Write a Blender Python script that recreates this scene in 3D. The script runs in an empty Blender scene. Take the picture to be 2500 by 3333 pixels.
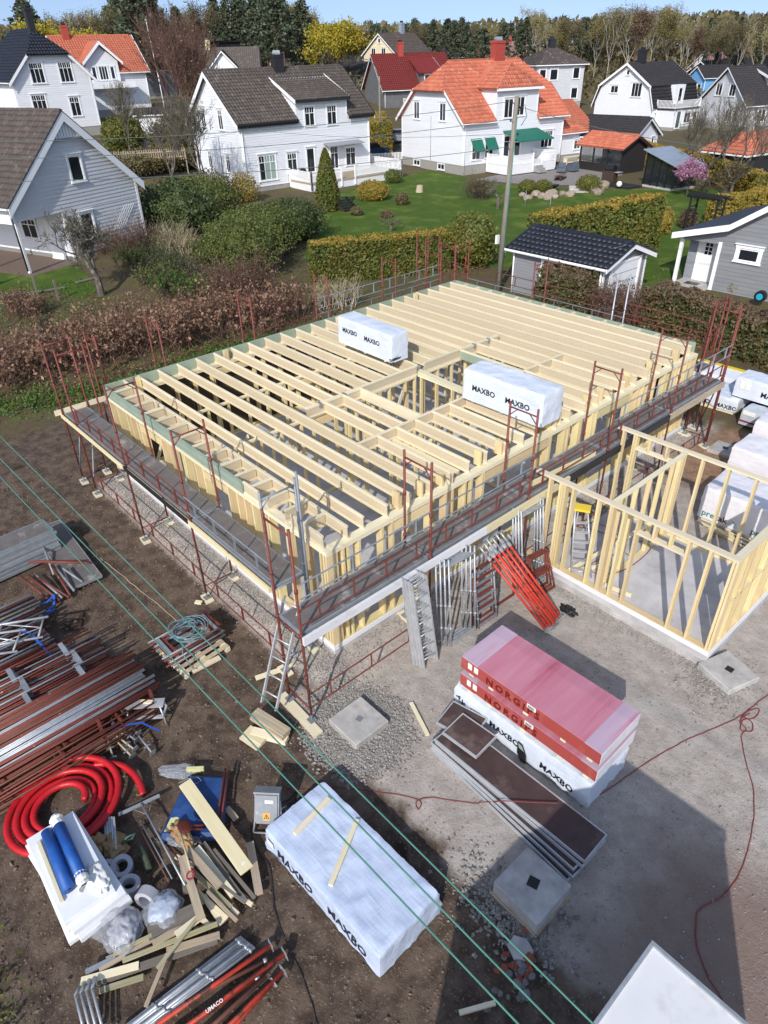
import bpy, bmesh, math, random
from mathutils import Vector, Matrix, noise as mnoise
random.seed(11)
R = math.radians
scene = bpy.context.scene
COL = scene.collection
# ------------------------------------------------------------------ camera
CAM = Vector((17.91, -6.73, 10.41))
PITCH, ROLL, YAW = 0.59538, -0.02754, -0.85107
FPX = 2216.4                                    # focal length in photograph pixels (2500 x 3333)
def _ab(w):                                     # camera-heading frame -> site frame (x along the joists, y along the long wall)
    c, s = math.cos(YAW), math.sin(YAW)
    return Vector((w[0]*c + w[1]*s, -w[0]*s + w[1]*c, w[2]))
_rt = Vector((1, 0, 0)); _fw = Vector((0, math.cos(PITCH), -math.sin(PITCH))); _up = _rt.cross(_fw)
C_R = _ab(_rt*math.cos(ROLL) + _up*math.sin(ROLL)); C_U = _ab(_up*math.cos(ROLL) - _rt*math.sin(ROLL)); C_F = _ab(_fw)
cd = bpy.data.cameras.new('camera'); cam = bpy.data.objects.new('camera', cd); COL.objects.link(cam)
cd.sensor_fit = 'VERTICAL'; cd.sensor_height = 36; cd.lens = 36*FPX/3333; cd.clip_start = 0.1; cd.clip_end = 3000
m = Matrix((C_R, C_U, -C_F)).transposed().to_4x4(); m.translation = CAM; cam.matrix_world = m
scene.camera = cam
def at(px, py, z=0.0):                          # the point of the level plane z seen at (px, py) of the 1659 x 2212 view
    x, y = px*2500/1659, py*2500/1659
    d = C_F + C_R*((x-1250)/FPX) - C_U*((y-1666.5)/FPX)
    return CAM + d*((z-CAM.z)/d.z)
# ------------------------------------------------------------------ sky, sun, exposure
SUN_TO = Vector((0.5192, -0.8546, 0.0)); SUN_EL = R(35.0)
world = bpy.data.worlds.new('World'); scene.world = world; world.use_nodes = True
wn = world.node_tree; bgn = wn.nodes['Background']
sky = wn.nodes.new('ShaderNodeTexSky'); sky.sky_type = 'NISHITA'; sky.sun_disc = False
sky.sun_elevation = SUN_EL; sky.sun_rotation = math.atan2(SUN_TO.x, SUN_TO.y)
sky.air_density = 1.0; sky.dust_density = 1.0; sky.ozone_density = 1.2; sky.altitude = 100
wtc = wn.nodes.new('ShaderNodeTexCoord'); lift = wn.nodes.new('ShaderNodeVectorMath'); lift.operation = 'ADD'; lift.inputs[1].default_value = (0, 0, 0.27)   # clear blue down to the tree tops
nrm_ = wn.nodes.new('ShaderNodeVectorMath'); nrm_.operation = 'NORMALIZE'; wn.links.new(wtc.outputs['Generated'], lift.inputs[0]); wn.links.new(lift.outputs[0], nrm_.inputs[0]); wn.links.new(nrm_.outputs[0], sky.inputs[0])
hsv = wn.nodes.new('ShaderNodeHueSaturation'); hsv.inputs['Saturation'].default_value = 0.88; wn.links.new(sky.outputs[0], hsv.inputs['Color']); wn.links.new(hsv.outputs[0], bgn.inputs[0]); bgn.inputs[1].default_value = 0.17
sd = bpy.data.lights.new('sun', 'SUN'); sd.energy = 3.2; sd.angle = R(0.55); sd.color = (1, 0.955, 0.895)
sun = bpy.data.objects.new('sun', sd); COL.objects.link(sun)
sdir = SUN_TO*math.cos(SUN_EL) + Vector((0, 0, math.sin(SUN_EL)))
sun.rotation_euler = sdir.to_track_quat('Z', 'Y').to_euler(); sun.location = (0, 0, 60)
vs = scene.view_settings; vs.view_transform = 'Standard'; vs.look = 'None'; vs.gamma = 1; vs.exposure = 0.3
scene.cycles.max_bounces = 6; scene.cycles.diffuse_bounces = 3; scene.cycles.transparent_max_bounces = 12
scene.cycles.use_denoising = True
# ------------------------------------------------------------------ materials
def lin(c):
    if isinstance(c, str):
        c = tuple(int(c[i:i+2], 16)/255 for i in (0, 2, 4))
    return tuple(((v+0.055)/1.055)**2.4 if v > 0.04045 else v/12.92 for v in c)
MATS = {}
def M(name, c1, c2=None, scale=6, detail=5, rough=0.6, bump=0.0, bscale=None, bdist=0.02, metal=0.0, rnd=0.0, hue=0.0,
      stretch=(1, 1, 1), coord='Object', c3=None, scale3=1.0, thr3=(0.5, 0.6), alpha=1.0, spec=0.5, trans=0.0, distort=0.0, coat=0.0):
    mt = bpy.data.materials.new(name); mt.use_nodes = True; nt = mt.node_tree; N = nt.nodes; L = nt.links
    b = N['Principled BSDF']; b.inputs['Roughness'].default_value = rough; b.inputs['Metallic'].default_value = metal
    b.inputs['Specular IOR Level'].default_value = spec
    if coat: b.inputs['Coat Weight'].default_value = coat
    col = lin(c1) + (1,)
    tc = N.new('ShaderNodeTexCoord'); geo = N.new('ShaderNodeNewGeometry')
    src = geo.outputs['Position'] if coord == 'World' else tc.outputs[coord]
    mp = N.new('ShaderNodeMapping'); mp.inputs['Scale'].default_value = stretch; L.new(src, mp.inputs[0])
    if coord == 'Object' :
        oi0 = N.new('ShaderNodeObjectInfo'); mm = N.new('ShaderNodeMath'); mm.operation = 'MULTIPLY'; mm.inputs[1].default_value = 37.0
        L.new(oi0.outputs['Random'], mm.inputs[0]); cb = N.new('ShaderNodeCombineXYZ')
        for k in range(3): L.new(mm.outputs[0], cb.inputs[k])
        L.new(cb.outputs[0], mp.inputs['Location'])
    def noi(sc, det=detail, dis=0.0):
        n = N.new('ShaderNodeTexNoise'); n.inputs['Scale'].default_value = sc; n.inputs['Detail'].default_value = det
        n.inputs['Roughness'].default_value = 0.62; n.inputs['Distortion'].default_value = dis; L.new(mp.outputs[0], n.inputs['Vector']); return n
    out = None
    if c2 is not None:
        n1 = noi(scale, detail, distort); rp = N.new('ShaderNodeMapRange'); rp.inputs[1].default_value = 0.32; rp.inputs[2].default_value = 0.68
        L.new(n1.outputs[0], rp.inputs[0])
        mx = N.new('ShaderNodeMix'); mx.data_type = 'RGBA'; mx.inputs[6].default_value = col; mx.inputs[7].default_value = lin(c2)+(1,)
        L.new(rp.outputs[0], mx.inputs[0]); out = mx.outputs[2]
    else:
        rg = N.new('ShaderNodeRGB'); rg.outputs[0].default_value = col; out = rg.outputs[0]
    if c3 is not None:
        n3 = noi(scale3, 4); rp = N.new('ShaderNodeMapRange'); rp.inputs[1].default_value = thr3[0]; rp.inputs[2].default_value = thr3[1]
        L.new(n3.outputs[0], rp.inputs[0]); mx = N.new('ShaderNodeMix'); mx.data_type = 'RGBA'; mx.inputs[7].default_value = lin(c3)+(1,)
        L.new(rp.outputs[0], mx.inputs[0]); L.new(out, mx.inputs[6]); out = mx.outputs[2]
    if rnd or hue:
        oi = N.new('ShaderNodeObjectInfo'); hs = N.new('ShaderNodeHueSaturation')
        if rnd:
            r2 = N.new('ShaderNodeMapRange'); r2.inputs[3].default_value = 1-rnd; r2.inputs[4].default_value = 1+rnd
            L.new(oi.outputs['Random'], r2.inputs[0]); L.new(r2.outputs[0], hs.inputs['Value'])
        if hue:
            m7 = N.new('ShaderNodeMath'); m7.operation = 'MULTIPLY'; m7.inputs[1].default_value = 7.31; fr = N.new('ShaderNodeMath'); fr.operation = 'FRACT'
            L.new(oi.outputs['Random'], m7.inputs[0]); L.new(m7.outputs[0], fr.inputs[0])
            r3 = N.new('ShaderNodeMapRange'); r3.inputs[3].default_value = 0.5-hue; r3.inputs[4].default_value = 0.5+hue
            L.new(fr.outputs[0], r3.inputs[0]); L.new(r3.outputs[0], hs.inputs['Hue'])
        L.new(out, hs.inputs['Color']); out = hs.outputs[0]
    L.new(out, b.inputs['Base Color'])
    if bump:
        nb = noi(bscale or scale*3, 6); bp = N.new('ShaderNodeBump'); bp.inputs['Strength'].default_value = bump; bp.inputs['Distance'].default_value = bdist
        L.new(nb.outputs[0], bp.inputs['Height']); L.new(bp.outputs[0], b.inputs['Normal'])
    if alpha < 1: b.inputs['Alpha'].default_value = alpha
    if trans: b.inputs['Transmission Weight'].default_value = trans
    MATS[name] = mt; return mt
def nodes_of(mt): return mt.node_tree.nodes, mt.node_tree.links
def leafmat(name, c1, c2, rough=0.6, transl=0.25, rnd=0.0):
    mt = M(name, c1, c2, scale=0.9, detail=3, rough=rough, coord='World', rnd=rnd); N, L = nodes_of(mt)
    b = N['Principled BSDF']; out = N['Material Output']; cs = b.inputs['Base Color'].links[0].from_socket
    # small-scale light and dark leaves
    n = N.new('ShaderNodeTexNoise'); n.inputs['Scale'].default_value = 11; n.inputs['Detail'].default_value = 2
    g = N.new('ShaderNodeNewGeometry'); L.new(g.outputs['Position'], n.inputs['Vector'])
    rp = N.new('ShaderNodeMapRange'); rp.inputs[1].default_value = 0.3; rp.inputs[2].default_value = 0.7; rp.inputs[3].default_value = 0.62; rp.inputs[4].default_value = 1.35
    L.new(n.outputs[0], rp.inputs[0]); hs = N.new('ShaderNodeHueSaturation'); L.new(rp.outputs[0], hs.inputs['Value']); L.new(cs, hs.inputs['Color'])
    L.new(hs.outputs[0], b.inputs['Base Color'])
    tr = N.new('ShaderNodeBsdfTranslucent'); L.new(hs.outputs[0], tr.inputs[0]); ms = N.new('ShaderNodeMixShader'); ms.inputs[0].default_value = transl
    L.new(b.outputs[0], ms.inputs[1]); L.new(tr.outputs[0], ms.inputs[2]); L.new(ms.outputs[0], out.inputs[0]); return mt
# timber
M('wood', 'E6DCC0', 'DDCFAC', scale=3, stretch=(0.7, 9, 9), rough=0.7, rnd=0.1, hue=0.01, bump=0.15, bscale=14, c3='B98A50', scale3=2.2, thr3=(0.70, 0.76))
M('wood_stud', 'E0CFA2', 'D3BD8C', scale=3, stretch=(0.7, 9, 9), rough=0.7, rnd=0.13, hue=0.012, bump=0.15, bscale=14, c3='B5854B', scale3=2.2, thr3=(0.70, 0.76))
M('wood_web', 'D0C2A6', 'C7B79A', scale=30, detail=3, rough=0.8, rnd=0.04, bump=0.2, bscale=60)
M('wood_grey', '9C9184', 'C2AE8C', scale=2.5, stretch=(0.6, 8, 8), rough=0.85, rnd=0.16, hue=0.01, bump=0.3, bscale=14)
M('wood_old', '7E776E', '6C655C', scale=2.5, stretch=(0.6, 8, 8), rough=0.9, rnd=0.12, bump=0.3, bscale=14)
M('wood_moss', '8D8A66', 'A9A184', scale=3, stretch=(0.6, 6, 6), rough=0.9, rnd=0.12, bump=0.3)
M('wood_dark', '4A3B31', '35291F', scale=4, stretch=(1, 8, 8), rough=0.8, rnd=0.1)
M('wood_black', '1D1B1B', '2A2626', scale=4, stretch=(1, 8, 8), rough=0.7, rnd=0.1)
M('wood_deck', '7C6B60', '665549', scale=3, stretch=(1, 8, 8), rough=0.85, rnd=0.12)
M('wood_pale', 'DFD4AE', 'D8C99C', scale=2, stretch=(0.6, 8, 8), rough=0.65, rnd=0.05)
M('green_board', '98A695', '8A9A88', scale=3, rough=0.85, rnd=0.04)
# minerals
M('concrete', 'B5B2AE', '9C9995', scale=5, rough=0.9, bump=0.2, bscale=40, bdist=0.004, c3='D0CDC9', scale3=1.1, thr3=(0.5, 0.75), coord='World')
M('slab', 'BAB8B9', 'A19FA2', scale=2.2, rough=0.8, bump=0.08, bscale=50, bdist=0.003, c3='CCCACA', scale3=0.7, thr3=(0.45, 0.7), coord='World')
M('stone', '8B8783', '6E6A68', scale=5, rough=0.9, rnd=0.22, bump=0.4, bscale=14)
M('brick_red', '9C5340', '8A4637', scale=7, rough=0.9, rnd=0.18, bump=0.3)
M('rock_warm', 'A8998A', '847669', scale=2, rough=0.9, rnd=0.14, bump=0.4, bscale=6)
# metals
M('galv', '9AA0A6', 'B7BBC0', scale=7, rough=0.42, metal=0.35, rnd=0.1, bump=0.05)
M('galv_dull', '7F868D', '949A9F', scale=6, rough=0.55, metal=0.2, rnd=0.16, c3='8A6A52', scale3=3.0, thr3=(0.66, 0.74))
M('alu', 'C9CBCD', 'B4B7BA', scale=5, rough=0.4, metal=0.35, rnd=0.06)
M('red_steel', '7C3E32', '683128', scale=5, rough=0.6, rnd=0.14, c3='B9948A', scale3=9, thr3=(0.69, 0.72))
M('red_bright', 'CF4431', 'C03A2A', scale=3, rough=0.45, rnd=0.04, c3='6E3A2C', scale3=6.5, thr3=(0.58, 0.61))
M('red_worn', 'C93A28', '7A3626', scale=5, rough=0.6, rnd=0.15, c3='4F2D21', scale3=2.4, thr3=(0.50, 0.56))
M('brown_steel', '6E4435', '59382C', scale=6, rough=0.7, rnd=0.15)
M('deck_ply', '736D6A', '645E5B', scale=4, rough=0.72, rnd=0.08, c3='9A948F', scale3=2.6, thr3=(0.58, 0.70), bump=0.08)
M('form_ply', '4C3C3A', '41322F', scale=5, rough=0.6, rnd=0.08, c3='71605A', scale3=1.8, thr3=(0.56, 0.74))
M('box_grey', '8B9096', '7C8187', scale=5, rough=0.5, c3='B5B8BA', scale3=7, thr3=(0.6, 0.72))
M('black_plastic', '17181A', '202123', scale=6, rough=0.45)
M('cable_dark', '2B2625', '3A3431', scale=6, rough=0.6)
M('cable_red', '8A3B35', '74302C', scale=6, rough=0.55)
M('wire_green', '467A6C', '548A7A', scale=6, rough=0.5)
M('wire_grey', '5F6664', None, rough=0.5)
M('conduit', 'C41C26', 'B2141C', scale=3, rough=0.45, c3='8E3A30', scale3=5, thr3=(0.6, 0.75))
M('styro', 'E6E8EC', 'DCDFE4', scale=3, rough=0.75, bump=0.1, bscale=90, bdist=0.003)
M('blue_roll', '1F5FAE', '184C96', scale=6, rough=0.55, bump=0.1)
M('blue_tarp', '274C86', '1E3D70', scale=4, rough=0.55, c3='49699A', scale3=1.5, thr3=(0.6, 0.8), bump=0.1)
M('strap_blue', '1D4FA8', '2A62C4', scale=9, rough=0.5)
M('gasket', 'B4B4BC', 'A6A6AE', scale=5, rough=0.6)
M('yellow_foam', 'D9D9A0', 'C9C98C', scale=10, rough=0.9)
M('yellow_paint', 'E3C43B', None, rough=0.5)
M('paper', 'F0EFEA', 'E2E0DA', scale=8, rough=0.8)
M('cardboard', 'A88A66', '96794F', scale=4, rough=0.9, rnd=0.1)
M('ink', '2A2F3D', None, rough=0.6)
M('ink_black', '1B1B1D', None, rough=0.6)
M('ink_teal', '2F9C88', None, rough=0.6)
M('ink_red', '8E1F35', None, rough=0.6)
M('ink_dkred', '6E1714', None, rough=0.6)
M('ink_white', 'EDE6E2', None, rough=0.6)
M('label_orange', 'D6A95B', 'C89A4C', scale=9, rough=0.7)
M('white_paint', 'E9EAEC', 'DFE1E4', scale=2, rough=0.55, bump=0.05, bscale=10)
M('white_trim', 'F0F1F2', None, rough=0.5)
M('white_metal', 'DEDEDF', 'D6D6D7', scale=1.5, rough=0.45, c3='BDBBB7', scale3=1.6, thr3=(0.6, 0.75))
M('dark_trim', '2A2A2D', '222225', scale=3, rough=0.5)
M('grey_trim', '8C9096', None, rough=0.6)  # plain mid-grey for small fittings, grooves and the peak backing
def wrap(name, c1, c2, bump=0.5, rough=0.38):
    mt = M(name, c1, c2, scale=2.2, rough=rough, spec=0.5, coord='Object'); N, L = nodes_of(mt); b = N['Principled BSDF']
    tc = N.new('ShaderNodeTexCoord'); hgt = None
    for sc, st, di in ((3.0, (0.5, 3.2, 2.6), 0.7), (9.0, (2.6, 0.45, 1.2), 0.9)):
        mp = N.new('ShaderNodeMapping'); mp.inputs['Scale'].default_value = st; L.new(tc.outputs['Object'], mp.inputs[0])
        n = N.new('ShaderNodeTexNoise'); n.noise_dimensions = '3D'; n.inputs['Scale'].default_value = sc; n.inputs['Detail'].default_value = 4; n.inputs['Distortion'].default_value = di
        L.new(mp.outputs[0], n.inputs['Vector'])
        bp = N.new('ShaderNodeBump'); bp.inputs['Strength'].default_value = bump*(0.8 if sc < 4 else 0.45); bp.inputs['Distance'].default_value = 0.022
        L.new(n.outputs[0], bp.inputs['Height'])
        if hgt: L.new(hgt, bp.inputs['Normal'])
        hgt = bp.outputs[0]
    L.new(hgt, b.inputs['Normal']); return mt
wrap('wrap_white', 'DCE2EB', 'CDD5E1', 0.7)
wrap('wrap_blue', 'C6D2E6', 'B4C2DA', 0.6, 0.42)
wrap('wrap_clear', 'E6E6EA', 'DDD9DE', 0.7, 0.3)
wrap('wrap_grey', 'A9B4BE', 'BCC5CD', 0.6, 0.35)
mt = wrap('poly_clear', 'C4C8D0', 'AEB4BE', 1.0, 0.14); mt.node_tree.nodes['Principled BSDF'].inputs['Alpha'].default_value = 0.34
# glass
def glass(name, c, rough=0.06):
    mt = M(name, c, None, rough=rough, spec=0.9); return mt
glass('glass', '23282E'); glass('glass_blue', '3A4A63'); glass('glass_curtain', '8FA39B', 0.15); glass('glass_green', '3F5A50')
mt = M('glass_dim_room', '2A3236', None, rough=0.05, spec=0.8, alpha=0.5)  # panes coloured dark to stand in for the dim interiors behind them
# ------------------------------------------------------------------ mesh builder
class MB:
    def __init__(s): s.v = []; s.f = []; s.m = []
    def add(s, vs, fs, mi=0):
        o = len(s.v); s.v += [tuple(p) for p in vs]; s.f += [tuple(i+o for i in f) for f in fs]; s.m += [mi]*len(fs); return s
    def box(s, c, d, mi=0, rot=None):
        x, y, z = d[0]/2, d[1]/2, d[2]/2
        p = [Vector(q) for q in ((-x,-y,-z),(x,-y,-z),(x,y,-z),(-x,y,-z),(-x,-y,z),(x,-y,z),(x,y,z),(-x,y,z))]
        if rot is not None: p = [rot @ q for q in p]
        c = Vector(c); return s.add([c+q for q in p], [(0,3,2,1),(4,5,6,7),(0,1,5,4),(1,2,6,5),(2,3,7,6),(3,0,4,7)], mi)
    def bx(s, x0, x1, y0, y1, z0, z1, mi=0):
        return s.box(((x0+x1)/2, (y0+y1)/2, (z0+z1)/2), (abs(x1-x0), abs(y1-y0), abs(z1-z0)), mi)
    def beam(s, p, q, w, h, mi=0, up=Vector((0, 0, 1))):
        p, q = Vector(p), Vector(q); d = q-p; L = d.length; x = d/L
        if abs(x.dot(up)) > 0.98: up = Vector((0, 1, 0))
        y = up.cross(x).normalized(); z = x.cross(y)
        return s.box((p+q)/2, (L, w, h), mi, Matrix((x, y, z)).transposed())
    def tube(s, p, q, r, n=6, mi=0, r2=None, cap=True):
        p, q = Vector(p), Vector(q); d = (q-p)
        if d.length < 1e-6: return s
        x = d.normalized(); a = Vector((0, 0, 1)) if abs(x.z) < 0.9 else Vector((1, 0, 0)); y = x.cross(a).normalized(); z = x.cross(y)
        r2 = r if r2 is None else r2
        vs = [p+(y*math.cos(t)+z*math.sin(t))*r for t in [2*math.pi*k/n for k in range(n)]] + [q+(y*math.cos(t)+z*math.sin(t))*r2 for t in [2*math.pi*k/n for k in range(n)]]
        fs = [(k, (k+1) % n, n+(k+1) % n, n+k) for k in range(n)]
        if cap: fs += [tuple(range(n-1, -1, -1)), tuple(range(n, 2*n))]
        return s.add(vs, fs, mi)
    def path(s, pts, r, n=6, mi=0, closed=False, rf=None):
        pts = [Vector(p) for p in pts]; m = len(pts); rings = []; prev = None
        for i in range(m):
            if closed: d = pts[(i+1) % m]-pts[i-1]
            else: d = pts[min(i+1, m-1)]-pts[max(i-1, 0)]
            d.normalize()
            if prev is None:
                a = Vector((0, 0, 1)) if abs(d.z) < 0.9 else Vector((1, 0, 0)); y = d.cross(a).normalized()
            else:
                y = (prev - d*prev.dot(d)).normalized()
            prev = y; z = d.cross(y); rr = rf(i/(m-1)) if rf else r
            rings.append([pts[i]+(y*math.cos(2*math.pi*k/n)+z*math.sin(2*math.pi*k/n))*rr for k in range(n)])
        vs = [p for g in rings for p in g]; fs = []
        for i in range(m if closed else m-1):
            j = (i+1) % m
            fs += [(i*n+k, i*n+(k+1) % n, j*n+(k+1) % n, j*n+k) for k in range(n)]
        if not closed: fs += [tuple(range(n-1, -1, -1)), tuple((m-1)*n+k for k in range(n))]
        return s.add(vs, fs, mi)
    def prism(s, poly, d, mi=0):
        n = len(poly); d = Vector(d); a = [Vector(p) for p in poly]
        return s.add(a+[p+d for p in a], [tuple(range(n-1, -1, -1)), tuple(range(n, 2*n))]+[(k, (k+1) % n, n+(k+1) % n, n+k) for k in range(n)], mi)
    def quad(s, a, b, c, d, mi=0): return s.add([a, b, c, d], [(0, 1, 2, 3)], mi)
    def mesh(s, name, mats, smooth=False):
        me = bpy.data.meshes.new(name); me.from_pydata(s.v, [], s.f)
        for k in (mats if isinstance(mats, (list, tuple)) else [mats]): me.materials.append(MATS[k] if isinstance(k, str) else k)
        if any(s.m): me.polygons.foreach_set('material_index', s.m)
        if smooth: me.polygons.foreach_set('use_smooth', [True]*len(s.f))
        me.update(); return me
    def build(s, name, mats, parent=None, smooth=False, label=None, cat=None, group=None, kind=None, loc=None, fixn=False):
        me = s.mesh(name, mats, smooth)
        if fixn:
            bm = bmesh.new(); bm.from_mesh(me); bmesh.ops.recalc_face_normals(bm, faces=bm.faces); bm.to_mesh(me); bm.free()
        return link(name, me, parent, loc, label, cat, group, kind)
def link(name, data, parent=None, loc=None, label=None, cat=None, group=None, kind=None, rot=None):
    o = bpy.data.objects.new(name, data); COL.objects.link(o)
    if parent is not None: o.parent = parent
    if loc is not None: o.location = loc
    if rot is not None: o.rotation_euler = rot
    return tag(o, label, cat, group, kind)
def tag(o, label=None, cat=None, group=None, kind=None):
    if label: o['label'] = label
    if cat: o['category'] = cat
    if group: o['group'] = group
    if kind: o['kind'] = kind
    return o
def thing(name, label, cat, loc=(0, 0, 0), rz=0.0, group=None):
    o = link(name, None, None, loc, label, cat, group, rot=(0, 0, rz)); o.empty_display_size = 0.2; return o
def copy_tree(o, parent=None):
    c = o.copy(); COL.objects.link(c)
    if parent is not None: c.parent = parent
    for ch in list(o.children): copy_tree(ch, c)
    return c
ORD = ['first', 'second', 'third', 'fourth', 'fifth', 'sixth', 'seventh', 'eighth', 'ninth', 'tenth', 'eleventh', 'twelfth', 'thirteenth', 'fourteenth', 'fifteenth', 'sixteenth', 'seventeenth', 'eighteenth', 'nineteenth', 'twentieth']
CACHE = {}; BVH = {}
from mathutils.bvhtree import BVHTree
def timber(name, parent, p, q, w, h, mat, up=Vector((0, 0, 1)), roll=None):
    p, q = Vector(p), Vector(q); d = q-p; L = d.length; key = (round(L, 3), round(w, 4), round(h, 4), mat)
    if key not in CACHE:
        CACHE[key] = MB().box((0, 0, 0), (L, w, h)).mesh('timber', mat)
    x = d/L
    if abs(x.dot(up)) > 0.98: up = Vector((0, 1, 0)) if roll is None else Vector(roll)
    y = up.cross(x).normalized(); z = x.cross(y); o = link(name, CACHE[key], parent)
    mm = Matrix((x, y, z)).transposed().to_4x4(); mm.translation = (p+q)/2; o.matrix_local = mm; return o
def block(name, parent, x0, x1, y0, y1, z0, z1, mat, **k):
    key = (round(x1-x0, 3), round(y1-y0, 3), round(z1-z0, 3), mat, 'b')
    if key not in CACHE: CACHE[key] = MB().box((0, 0, 0), (x1-x0, y1-y0, z1-z0)).mesh(name, mat)
    return link(name, CACHE[key], parent, ((x0+x1)/2, (y0+y1)/2, (z0+z1)/2), **k)
def pipe(name, parent, p, q, r, mat, n=7, **k):
    p, q = Vector(p), Vector(q); d = q-p; L = d.length; key = ('pipe', round(L, 2), round(r, 4), mat, n)
    if key not in CACHE: CACHE[key] = MB().tube((0, 0, -L/2), (0, 0, L/2), r, n).mesh('pipe', mat, True)
    o = link(name, CACHE[key], parent, **k); mm = d.to_track_quat('Z', 'Y').to_matrix().to_4x4(); mm.translation = (p+q)/2; o.matrix_local = mm; return o
def lettering(name, body, parent, origin, right, up, size, mat, spacing=1.0, bold=0.0, shear=0.0, extr=0.002, mirror=False, align='LEFT'):
    cu = bpy.data.curves.new(name, 'FONT'); cu.body = body; cu.size = size; cu.extrude = extr; cu.offset = bold; cu.shear = shear; cu.space_character = spacing
    cu.align_x = align; cu.resolution_u = 2; cu.materials.append(MATS[mat]); tmp = bpy.data.objects.new('tmp', cu); me = bpy.data.meshes.new_from_object(tmp); bpy.data.objects.remove(tmp); bpy.data.curves.remove(cu); o = link(name, me, parent)
    x = Vector(right).normalized(); y = Vector(up); y = (y-x*y.dot(x)).normalized(); z = x.cross(y)
    mm = Matrix((x, y, z)).transposed().to_4x4(); mm.translation = Vector(origin)+z*0.004; o.matrix_local = mm
    if parent is not None and parent.name in BVH:                   # lay the print onto the wrinkled film
        tree = BVH[parent.name]; inv = mm.inverted()
        for v in me.vertices:
            p = mm @ v.co; h = tree.ray_cast(Vector((p.x, p.y-1.0, p.z)), Vector((0, 1, 0)))
            if h[0] is not None: p.y = h[0].y-0.009; v.co = inv @ p
    return o
def fnoise(x, y, z=0.0): return mnoise.noise(Vector((x, y, z)))
def frac(p): return mnoise.fractal(Vector(p), 1.0, 2.0, 4)
# ------------------------------------------------------------------ ground
def sm(a, b, x):
    t = max(0.0, min(1.0, (x-a)/(b-a))); return t*t*(3-2*t)
def gz(x, y):
    z = 4.6*sm(-38, -105, x)
    z += 0.35*sm(-13, -22, x)*sm(22, 14, y)
    inn = sm(-3.5, -2.0, x)*sm(15.5, 14, y)
    if inn > 0 and -12 < y:
        soil = sm(-1.95, -2.6, y + 0.12*fnoise(x*0.8, 3.1)) if x > 9 else sm(-1.5, -2.0, y)
        b = 0.035*frac((x*0.55, y*0.55, 0)) + 0.018*frac((x*2.1, y*2.1, 4)) + 0.012*frac((x*6, y*6, 8))
        z += inn*(soil*(-0.06 + b*1.5) + (1-soil)*b*0.35)
        dx_, dy_ = max(-x, x-9.74, 0.0), max(-1.0-y, y-12.95, 0.0); z += inn*0.2*sm(0.95, 0.05, math.hypot(dx_, dy_)+0.1*fnoise(x*2, y*2, 3))
        z -= inn*0.5*sm(0.1, 0.4, x)*sm(9.6, 9.3, x)*sm(-0.9, -0.6, y)*sm(12.9, 12.6, y)
    return z
def axis(a0, a1, fine, lo, hi):
    v = []; t = a0
    while t > lo: t -= max(fine, abs(t-a0)*0.16+0.3); v.append(t)
    v.reverse(); n = int((a1-a0)/fine); v += [a0+fine*k for k in range(n+1)]; t = v[-1]; e = t
    while t < hi: t += max(fine, (t-e)*0.16+0.3); v.append(t)
    return v
xs = axis(-3, 22, 0.13, -1500, 700); ys = axis(-11, 18, 0.13, -500, 1600)
g = MB(); nx = len(xs)
g.v = [(x, y, gz(x, y)) for y in ys for x in xs]
g.f = [(j*nx+i, j*nx+i+1, (j+1)*nx+i+1, (j+1)*nx+i) for j in range(len(ys)-1) for i in range(nx-1)]; g.m = [0]*len(g.f)
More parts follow.
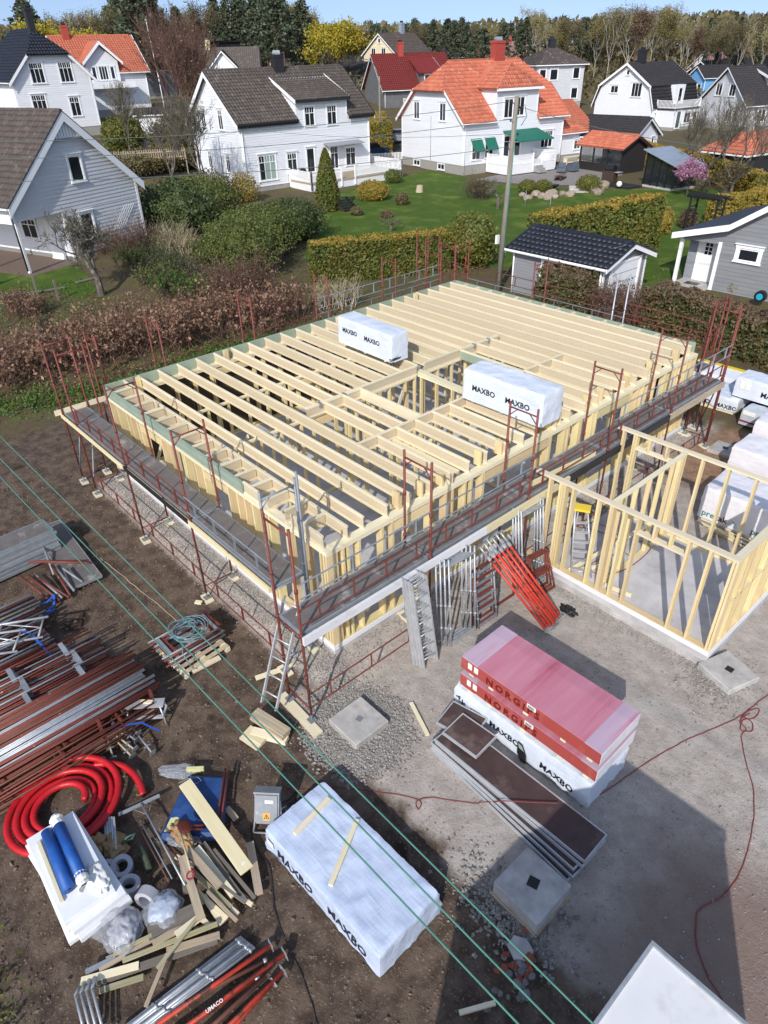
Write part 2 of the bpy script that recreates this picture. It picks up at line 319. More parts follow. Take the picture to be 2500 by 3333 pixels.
def ground_material():
    mt = bpy.data.materials.new('ground_earth'); mt.use_nodes = True; N, L = nodes_of(mt); b = N['Principled BSDF']; b.inputs['Roughness'].default_value = 0.95
    b.inputs['Specular IOR Level'].default_value = 0.2
    geo = N.new('ShaderNodeNewGeometry'); sep = N.new('ShaderNodeSeparateXYZ'); L.new(geo.outputs['Position'], sep.inputs[0]); X, Y = sep.outputs[0], sep.outputs[1]
    def mth(op, a, b_=None, c=None):
        n = N.new('ShaderNodeMath'); n.operation = op
        for k, q in enumerate((a, b_, c)):
            if q is None: continue
            if isinstance(q, (int, float)): n.inputs[k].default_value = q
            else: L.new(q, n.inputs[k])
        return n.outputs[0]
    def noi(sc, det=5, dis=0, rough=0.6):
        n = N.new('ShaderNodeTexNoise'); n.inputs['Scale'].default_value = sc; n.inputs['Detail'].default_value = det; n.inputs['Distortion'].default_value = dis
        n.inputs['Roughness'].default_value = rough; L.new(geo.outputs['Position'], n.inputs['Vector']); return n.outputs[0]
    def rng(v, a, b_, c=0.0, d=1.0, s=True):
        n = N.new('ShaderNodeMapRange'); n.interpolation_type = 'SMOOTHSTEP' if s else 'LINEAR'; L.new(v, n.inputs[0])
        for k, q in enumerate((a, b_, c, d)): n.inputs[k+1].default_value = q
        return n.outputs[0]
    def mix(f, a, c):
        n = N.new('ShaderNodeMix'); n.data_type = 'RGBA'; L.new(f, n.inputs[0])
        for k, q in ((6, a), (7, c)):
            if isinstance(q, str): n.inputs[k].default_value = lin(q)+(1,)
            else: L.new(q, n.inputs[k])
        return n.outputs[2]
    wob = mth('MULTIPLY', mth('SUBTRACT', noi(1.1, 4), 0.5), 1.1)
    yy = mth('ADD', Y, wob); xx = mth('ADD', X, wob)
    yard = mth('MULTIPLY', rng(yy, -2.45, -2.15), rng(xx, 9.7, 10.2))                 # gravel yard in front of the frame
    strip = mth('MULTIPLY', rng(mth('ADD', Y, mth('MULTIPLY', wob, 0.25)), -1.85, -1.65), rng(xx, -0.9, -0.6))
    strip = mth('MULTIPLY', strip, rng(yy, 14.4, 14.0))
    grav = mth('MAXIMUM', yard, strip)
    earth = mth('MULTIPLY', rng(yy, 9.6, 11.5), rng(xx, 10.0, 10.9)); grav = mth('MULTIPLY', grav, mth('SUBTRACT', 1.0, earth))
    n_big = noi(0.45, 4); n_mid = noi(3.2, 6); n_fine = noi(26, 5); n_gr = noi(70, 4, 0, 0.7)
    soil = mix(rng(n_mid, 0.35, 0.65), '4A3D34', '6A5B4E'); soil = mix(rng(n_big, 0.55, 0.72), soil, '7C6D60'); soil = mix(rng(n_fine, 0.56, 0.72), soil, '8A7C6E')
    soil = mix(rng(noi(0.8, 3), 0.62, 0.7), soil, '3C3129')
    gr = mix(rng(n_mid, 0.35, 0.68), '9C938B', 'B4AAA2'); gr = mix(rng(n_gr, 0.50, 0.72), gr, 'CAC3B8'); gr = mix(rng(n_fine, 0.58, 0.74), gr, '6B645C')
    gr = mix(rng(noi(0.6, 3), 0.56, 0.7), gr, 'B3ADA6')
    redp = mth('MULTIPLY', rng(mth('ADD', X, mth('MULTIPLY', wob, 1.5)), 15.4, 17.2), rng(yy, 1.6, 0.2)); gr = mix(mth('MULTIPLY', redp, 0.8), gr, '7E675B')
    es = mix(rng(n_mid, 0.35, 0.65), '8A6B55', 'A1846C')
    col = mix(grav, soil, gr); col = mix(earth, col, es)
    gard = mth('MAXIMUM', rng(xx, -5.0, -6.4), rng(yy, 14.3, 15.2)); gard = mth('MAXIMUM', gard, mth('MULTIPLY', rng(yy, -7.9, -8.7), rng(xx, 12.5, 10.8)))
    gc = mix(rng(noi(1.4, 5), 0.40, 0.62), '5A4C3E', '5C5A34'); gc = mix(rng(n_fine, 0.5, 0.7), gc, '7A6A50')
    col = mix(gard, col, gc)
    L.new(col, b.inputs['Base Color'])
    hh = mth('ADD', mth('MULTIPLY', n_fine, 0.6), mth('MULTIPLY', n_gr, 0.5)); hh = mth('ADD', hh, mth('MULTIPLY', noi(9, 5), 1.0))
    bp = N.new('ShaderNodeBump'); bp.inputs['Strength'].default_value = 0.75; bp.inputs['Distance'].default_value = 0.03; L.new(hh, bp.inputs['Height']); L.new(bp.outputs[0], b.inputs['Normal'])
    MATS['ground_earth'] = mt
ground_material()
g.build('ground', 'ground_earth', smooth=True, kind='structure', label='brown churned earth and grey crushed gravel of the building plot')
# crushed stone that nobody could count
def rock_pts(r, k=0.3):
    out = []
    for p in ((1,0,0),(-1,0,0),(0,1,0),(0,-1,0),(0,0,0.8),(0,0,-0.8)):
        out.append(Vector(p)*r*(1+random.uniform(-k, k))+Vector((random.uniform(-k, k), random.uniform(-k, k), random.uniform(-k, k)))*r*0.6)
    return out
OCT = [(0,2,4),(2,1,4),(1,3,4),(3,0,4),(2,0,5),(1,2,5),(3,1,5),(0,3,5)]
def scatter(name, mat, spots, label):
    mb = MB()
    for x, y, r in spots:
        q = Matrix.Rotation(random.uniform(0, 6.28), 3, 'Z') @ Matrix.Rotation(random.uniform(-0.5, 0.5), 3, 'X'); c = Vector((x, y, gz(x, y)+r*0.25))
        mb.add([c + q @ p for p in rock_pts(r)], OCT)
    return mb.build(name, mat, label=label, cat='gravel', kind='stuff')
M('chips', '8F8B86', '75716D', scale=23, detail=2, rough=0.95, coord='World', c3='B4B0AA', scale3=31, thr3=(0.55, 0.62))
M('chips_brown', '7B6A5B', '5E4F43', scale=17, detail=2, rough=0.95, coord='World', c3='A09384', scale3=19, thr3=(0.62, 0.68))
sp = []
for _ in range(9000): sp.append((random.uniform(-0.6, 10.4), random.triangular(-1.9, -1.0, -1.2), random.uniform(0.01, 0.026)))
for _ in range(2600): sp.append((random.triangular(9.75, 10.6, 9.8), random.uniform(-1.8, 13.2), random.uniform(0.01, 0.026)))
for _ in range(5200):
    a = random.uniform(0, 6.28); rr = random.gauss(0.72, 0.16); sp.append((11.27+rr*math.cos(a)*1.15, -1.75+rr*math.sin(a), random.uniform(0.012, 0.04)))
for _ in range(700): sp.append((random.gauss(15.2, 0.45), random.gauss(-2.3, 0.25), random.uniform(0.015, 0.045)))
for _ in range(1500): sp.append((random.uniform(10.4, 15.2), random.gauss(4.15, 0.12), random.uniform(0.008, 0.02)))
for _ in range(900): sp.append((random.gauss(15.3, 0.3), random.gauss(4.2, 0.4), random.uniform(0.012, 0.035)))
scatter('crushed_gravel', 'chips', sp, 'grey crushed stone along the foundation and round the concrete pads')
sp = []
for _ in range(9000):
    x, y = random.uniform(-2.5, 19), random.uniform(-8.5, -2.0); sp.append((x, y, abs(random.gauss(0, 0.012))+0.005))
scatter('soil_clods', 'chips_brown', sp, 'loose clods and pebbles over the brown earth')
sp = []
for _ in range(6000):
    x, y = random.uniform(10.2, 20), random.uniform(-2.2, 5.5); sp.append((x, y, abs(random.gauss(0, 0.008))+0.004+(0.022*random.random()**2 if random.random() < 0.06 else 0)))
for _ in range(1500): sp.append((random.uniform(10.2, 17), random.uniform(7.5, 14), abs(random.gauss(0, 0.012))+0.006))
scatter('yard_grit', 'chips', sp, 'loose grit scattered over the grey gravel yard')
# ------------------------------------------------------------------ main timber frame
SL = 0.40; WT = 2.80; ZT = 3.10
X0, X1, Y0, Y1 = 0.0, 9.74, -1.0, 12.95
house = thing('timber_frame_house', 'large pale timber house frame with open rows of floor joists inside scaffolding', 'house frame')
fb = MB().bx(X0+0.02, X1-0.01, Y0+0.01, Y1-0.02, -0.3, SL); fb.build('foundation_slab', 'slab', house)
for nm, a in (('membrane_strip', (X0-0.03, X1+0.015, Y0-0.012, Y0+0.004, SL-0.09, SL+0.03)), ('membrane_strip', (X1-0.004, X1+0.013, Y0-0.01, Y1, SL-0.09, SL+0.03))):
    block(nm, house, *a, 'white_paint')
def ijoist_mesh(L):
    key = ('ij', round(L, 3))
    if key not in CACHE:
        b = MB(); b.box((0, 0, 0.127), (L, 0.047, 0.046)); b.box((0, 0, -0.127), (L, 0.047, 0.046)); b.box((0, 0, 0), (L-0.002, 0.012, 0.212), 1); CACHE[key] = b.mesh('i_joist', ['wood', 'wood_web'])
    return CACHE[key]
def ijoist(p, q, name='joist', parent=house):
    p, q = Vector(p), Vector(q); d = q-p; o = link(name, ijoist_mesh(d.length), parent, (p+q)/2, rot=(0, 0, math.atan2(d.y, d.x))); return o
ZJ = (WT+ZT)/2
T1, T2 = 5.0, 7.33
def jy(k): return 0.6*k
for k in range(0, 22):
    y = jy(k); e = 9.66+random.uniform(-0.06, 0.06)
    if 4 <= k <= 15: ijoist((0.03, y, ZJ), (T1-0.03, y, ZJ))
    elif k == 3: ijoist((0.03, y, ZJ), (e, y, ZJ)); continue
    else: ijoist((0.03, y, ZJ), (e, y, ZJ)); continue
    ijoist((T2+0.03, y, ZJ), (e, y, ZJ))
ijoist((0.03, -0.42, ZJ), (9.66, -0.42, ZJ)); ijoist((0.03, 12.62, ZJ+0.001), (9.62, 12.62, ZJ+0.001))
for y in (2.65, 3.25, 8.45, 9.05): ijoist((T1+0.03, y, ZJ), (T2-0.03, y, ZJ))
for dx in (-0.003, 0.052):                                                       # trimmers across the joists
    for a, b in ((2.1, 3.86), (3.86, 5.95), (6.25, 7.72), (7.72, 9.42)):
        if dx > 0 and 3.8 < a < 7.7: continue
        ijoist((T1+dx, a, ZJ+0.002), (T1+dx, b, ZJ+0.002), 'trimmer')
ijoist((T2, 1.82, ZJ+0.002), (T2, 9.6, ZJ+0.002), 'trimmer')
for y in (3.85, 7.74):
    timber('trimmer', house, (T1+0.03, y, ZJ), (T2-0.03, y, ZJ), 0.05, 0.296, 'wood'); s = 0.032 if y < 5 else -0.032
    timber('trimmer_board', house, (T1+0.05, y+s, ZJ-0.02), (T2-0.05, y+s, ZJ-0.02), 0.012, 0.23, 'green_board')
for x, y in ((T1, 3.3), (T1, 2.5), (T1, 8.3), (T1, 8.95)): block('joist_hanger', house, x-0.035, x+0.09, y-0.04, y+0.04, ZT-0.12, ZT+0.006, 'galv_dull')
# rims
def rim(p, q, mat, w=0.042, h=0.296): timber('rim_board', house, p, q, w, h, mat)
for a, b in ((-0.97, 2.0), (2.0, 5.0), (5.0, 8.0), (8.0, 11.0), (11.0, 12.93)): rim((0.0, a+0.002, ZJ), (0.0, b-0.002, ZJ), 'green_board')
for a, b in ((0.022, 2.4), (2.4, 4.8), (4.8, 6.9)): rim((a, -0.975, ZJ), (b-0.004, -0.975, ZJ), 'green_board')
ijoist((6.92, -0.95, ZJ), (7.5, -0.95, ZJ), 'rim_board'); ijoist((8.6, -0.95, ZJ), (9.6, -0.95, ZJ), 'rim_board')
for a, b in ((0.022, 2.4), (2.4, 4.8), (4.8, 7.2), (7.2, 9.6)): rim((a, 12.93, ZJ), (b-0.004, 12.93, ZJ), 'green_board')
for k in range(1, 16): ijoist((0.6*k, -0.955, ZJ-0.003), (0.6*k, -0.445, ZJ-0.003), 'blocking')
for k in range(1, 16): block('blocking', house, 0.6*k-0.024, 0.6*k+0.024, 12.66, 12.9, WT+0.05, ZT-0.01, 'wood')
for y in (0.95, 3.4, 5.9, 6.3, 7.5, 8.1, 9.3, 10.5, 11.9, 1.6, 4.1, 2.2): 
    for d in ((0, 0.05) if random.random() < 0.4 else (0,)): timber('squash_block', house, (9.52, y+d, WT), (9.52, y+d, WT+random.uniform(0.29, 0.42)), 0.045, 0.19, 'wood_stud', roll=(1, 0, 0))
for x, y in ((0.5, -0.1), (0.45, 2.72), (0.5, 7.0), (0.5, 10.6)): timber('squash_block', house, (x-0.3, y, WT-0.3), (x-0.3, y, ZT+0.03), 0.1, 0.14, 'wood_stud')
# walls
def wall(p, q, w, n_skip=(), plates=2, mat='wood_stud', z0=SL, z1=WT, step=0.6, jit=0.0, sill=True, extra=()):
    p, q = Vector((p[0], p[1], 0)), Vector((q[0], q[1], 0)); d = q-p; L = d.length; x = d/L; t = 0.048
    side = Vector((-x.y, x.x, 0))
    if sill: timber('sill_plate', house, p+Vector((0, 0, z0+t/2)), q+Vector((0, 0, z0+t/2)), w, t, mat)
    for k in range(plates): timber('top_plate', house, p+Vector((0, 0, z1-t/2-k*t))+x*0.003*k, q+Vector((0, 0, z1-t/2-k*t))-x*0.003*k, w-0.002*k, t, 'wood')
    n = int(L/step); us = [0.03]+[step*k for k in range(1, n+1) if step*k < L-0.12]+[L-0.03]+list(extra)
    for k, u in enumerate(us):
        if any(a < u < b for a, b in n_skip): continue
        c = p+x*u; timber('stud', house, c+Vector((0, 0, z0+t+0.001)), c+Vector((0, 0, z1-plates*t-0.001)), t if True else w, w-0.006, mat, roll=side)
    for a, b in n_skip:
        for u in (a-0.03, b+0.03):
            c = p+x*u; timber('stud', house, c+Vector((0, 0, z0+t+0.001)), c+Vector((0, 0, z1-plates*t-0.001)), t, w-0.006, mat, roll=side)
        timber('lintel', house, p+x*(a-0.003)+Vector((0, 0, z1-plates*t-0.15)), p+x*(b+0.003)+Vector((0, 0, z1-plates*t-0.15)), w-0.012, 0.2, mat)
wall((X0+0.02, Y0+0.1), (X1-0.01, Y0+0.1), 0.196, n_skip=((2.0, 3.1), (5.2, 6.2)), extra=(0.15, 1.42, 4.3, 6.9, 7.7, 9.5, 9.6))
wall((X1-0.1, Y0+0.2), (X1-0.1, Y1-0.02), 0.196, n_skip=((1.5, 2.5), (4.2, 6.6), (8.6, 10.1)), extra=(0.2, 0.32, 3.2, 3.8, 7.35, 7.9, 10.55, 11.2, 12.4, 12.9, 13.4))
wall((X0+0.1, Y0+0.2), (X0+0.1, Y1-0.02), 0.196, n_skip=((3.0, 4.4), (9.0, 10.5)))
wall((X0+0.2, Y1-0.12), (X1-0.2, Y1-0.12), 0.196, n_skip=((2.0, 3.3), (6.2, 7.4)))
for p, q, sk in (((T1, 0.1), (T1, 5.9), ((2.2, 3.2),)), ((T1, 6.2), (T1, 12.7), ((2.0, 3.0),)), ((0.3, 6.05), (9.4, 6.05), ((1.2, 2.2), (8.0, 8.9))), ((T1+0.1, 2.9), (9.4, 2.9), ((1.2, 2.1),)), ((T2, 6.2), (T2, 12.7), ((1.8, 2.7),)),
                 ((0.3, 9.0), (T1-0.1, 9.0), ((1.5, 2.4),)), ((2.7, 0.0), (2.7, 5.9), ((3.2, 4.1),)), ((T2+0.1, 9.3), (9.4, 9.3), ())):
    wall(p, q, 0.098, n_skip=sk, plates=1)
for k in range(6): block('sheathing_board', house, -0.012, -0.001, Y0+0.22+2.28*k, Y0+0.22+2.28*k+2.27, SL-0.05, WT-0.01, 'wood_dark')
for k in range(4): block('sheathing_board', house, 0.1+2.4*k, 0.1+2.4*k+2.39, Y1-0.019, Y1-0.008, SL-0.05, WT-0.01, 'wood_dark')
timber('top_plate', house, (4.0, 6.2, WT+0.04), (7.2, 6.03, WT+0.04), 0.2, 0.05, 'wood')
for p, q in (((5.1, 6.4, 0.5), (6.3, 6.4, 2.6)), ((5.15, 4.2, 0.5), (5.15, 5.3, 2.6)), ((1.0, -0.6, 0.5), (2.6, -0.6, 2.6)), ((9.45, 0.1, 0.5), (9.45, 1.6, 2.5)), ((7.9, 2.7, 0.5), (9.1, 2.7, 2.5)), ((3.0, 1.0, 1.2), (4.6, 0.6, 2.7)), ((6.5, 0.6, 0.5), (8.2, 0.2, 2.4))):
    timber('diagonal_brace', house, p, q, 0.03, 0.098, 'wood')
# ------------------------------------------------------------------ annex frame
AX0, AX1, AY0, AY1, AZ = 10.78, 14.94, 4.33, 7.5, 2.66
ann = thing('annex_wall_framing', 'small pale timber wall frame on grey slab in front of the scaffolding', 'wall frame')
MB().bx(AX0, AX1, AY0, 7.6, -0.25, SL-0.05).build('floor_slab', 'slab', ann)
MB().bx(AX0, AX1+0.01, AY0-0.06, AY0+0.002, -0.2, 0.12).build('footing_edge', 'concrete', ann)
block('membrane_strip', ann, AX0-0.02, AX1+0.012, AY0-0.012, AY0+0.004, 0.27, 0.38, 'white_paint'); block('membrane_strip', ann, AX1-0.004, AX1+0.01, AY0, AY1+0.1, 0.2, 0.38, 'white_paint')
hs = house; house = ann
A0 = SL-0.05
def aw(p, q, us, w=0.146, z1=AZ, plate2=None):
    p, q = Vector((p[0], p[1], 0)), Vector((q[0], q[1], 0)); x = (q-p).normalized(); side = Vector((-x.y, x.x, 0)); up = Vector((0, 0, 1))
    timber('sill_plate', ann, p+up*(A0+0.024), q+up*(A0+0.024), w, 0.048, 'wood_stud'); timber('top_plate', ann, p+up*(z1-0.024), q+up*(z1-0.024), w, 0.048, 'wood')
    for u, zb in us:
        c = p+x*u; timber('stud', ann, c+up*(zb if zb else A0+0.049), c+up*(z1-0.049), 0.048, w-0.006, 'wood_stud', roll=side)
aw((AX0-0.35, AY0+0.08), (AX1, AY0+0.08), [(u-AX0+0.35, 0) for u in (10.8, 11.08, 11.14, 11.2, 11.4, 12.02, 12.32, 12.37, 12.62, 12.94, 14.0, 14.42, 14.86, 14.92)]+[(u-AX0+0.35, 2.28) for u in (13.3, 13.65)])
timber('lintel', ann, (12.96, AY0+0.08, 2.26), (13.98, AY0+0.08, 2.26), 0.14, 0.05, 'wood')
aw((AX0-0.25, AY1), (AX1+0.3, AY1), [(u-AX0+0.25, 0) for u in (10.7, 11.0, 11.06, 12.2, 12.26, 12.7, 13.3, 13.9, 14.5, 14.9)]+[(u-AX0+0.25, 2.28) for u in (11.4, 11.85)])
timber('lintel', ann, (11.08, AY1, 2.26), (12.18, AY1, 2.26), 0.14, 0.05, 'wood')
aw((AX1-0.07, AY0+0.16), (AX1-0.07, AY1-0.08), [(u, 0) for u in (0.05, 0.35, 0.6, 1.1, 1.6, 2.1, 2.6, 2.95)], z1=AZ-0.003)
timber('nogging', ann, (AX1-0.07, AY0+0.3, 1.5), (AX1-0.07, AY1-0.3, 1.5), 0.14, 0.045, 'wood_stud')
aw((12.3, AY0+0.16), (12.3, AY1-0.08), [(u, 0) for u in (0.25, 0.85, 1.4, 1.9, 2.4, 2.7, 2.8)], w=0.098, z1=AZ-0.003)
for p, q in (((11.55, 4.45, 0.42), (12.3, 6.4, 1.15)), ((11.7, 4.6, 0.42), (12.1, 5.3, 0.46)), ((12.4, 4.6, 0.42), (13.0, 4.7, 0.42))): timber('brace_board', ann, p, q, 0.04, 0.098, 'wood')
house = hs
# ------------------------------------------------------------------ scaffolding
PR = 0.025
def standard(sc, x, y, z0, z1, mat):
    o = pipe('standard', sc, (x, y, z0), (x, y, z1), PR, mat, 8)
    for z in (z0+1.0, z0+2.02, z0+3.0):
        if z < z1: pipe('coupling', o, (0, 0, z-(z0+z1)/2-0.03), (0, 0, z-(z0+z1)/2+0.03), PR+0.011, mat, 8)
    return o
def foot(sc, x, y, board=True):
    z = gz(x, y); mb = MB(); mb.box((x, y, z+0.055), (0.15, 0.15, 0.012)); mb.tube((x, y, z+0.05), (x, y, z+0.22), 0.019, 8); mb.build('base_plate', 'galv_dull', sc)
    if board:
        b = timber('sole_board', sc, (x-0.17, y+0.02, z+0.022), (x+0.17, y-0.02, z+0.022), 0.2, 0.045, 'wood')
def frame(sc, a, b, mat, ztop=4.3, deckz=2.2, feet=True, board=True, brace=True, mat2=None):
    (ax, ay), (bx, by) = a, b
    for (x, y), m_ in ((a, mat), (b, mat2 or mat)):
        z0 = gz(x, y)+0.2 if feet else deckz-0.25
        standard(sc, x, y, z0, ztop+random.uniform(-0.03, 0.03), m_)
        if feet: foot(sc, x, y, board)
    A, B = Vector((ax, ay, 0)), Vector((bx, by, 0)); u = (B-A).normalized()
    for z in ((ztop-0.14), deckz-0.05, 0.34) if feet else ((ztop-0.14), deckz-0.05):
        pipe('transom', sc, A+Vector((0, 0, z)), B+Vector((0, 0, z)), 0.019, mat, 6)
    if brace:
        for P, s in ((A, 1), (B, -1)): pipe('knee_brace', sc, P+Vector((0, 0, ztop-0.33)), P+u*0.19*s+Vector((0, 0, ztop-0.15)), 0.012, mat, 5)
def rail(sc, p, q, z0, z1, mat, n=3, name='guardrail'):
    p, q = Vector((p[0], p[1], 0)), Vector((q[0], q[1], 0)); mb = MB(); up = Vector((0, 0, 1))
    for z in (z0, z1): mb.tube(p+up*z, q+up*z, 0.0145, 6)
    d = (q-p)
    for k in range(n):
        c = p+d*((k+0.5)/n); mb.beam(c+up*z0, c+up*z1, 0.042, 0.01, up=d)
    mb.build(name, mat, sc)
def deck(sc, x0, x1, y0, y1, z, along):
    o = block('deck_panel', sc, x0, x1, y0, y1, z-0.012, z, 'deck_ply'); mb = MB()
    cx, cy = (x0+x1)/2, (y0+y1)/2; t = 0.035
    for a in ((x0, x1, y0-0.001, y0+t), (x0, x1, y1-t, y1+0.001), (x0-0.001, x0+t, y0+t, y1-t), (x1-t, x1+0.001, y0+t, y1-t)):
        mb.bx(a[0]-cx, a[1]-cx, a[2]-cy, a[3]-cy, -0.07, 0.009)
    mb.build('deck_frame', 'galv_dull', o)
RS, GS = 'red_steel', 'galv_dull'
# south-west run
s1 = thing('scaffold', 'rusty red scaffold with walkway along the short gravel-edged wall above the brown earth', 'scaffold', group='scaffolds round the timber frame')
fx = [-1.1, -0.12, 2.93, 6.12, 9.25]; yo, yi = -1.92, -1.2
for k, x in enumerate(fx): frame(s1, (x, yo), (x, yi), RS if k < 4 else GS, ztop=4.3, brace=k > 0)
deck(s1, -1.08, -0.14, yo+0.03, yi-0.03, 2.2, 'x')
for k in range(1, 4):
    a, b = fx[k]+0.02, fx[k+1]-0.02
    deck(s1, a, b, yo+0.03, yi-0.02, 2.2, 'x')
    rail(s1, (a, yo-0.03), (b, yo-0.03), 2.42, 2.80, RS if k < 3 else GS, 4)
    rail(s1, (a, yo+0.05), (b, yo+0.05), 0.32, 0.68, RS, 3)
for a, b, m_ in ((-1.1, 2.9, 'wood_pale'), (2.95, 6.1, 'dark_trim'), (6.15, 9.2, 'wood_pale')):  # dark middle length is the deck's side shadow built as a strip
    timber('toe_board_or_shadow', s1, (a, yo-0.055, 2.16), (b, yo-0.055, 2.16), 0.03, 0.12, m_)
timber('toe_board_or_shadow', s1, (-1.12, yo-0.2, 2.26), (-1.12, 0.9, 2.26), 0.03, 0.15, 'wood')
for p, q in (((-1.1, yo, 0.4), (-0.12, yo, 1.9)), ((-0.12, yo, 0.4), (-1.1, yi, 1.8))): pipe('diagonal_tube', s1, p, q, 0.019, GS, 6)
for z in (0.55, 1.05, 1.55): pipe('ladder_rung', s1, (-0.1, yi+0.02, z), (0.5, yi+0.02, z), 0.016, GS, 6)
rail(s1, (-1.1, -2.0), (-1.1, -1.2), 2.55, 2.95, RS, 2)
# south-east run
s2 = thing('scaffold', 'long scaffold walkway with pale edge beam between timber frame and gravel yard', 'scaffold', group='scaffolds round the timber frame')
fy = [-2.28, 0.82, 3.88, 6.97, 10.0, 12.95]; xo, xi = 10.62, 9.91
for k, y in enumerate(fy): frame(s2, (xo, y), (xi, y), RS, ztop=4.45 if k == 0 else 4.32, brace=k not in (0,), mat2=RS, board=(k != 0))
timber('sole_board', s2, (9.7, -2.34, gz(10, -2.3)+0.03), (10.95, -2.38, gz(10.5, -2.3)+0.03), 0.2, 0.055, 'wood')
for k in range(5):
    a, b = fy[k]+0.02, fy[k+1]-0.02
    deck(s2, xi+0.02, xo-0.03, a, b, 2.22, 'y')
    rail(s2, (xo+0.03, a), (xo+0.03, b), 2.46, 2.80, RS, 4)
    if k != 2: rail(s2, (xo+0.03, a+0.02), (xo+0.03, b-0.02), 3.02, 3.32, GS, 4)
    if k != 1: rail(s2, (xo-0.05, a), (xo-0.05, b), 0.3, 0.66, RS, 3)
for a, b, m_ in ((-2.3, 2.4, 'white_metal'), (2.42, 5.3, 'wood_pale'), (5.32, 9.8, 'dark_trim'), (9.82, 12.9, 'wood_grey')):
    timber('edge_beam', s2, (xo+0.07, a, 2.13), (xo+0.07, b, 2.13), 0.06, 0.17, m_)
timber('loose_plank', s2, (10.35, 4.3, 2.28), (10.62, 6.4, 2.36), 0.03, 0.14, 'wood_pale')
pipe('standard', s2, (9.3, -1.18, 0.9), (9.3, -1.18, 4.45), PR, GS, 8)
# back run
s3 = thing('scaffold', 'rusty red scaffold poles and rails behind the frame along the brown beech hedge', 'scaffold', group='scaffolds round the timber frame')
for k, y in enumerate([-0.75, 1.05, 4.12, 7.12, 10.2, 13.3]): frame(s3, (-1.15, y), (-0.42, y), RS, ztop=4.3)
ly = [-0.75, 1.05, 4.12, 7.12, 10.2, 13.3]
for k in range(5):
    a, b = ly[k]+0.02, ly[k+1]-0.02; deck(s3, -1.12, -0.45, a, b, 2.2, 'y')
    rail(s3, (-1.18, a), (-1.18, b), 2.45, 2.85, RS if k < 3 else GS, 3)
    if k > 2: rail(s3, (-1.18, a), (-1.18, b), 3.05, 3.4, GS, 4)
    rail(s3, (-1.12, a), (-1.12, b), 0.35, 0.7, RS, 3)
# back corner tower and north run
s4 = thing('scaffold', 'scaffold at the far gable side in front of the grey garage and brushwood hedge', 'scaffold', group='scaffolds round the timber frame')
for x in (-1.9, -0.3, 3.4, 6.6, 9.75): frame(s4, (x, 13.95), (x, 13.2), RS if x != 6.6 else 'galv', ztop=4.3)
lx = [-1.9, -0.3, 3.4, 6.6, 9.75]
for k in range(4):
    a, b = lx[k]+0.02, lx[k+1]-0.02; deck(s4, a, b, 13.24, 13.9, 2.2, 'x'); m_ = (RS, GS, GS, RS)[k]
    rail(s4, (a, 13.98), (b, 13.98), 2.5, 2.9, m_, 4); rail(s4, (a, 13.98), (b, 13.98), 3.05, 3.38, (RS, 'brown_steel', 'brown_steel', RS)[k], 4)
rail(s4, (9.78, 13.2), (9.78, 13.9), 2.6, 3.4, RS, 2)
for (x, y), m_ in (((10.45, 13.3), RS), ((9.95, 13.75), RS), ((-2.8, 13.6), RS), ((-2.75, 14.2), RS)): standard(s4, x, y, gz(x, y)+0.02, 4.35, m_)
pipe('diagonal_tube', s4, (9.95, 13.75, 0.3), (10.45, 13.3, 2.2), 0.02, RS, 6)
for z in (3.0, 3.5): pipe('ledger', s4, (-2.8, 13.6, z), (-1.9, 13.95, z), 0.018, RS, 6)
# ladder up to the walkway
def ladder(name, label, cat, a, b, width, n, mat='alu', group=None, r=0.03, side=None):
    a, b = Vector(a), Vector(b); t = thing(name, label, cat, a, group=group); d = b-a; L = d.length; u = d/L
    s = Vector(side) if side is not None else Vector((0, 0, 1)).cross(u).normalized()
    nn = s.cross(u)
    for k in (-1, 1):
        p = s*(k*width/2); mb = MB(); mb.box(p+d/2, (L, 0.025, 0.065), 0, Matrix((u, s, nn)).transposed()); mb.build('stile', mat, t)
    for k in range(n):
        p = u*(L*(k+0.7)/n); pipe('rung', t, p-s*(width/2), p+s*(width/2), 0.016, mat, 6)
    return t
ladder('ladder', 'grey aluminium ladder leaning from the plank stack to the scaffold walkway', 'ladder', (9.98, -2.78, 0.28), (9.98, -1.98, 2.45), 0.36, 6, side=(0.97, 0.24, 0))
for k, dx in enumerate((0.0, 0.075, 0.15, 0.225)):
    ladder('ladder', 'aluminium ladder in the leaning bundle, %s from the scaffold side' % ORD[k], 'ladder', (10.93+dx, 0.28+0.02*k, 0.03), (10.72+dx*0.7, 0.16+0.03*k, 2.25-0.03*k), 0.36, 7, group='aluminium ladders leaning by the walkway', side=(0.05, 1, 0))
# galvanised frames, red guard frames and bright red props leaning on the walkway
def leanframe(a, b, w, side, mat, label, cat, group, bars=(0.03, 0.98), r=0.021, spig=0.12):
    a, b = Vector(a), Vector(b); t = thing('scaffold_bay', label, cat, a, group=group); d = b-a; s = Vector(side).normalized()
    for k in (-0.5, 0.5):
        pipe('upright', t, s*w*k, d+s*w*k+d.normalized()*spig, r, mat, 8)
        for f in (0.22, 0.5): pipe('collar', t, d*f+s*w*k, d*(f+0.02)+s*w*k, r+0.014, mat, 8)
    for f in bars: mb = MB(); mb.beam(d*f-s*w/2, d*f+s*w/2, 0.05, 0.03); mb.build('crossbar', mat, t)
    return t
for k in range(4): leanframe((10.88+0.075*k, 1.2+0.06*k, 0.03), (10.68+0.06*k, 1.3+0.06*k, 2.0), 0.72, (0.05, 1, 0), 'galv', 'galvanised scaffold frame beside the aluminium ladders, %s from the wall' % ORD[k], 'scaffold frame', 'galvanised frames beside the ladders')
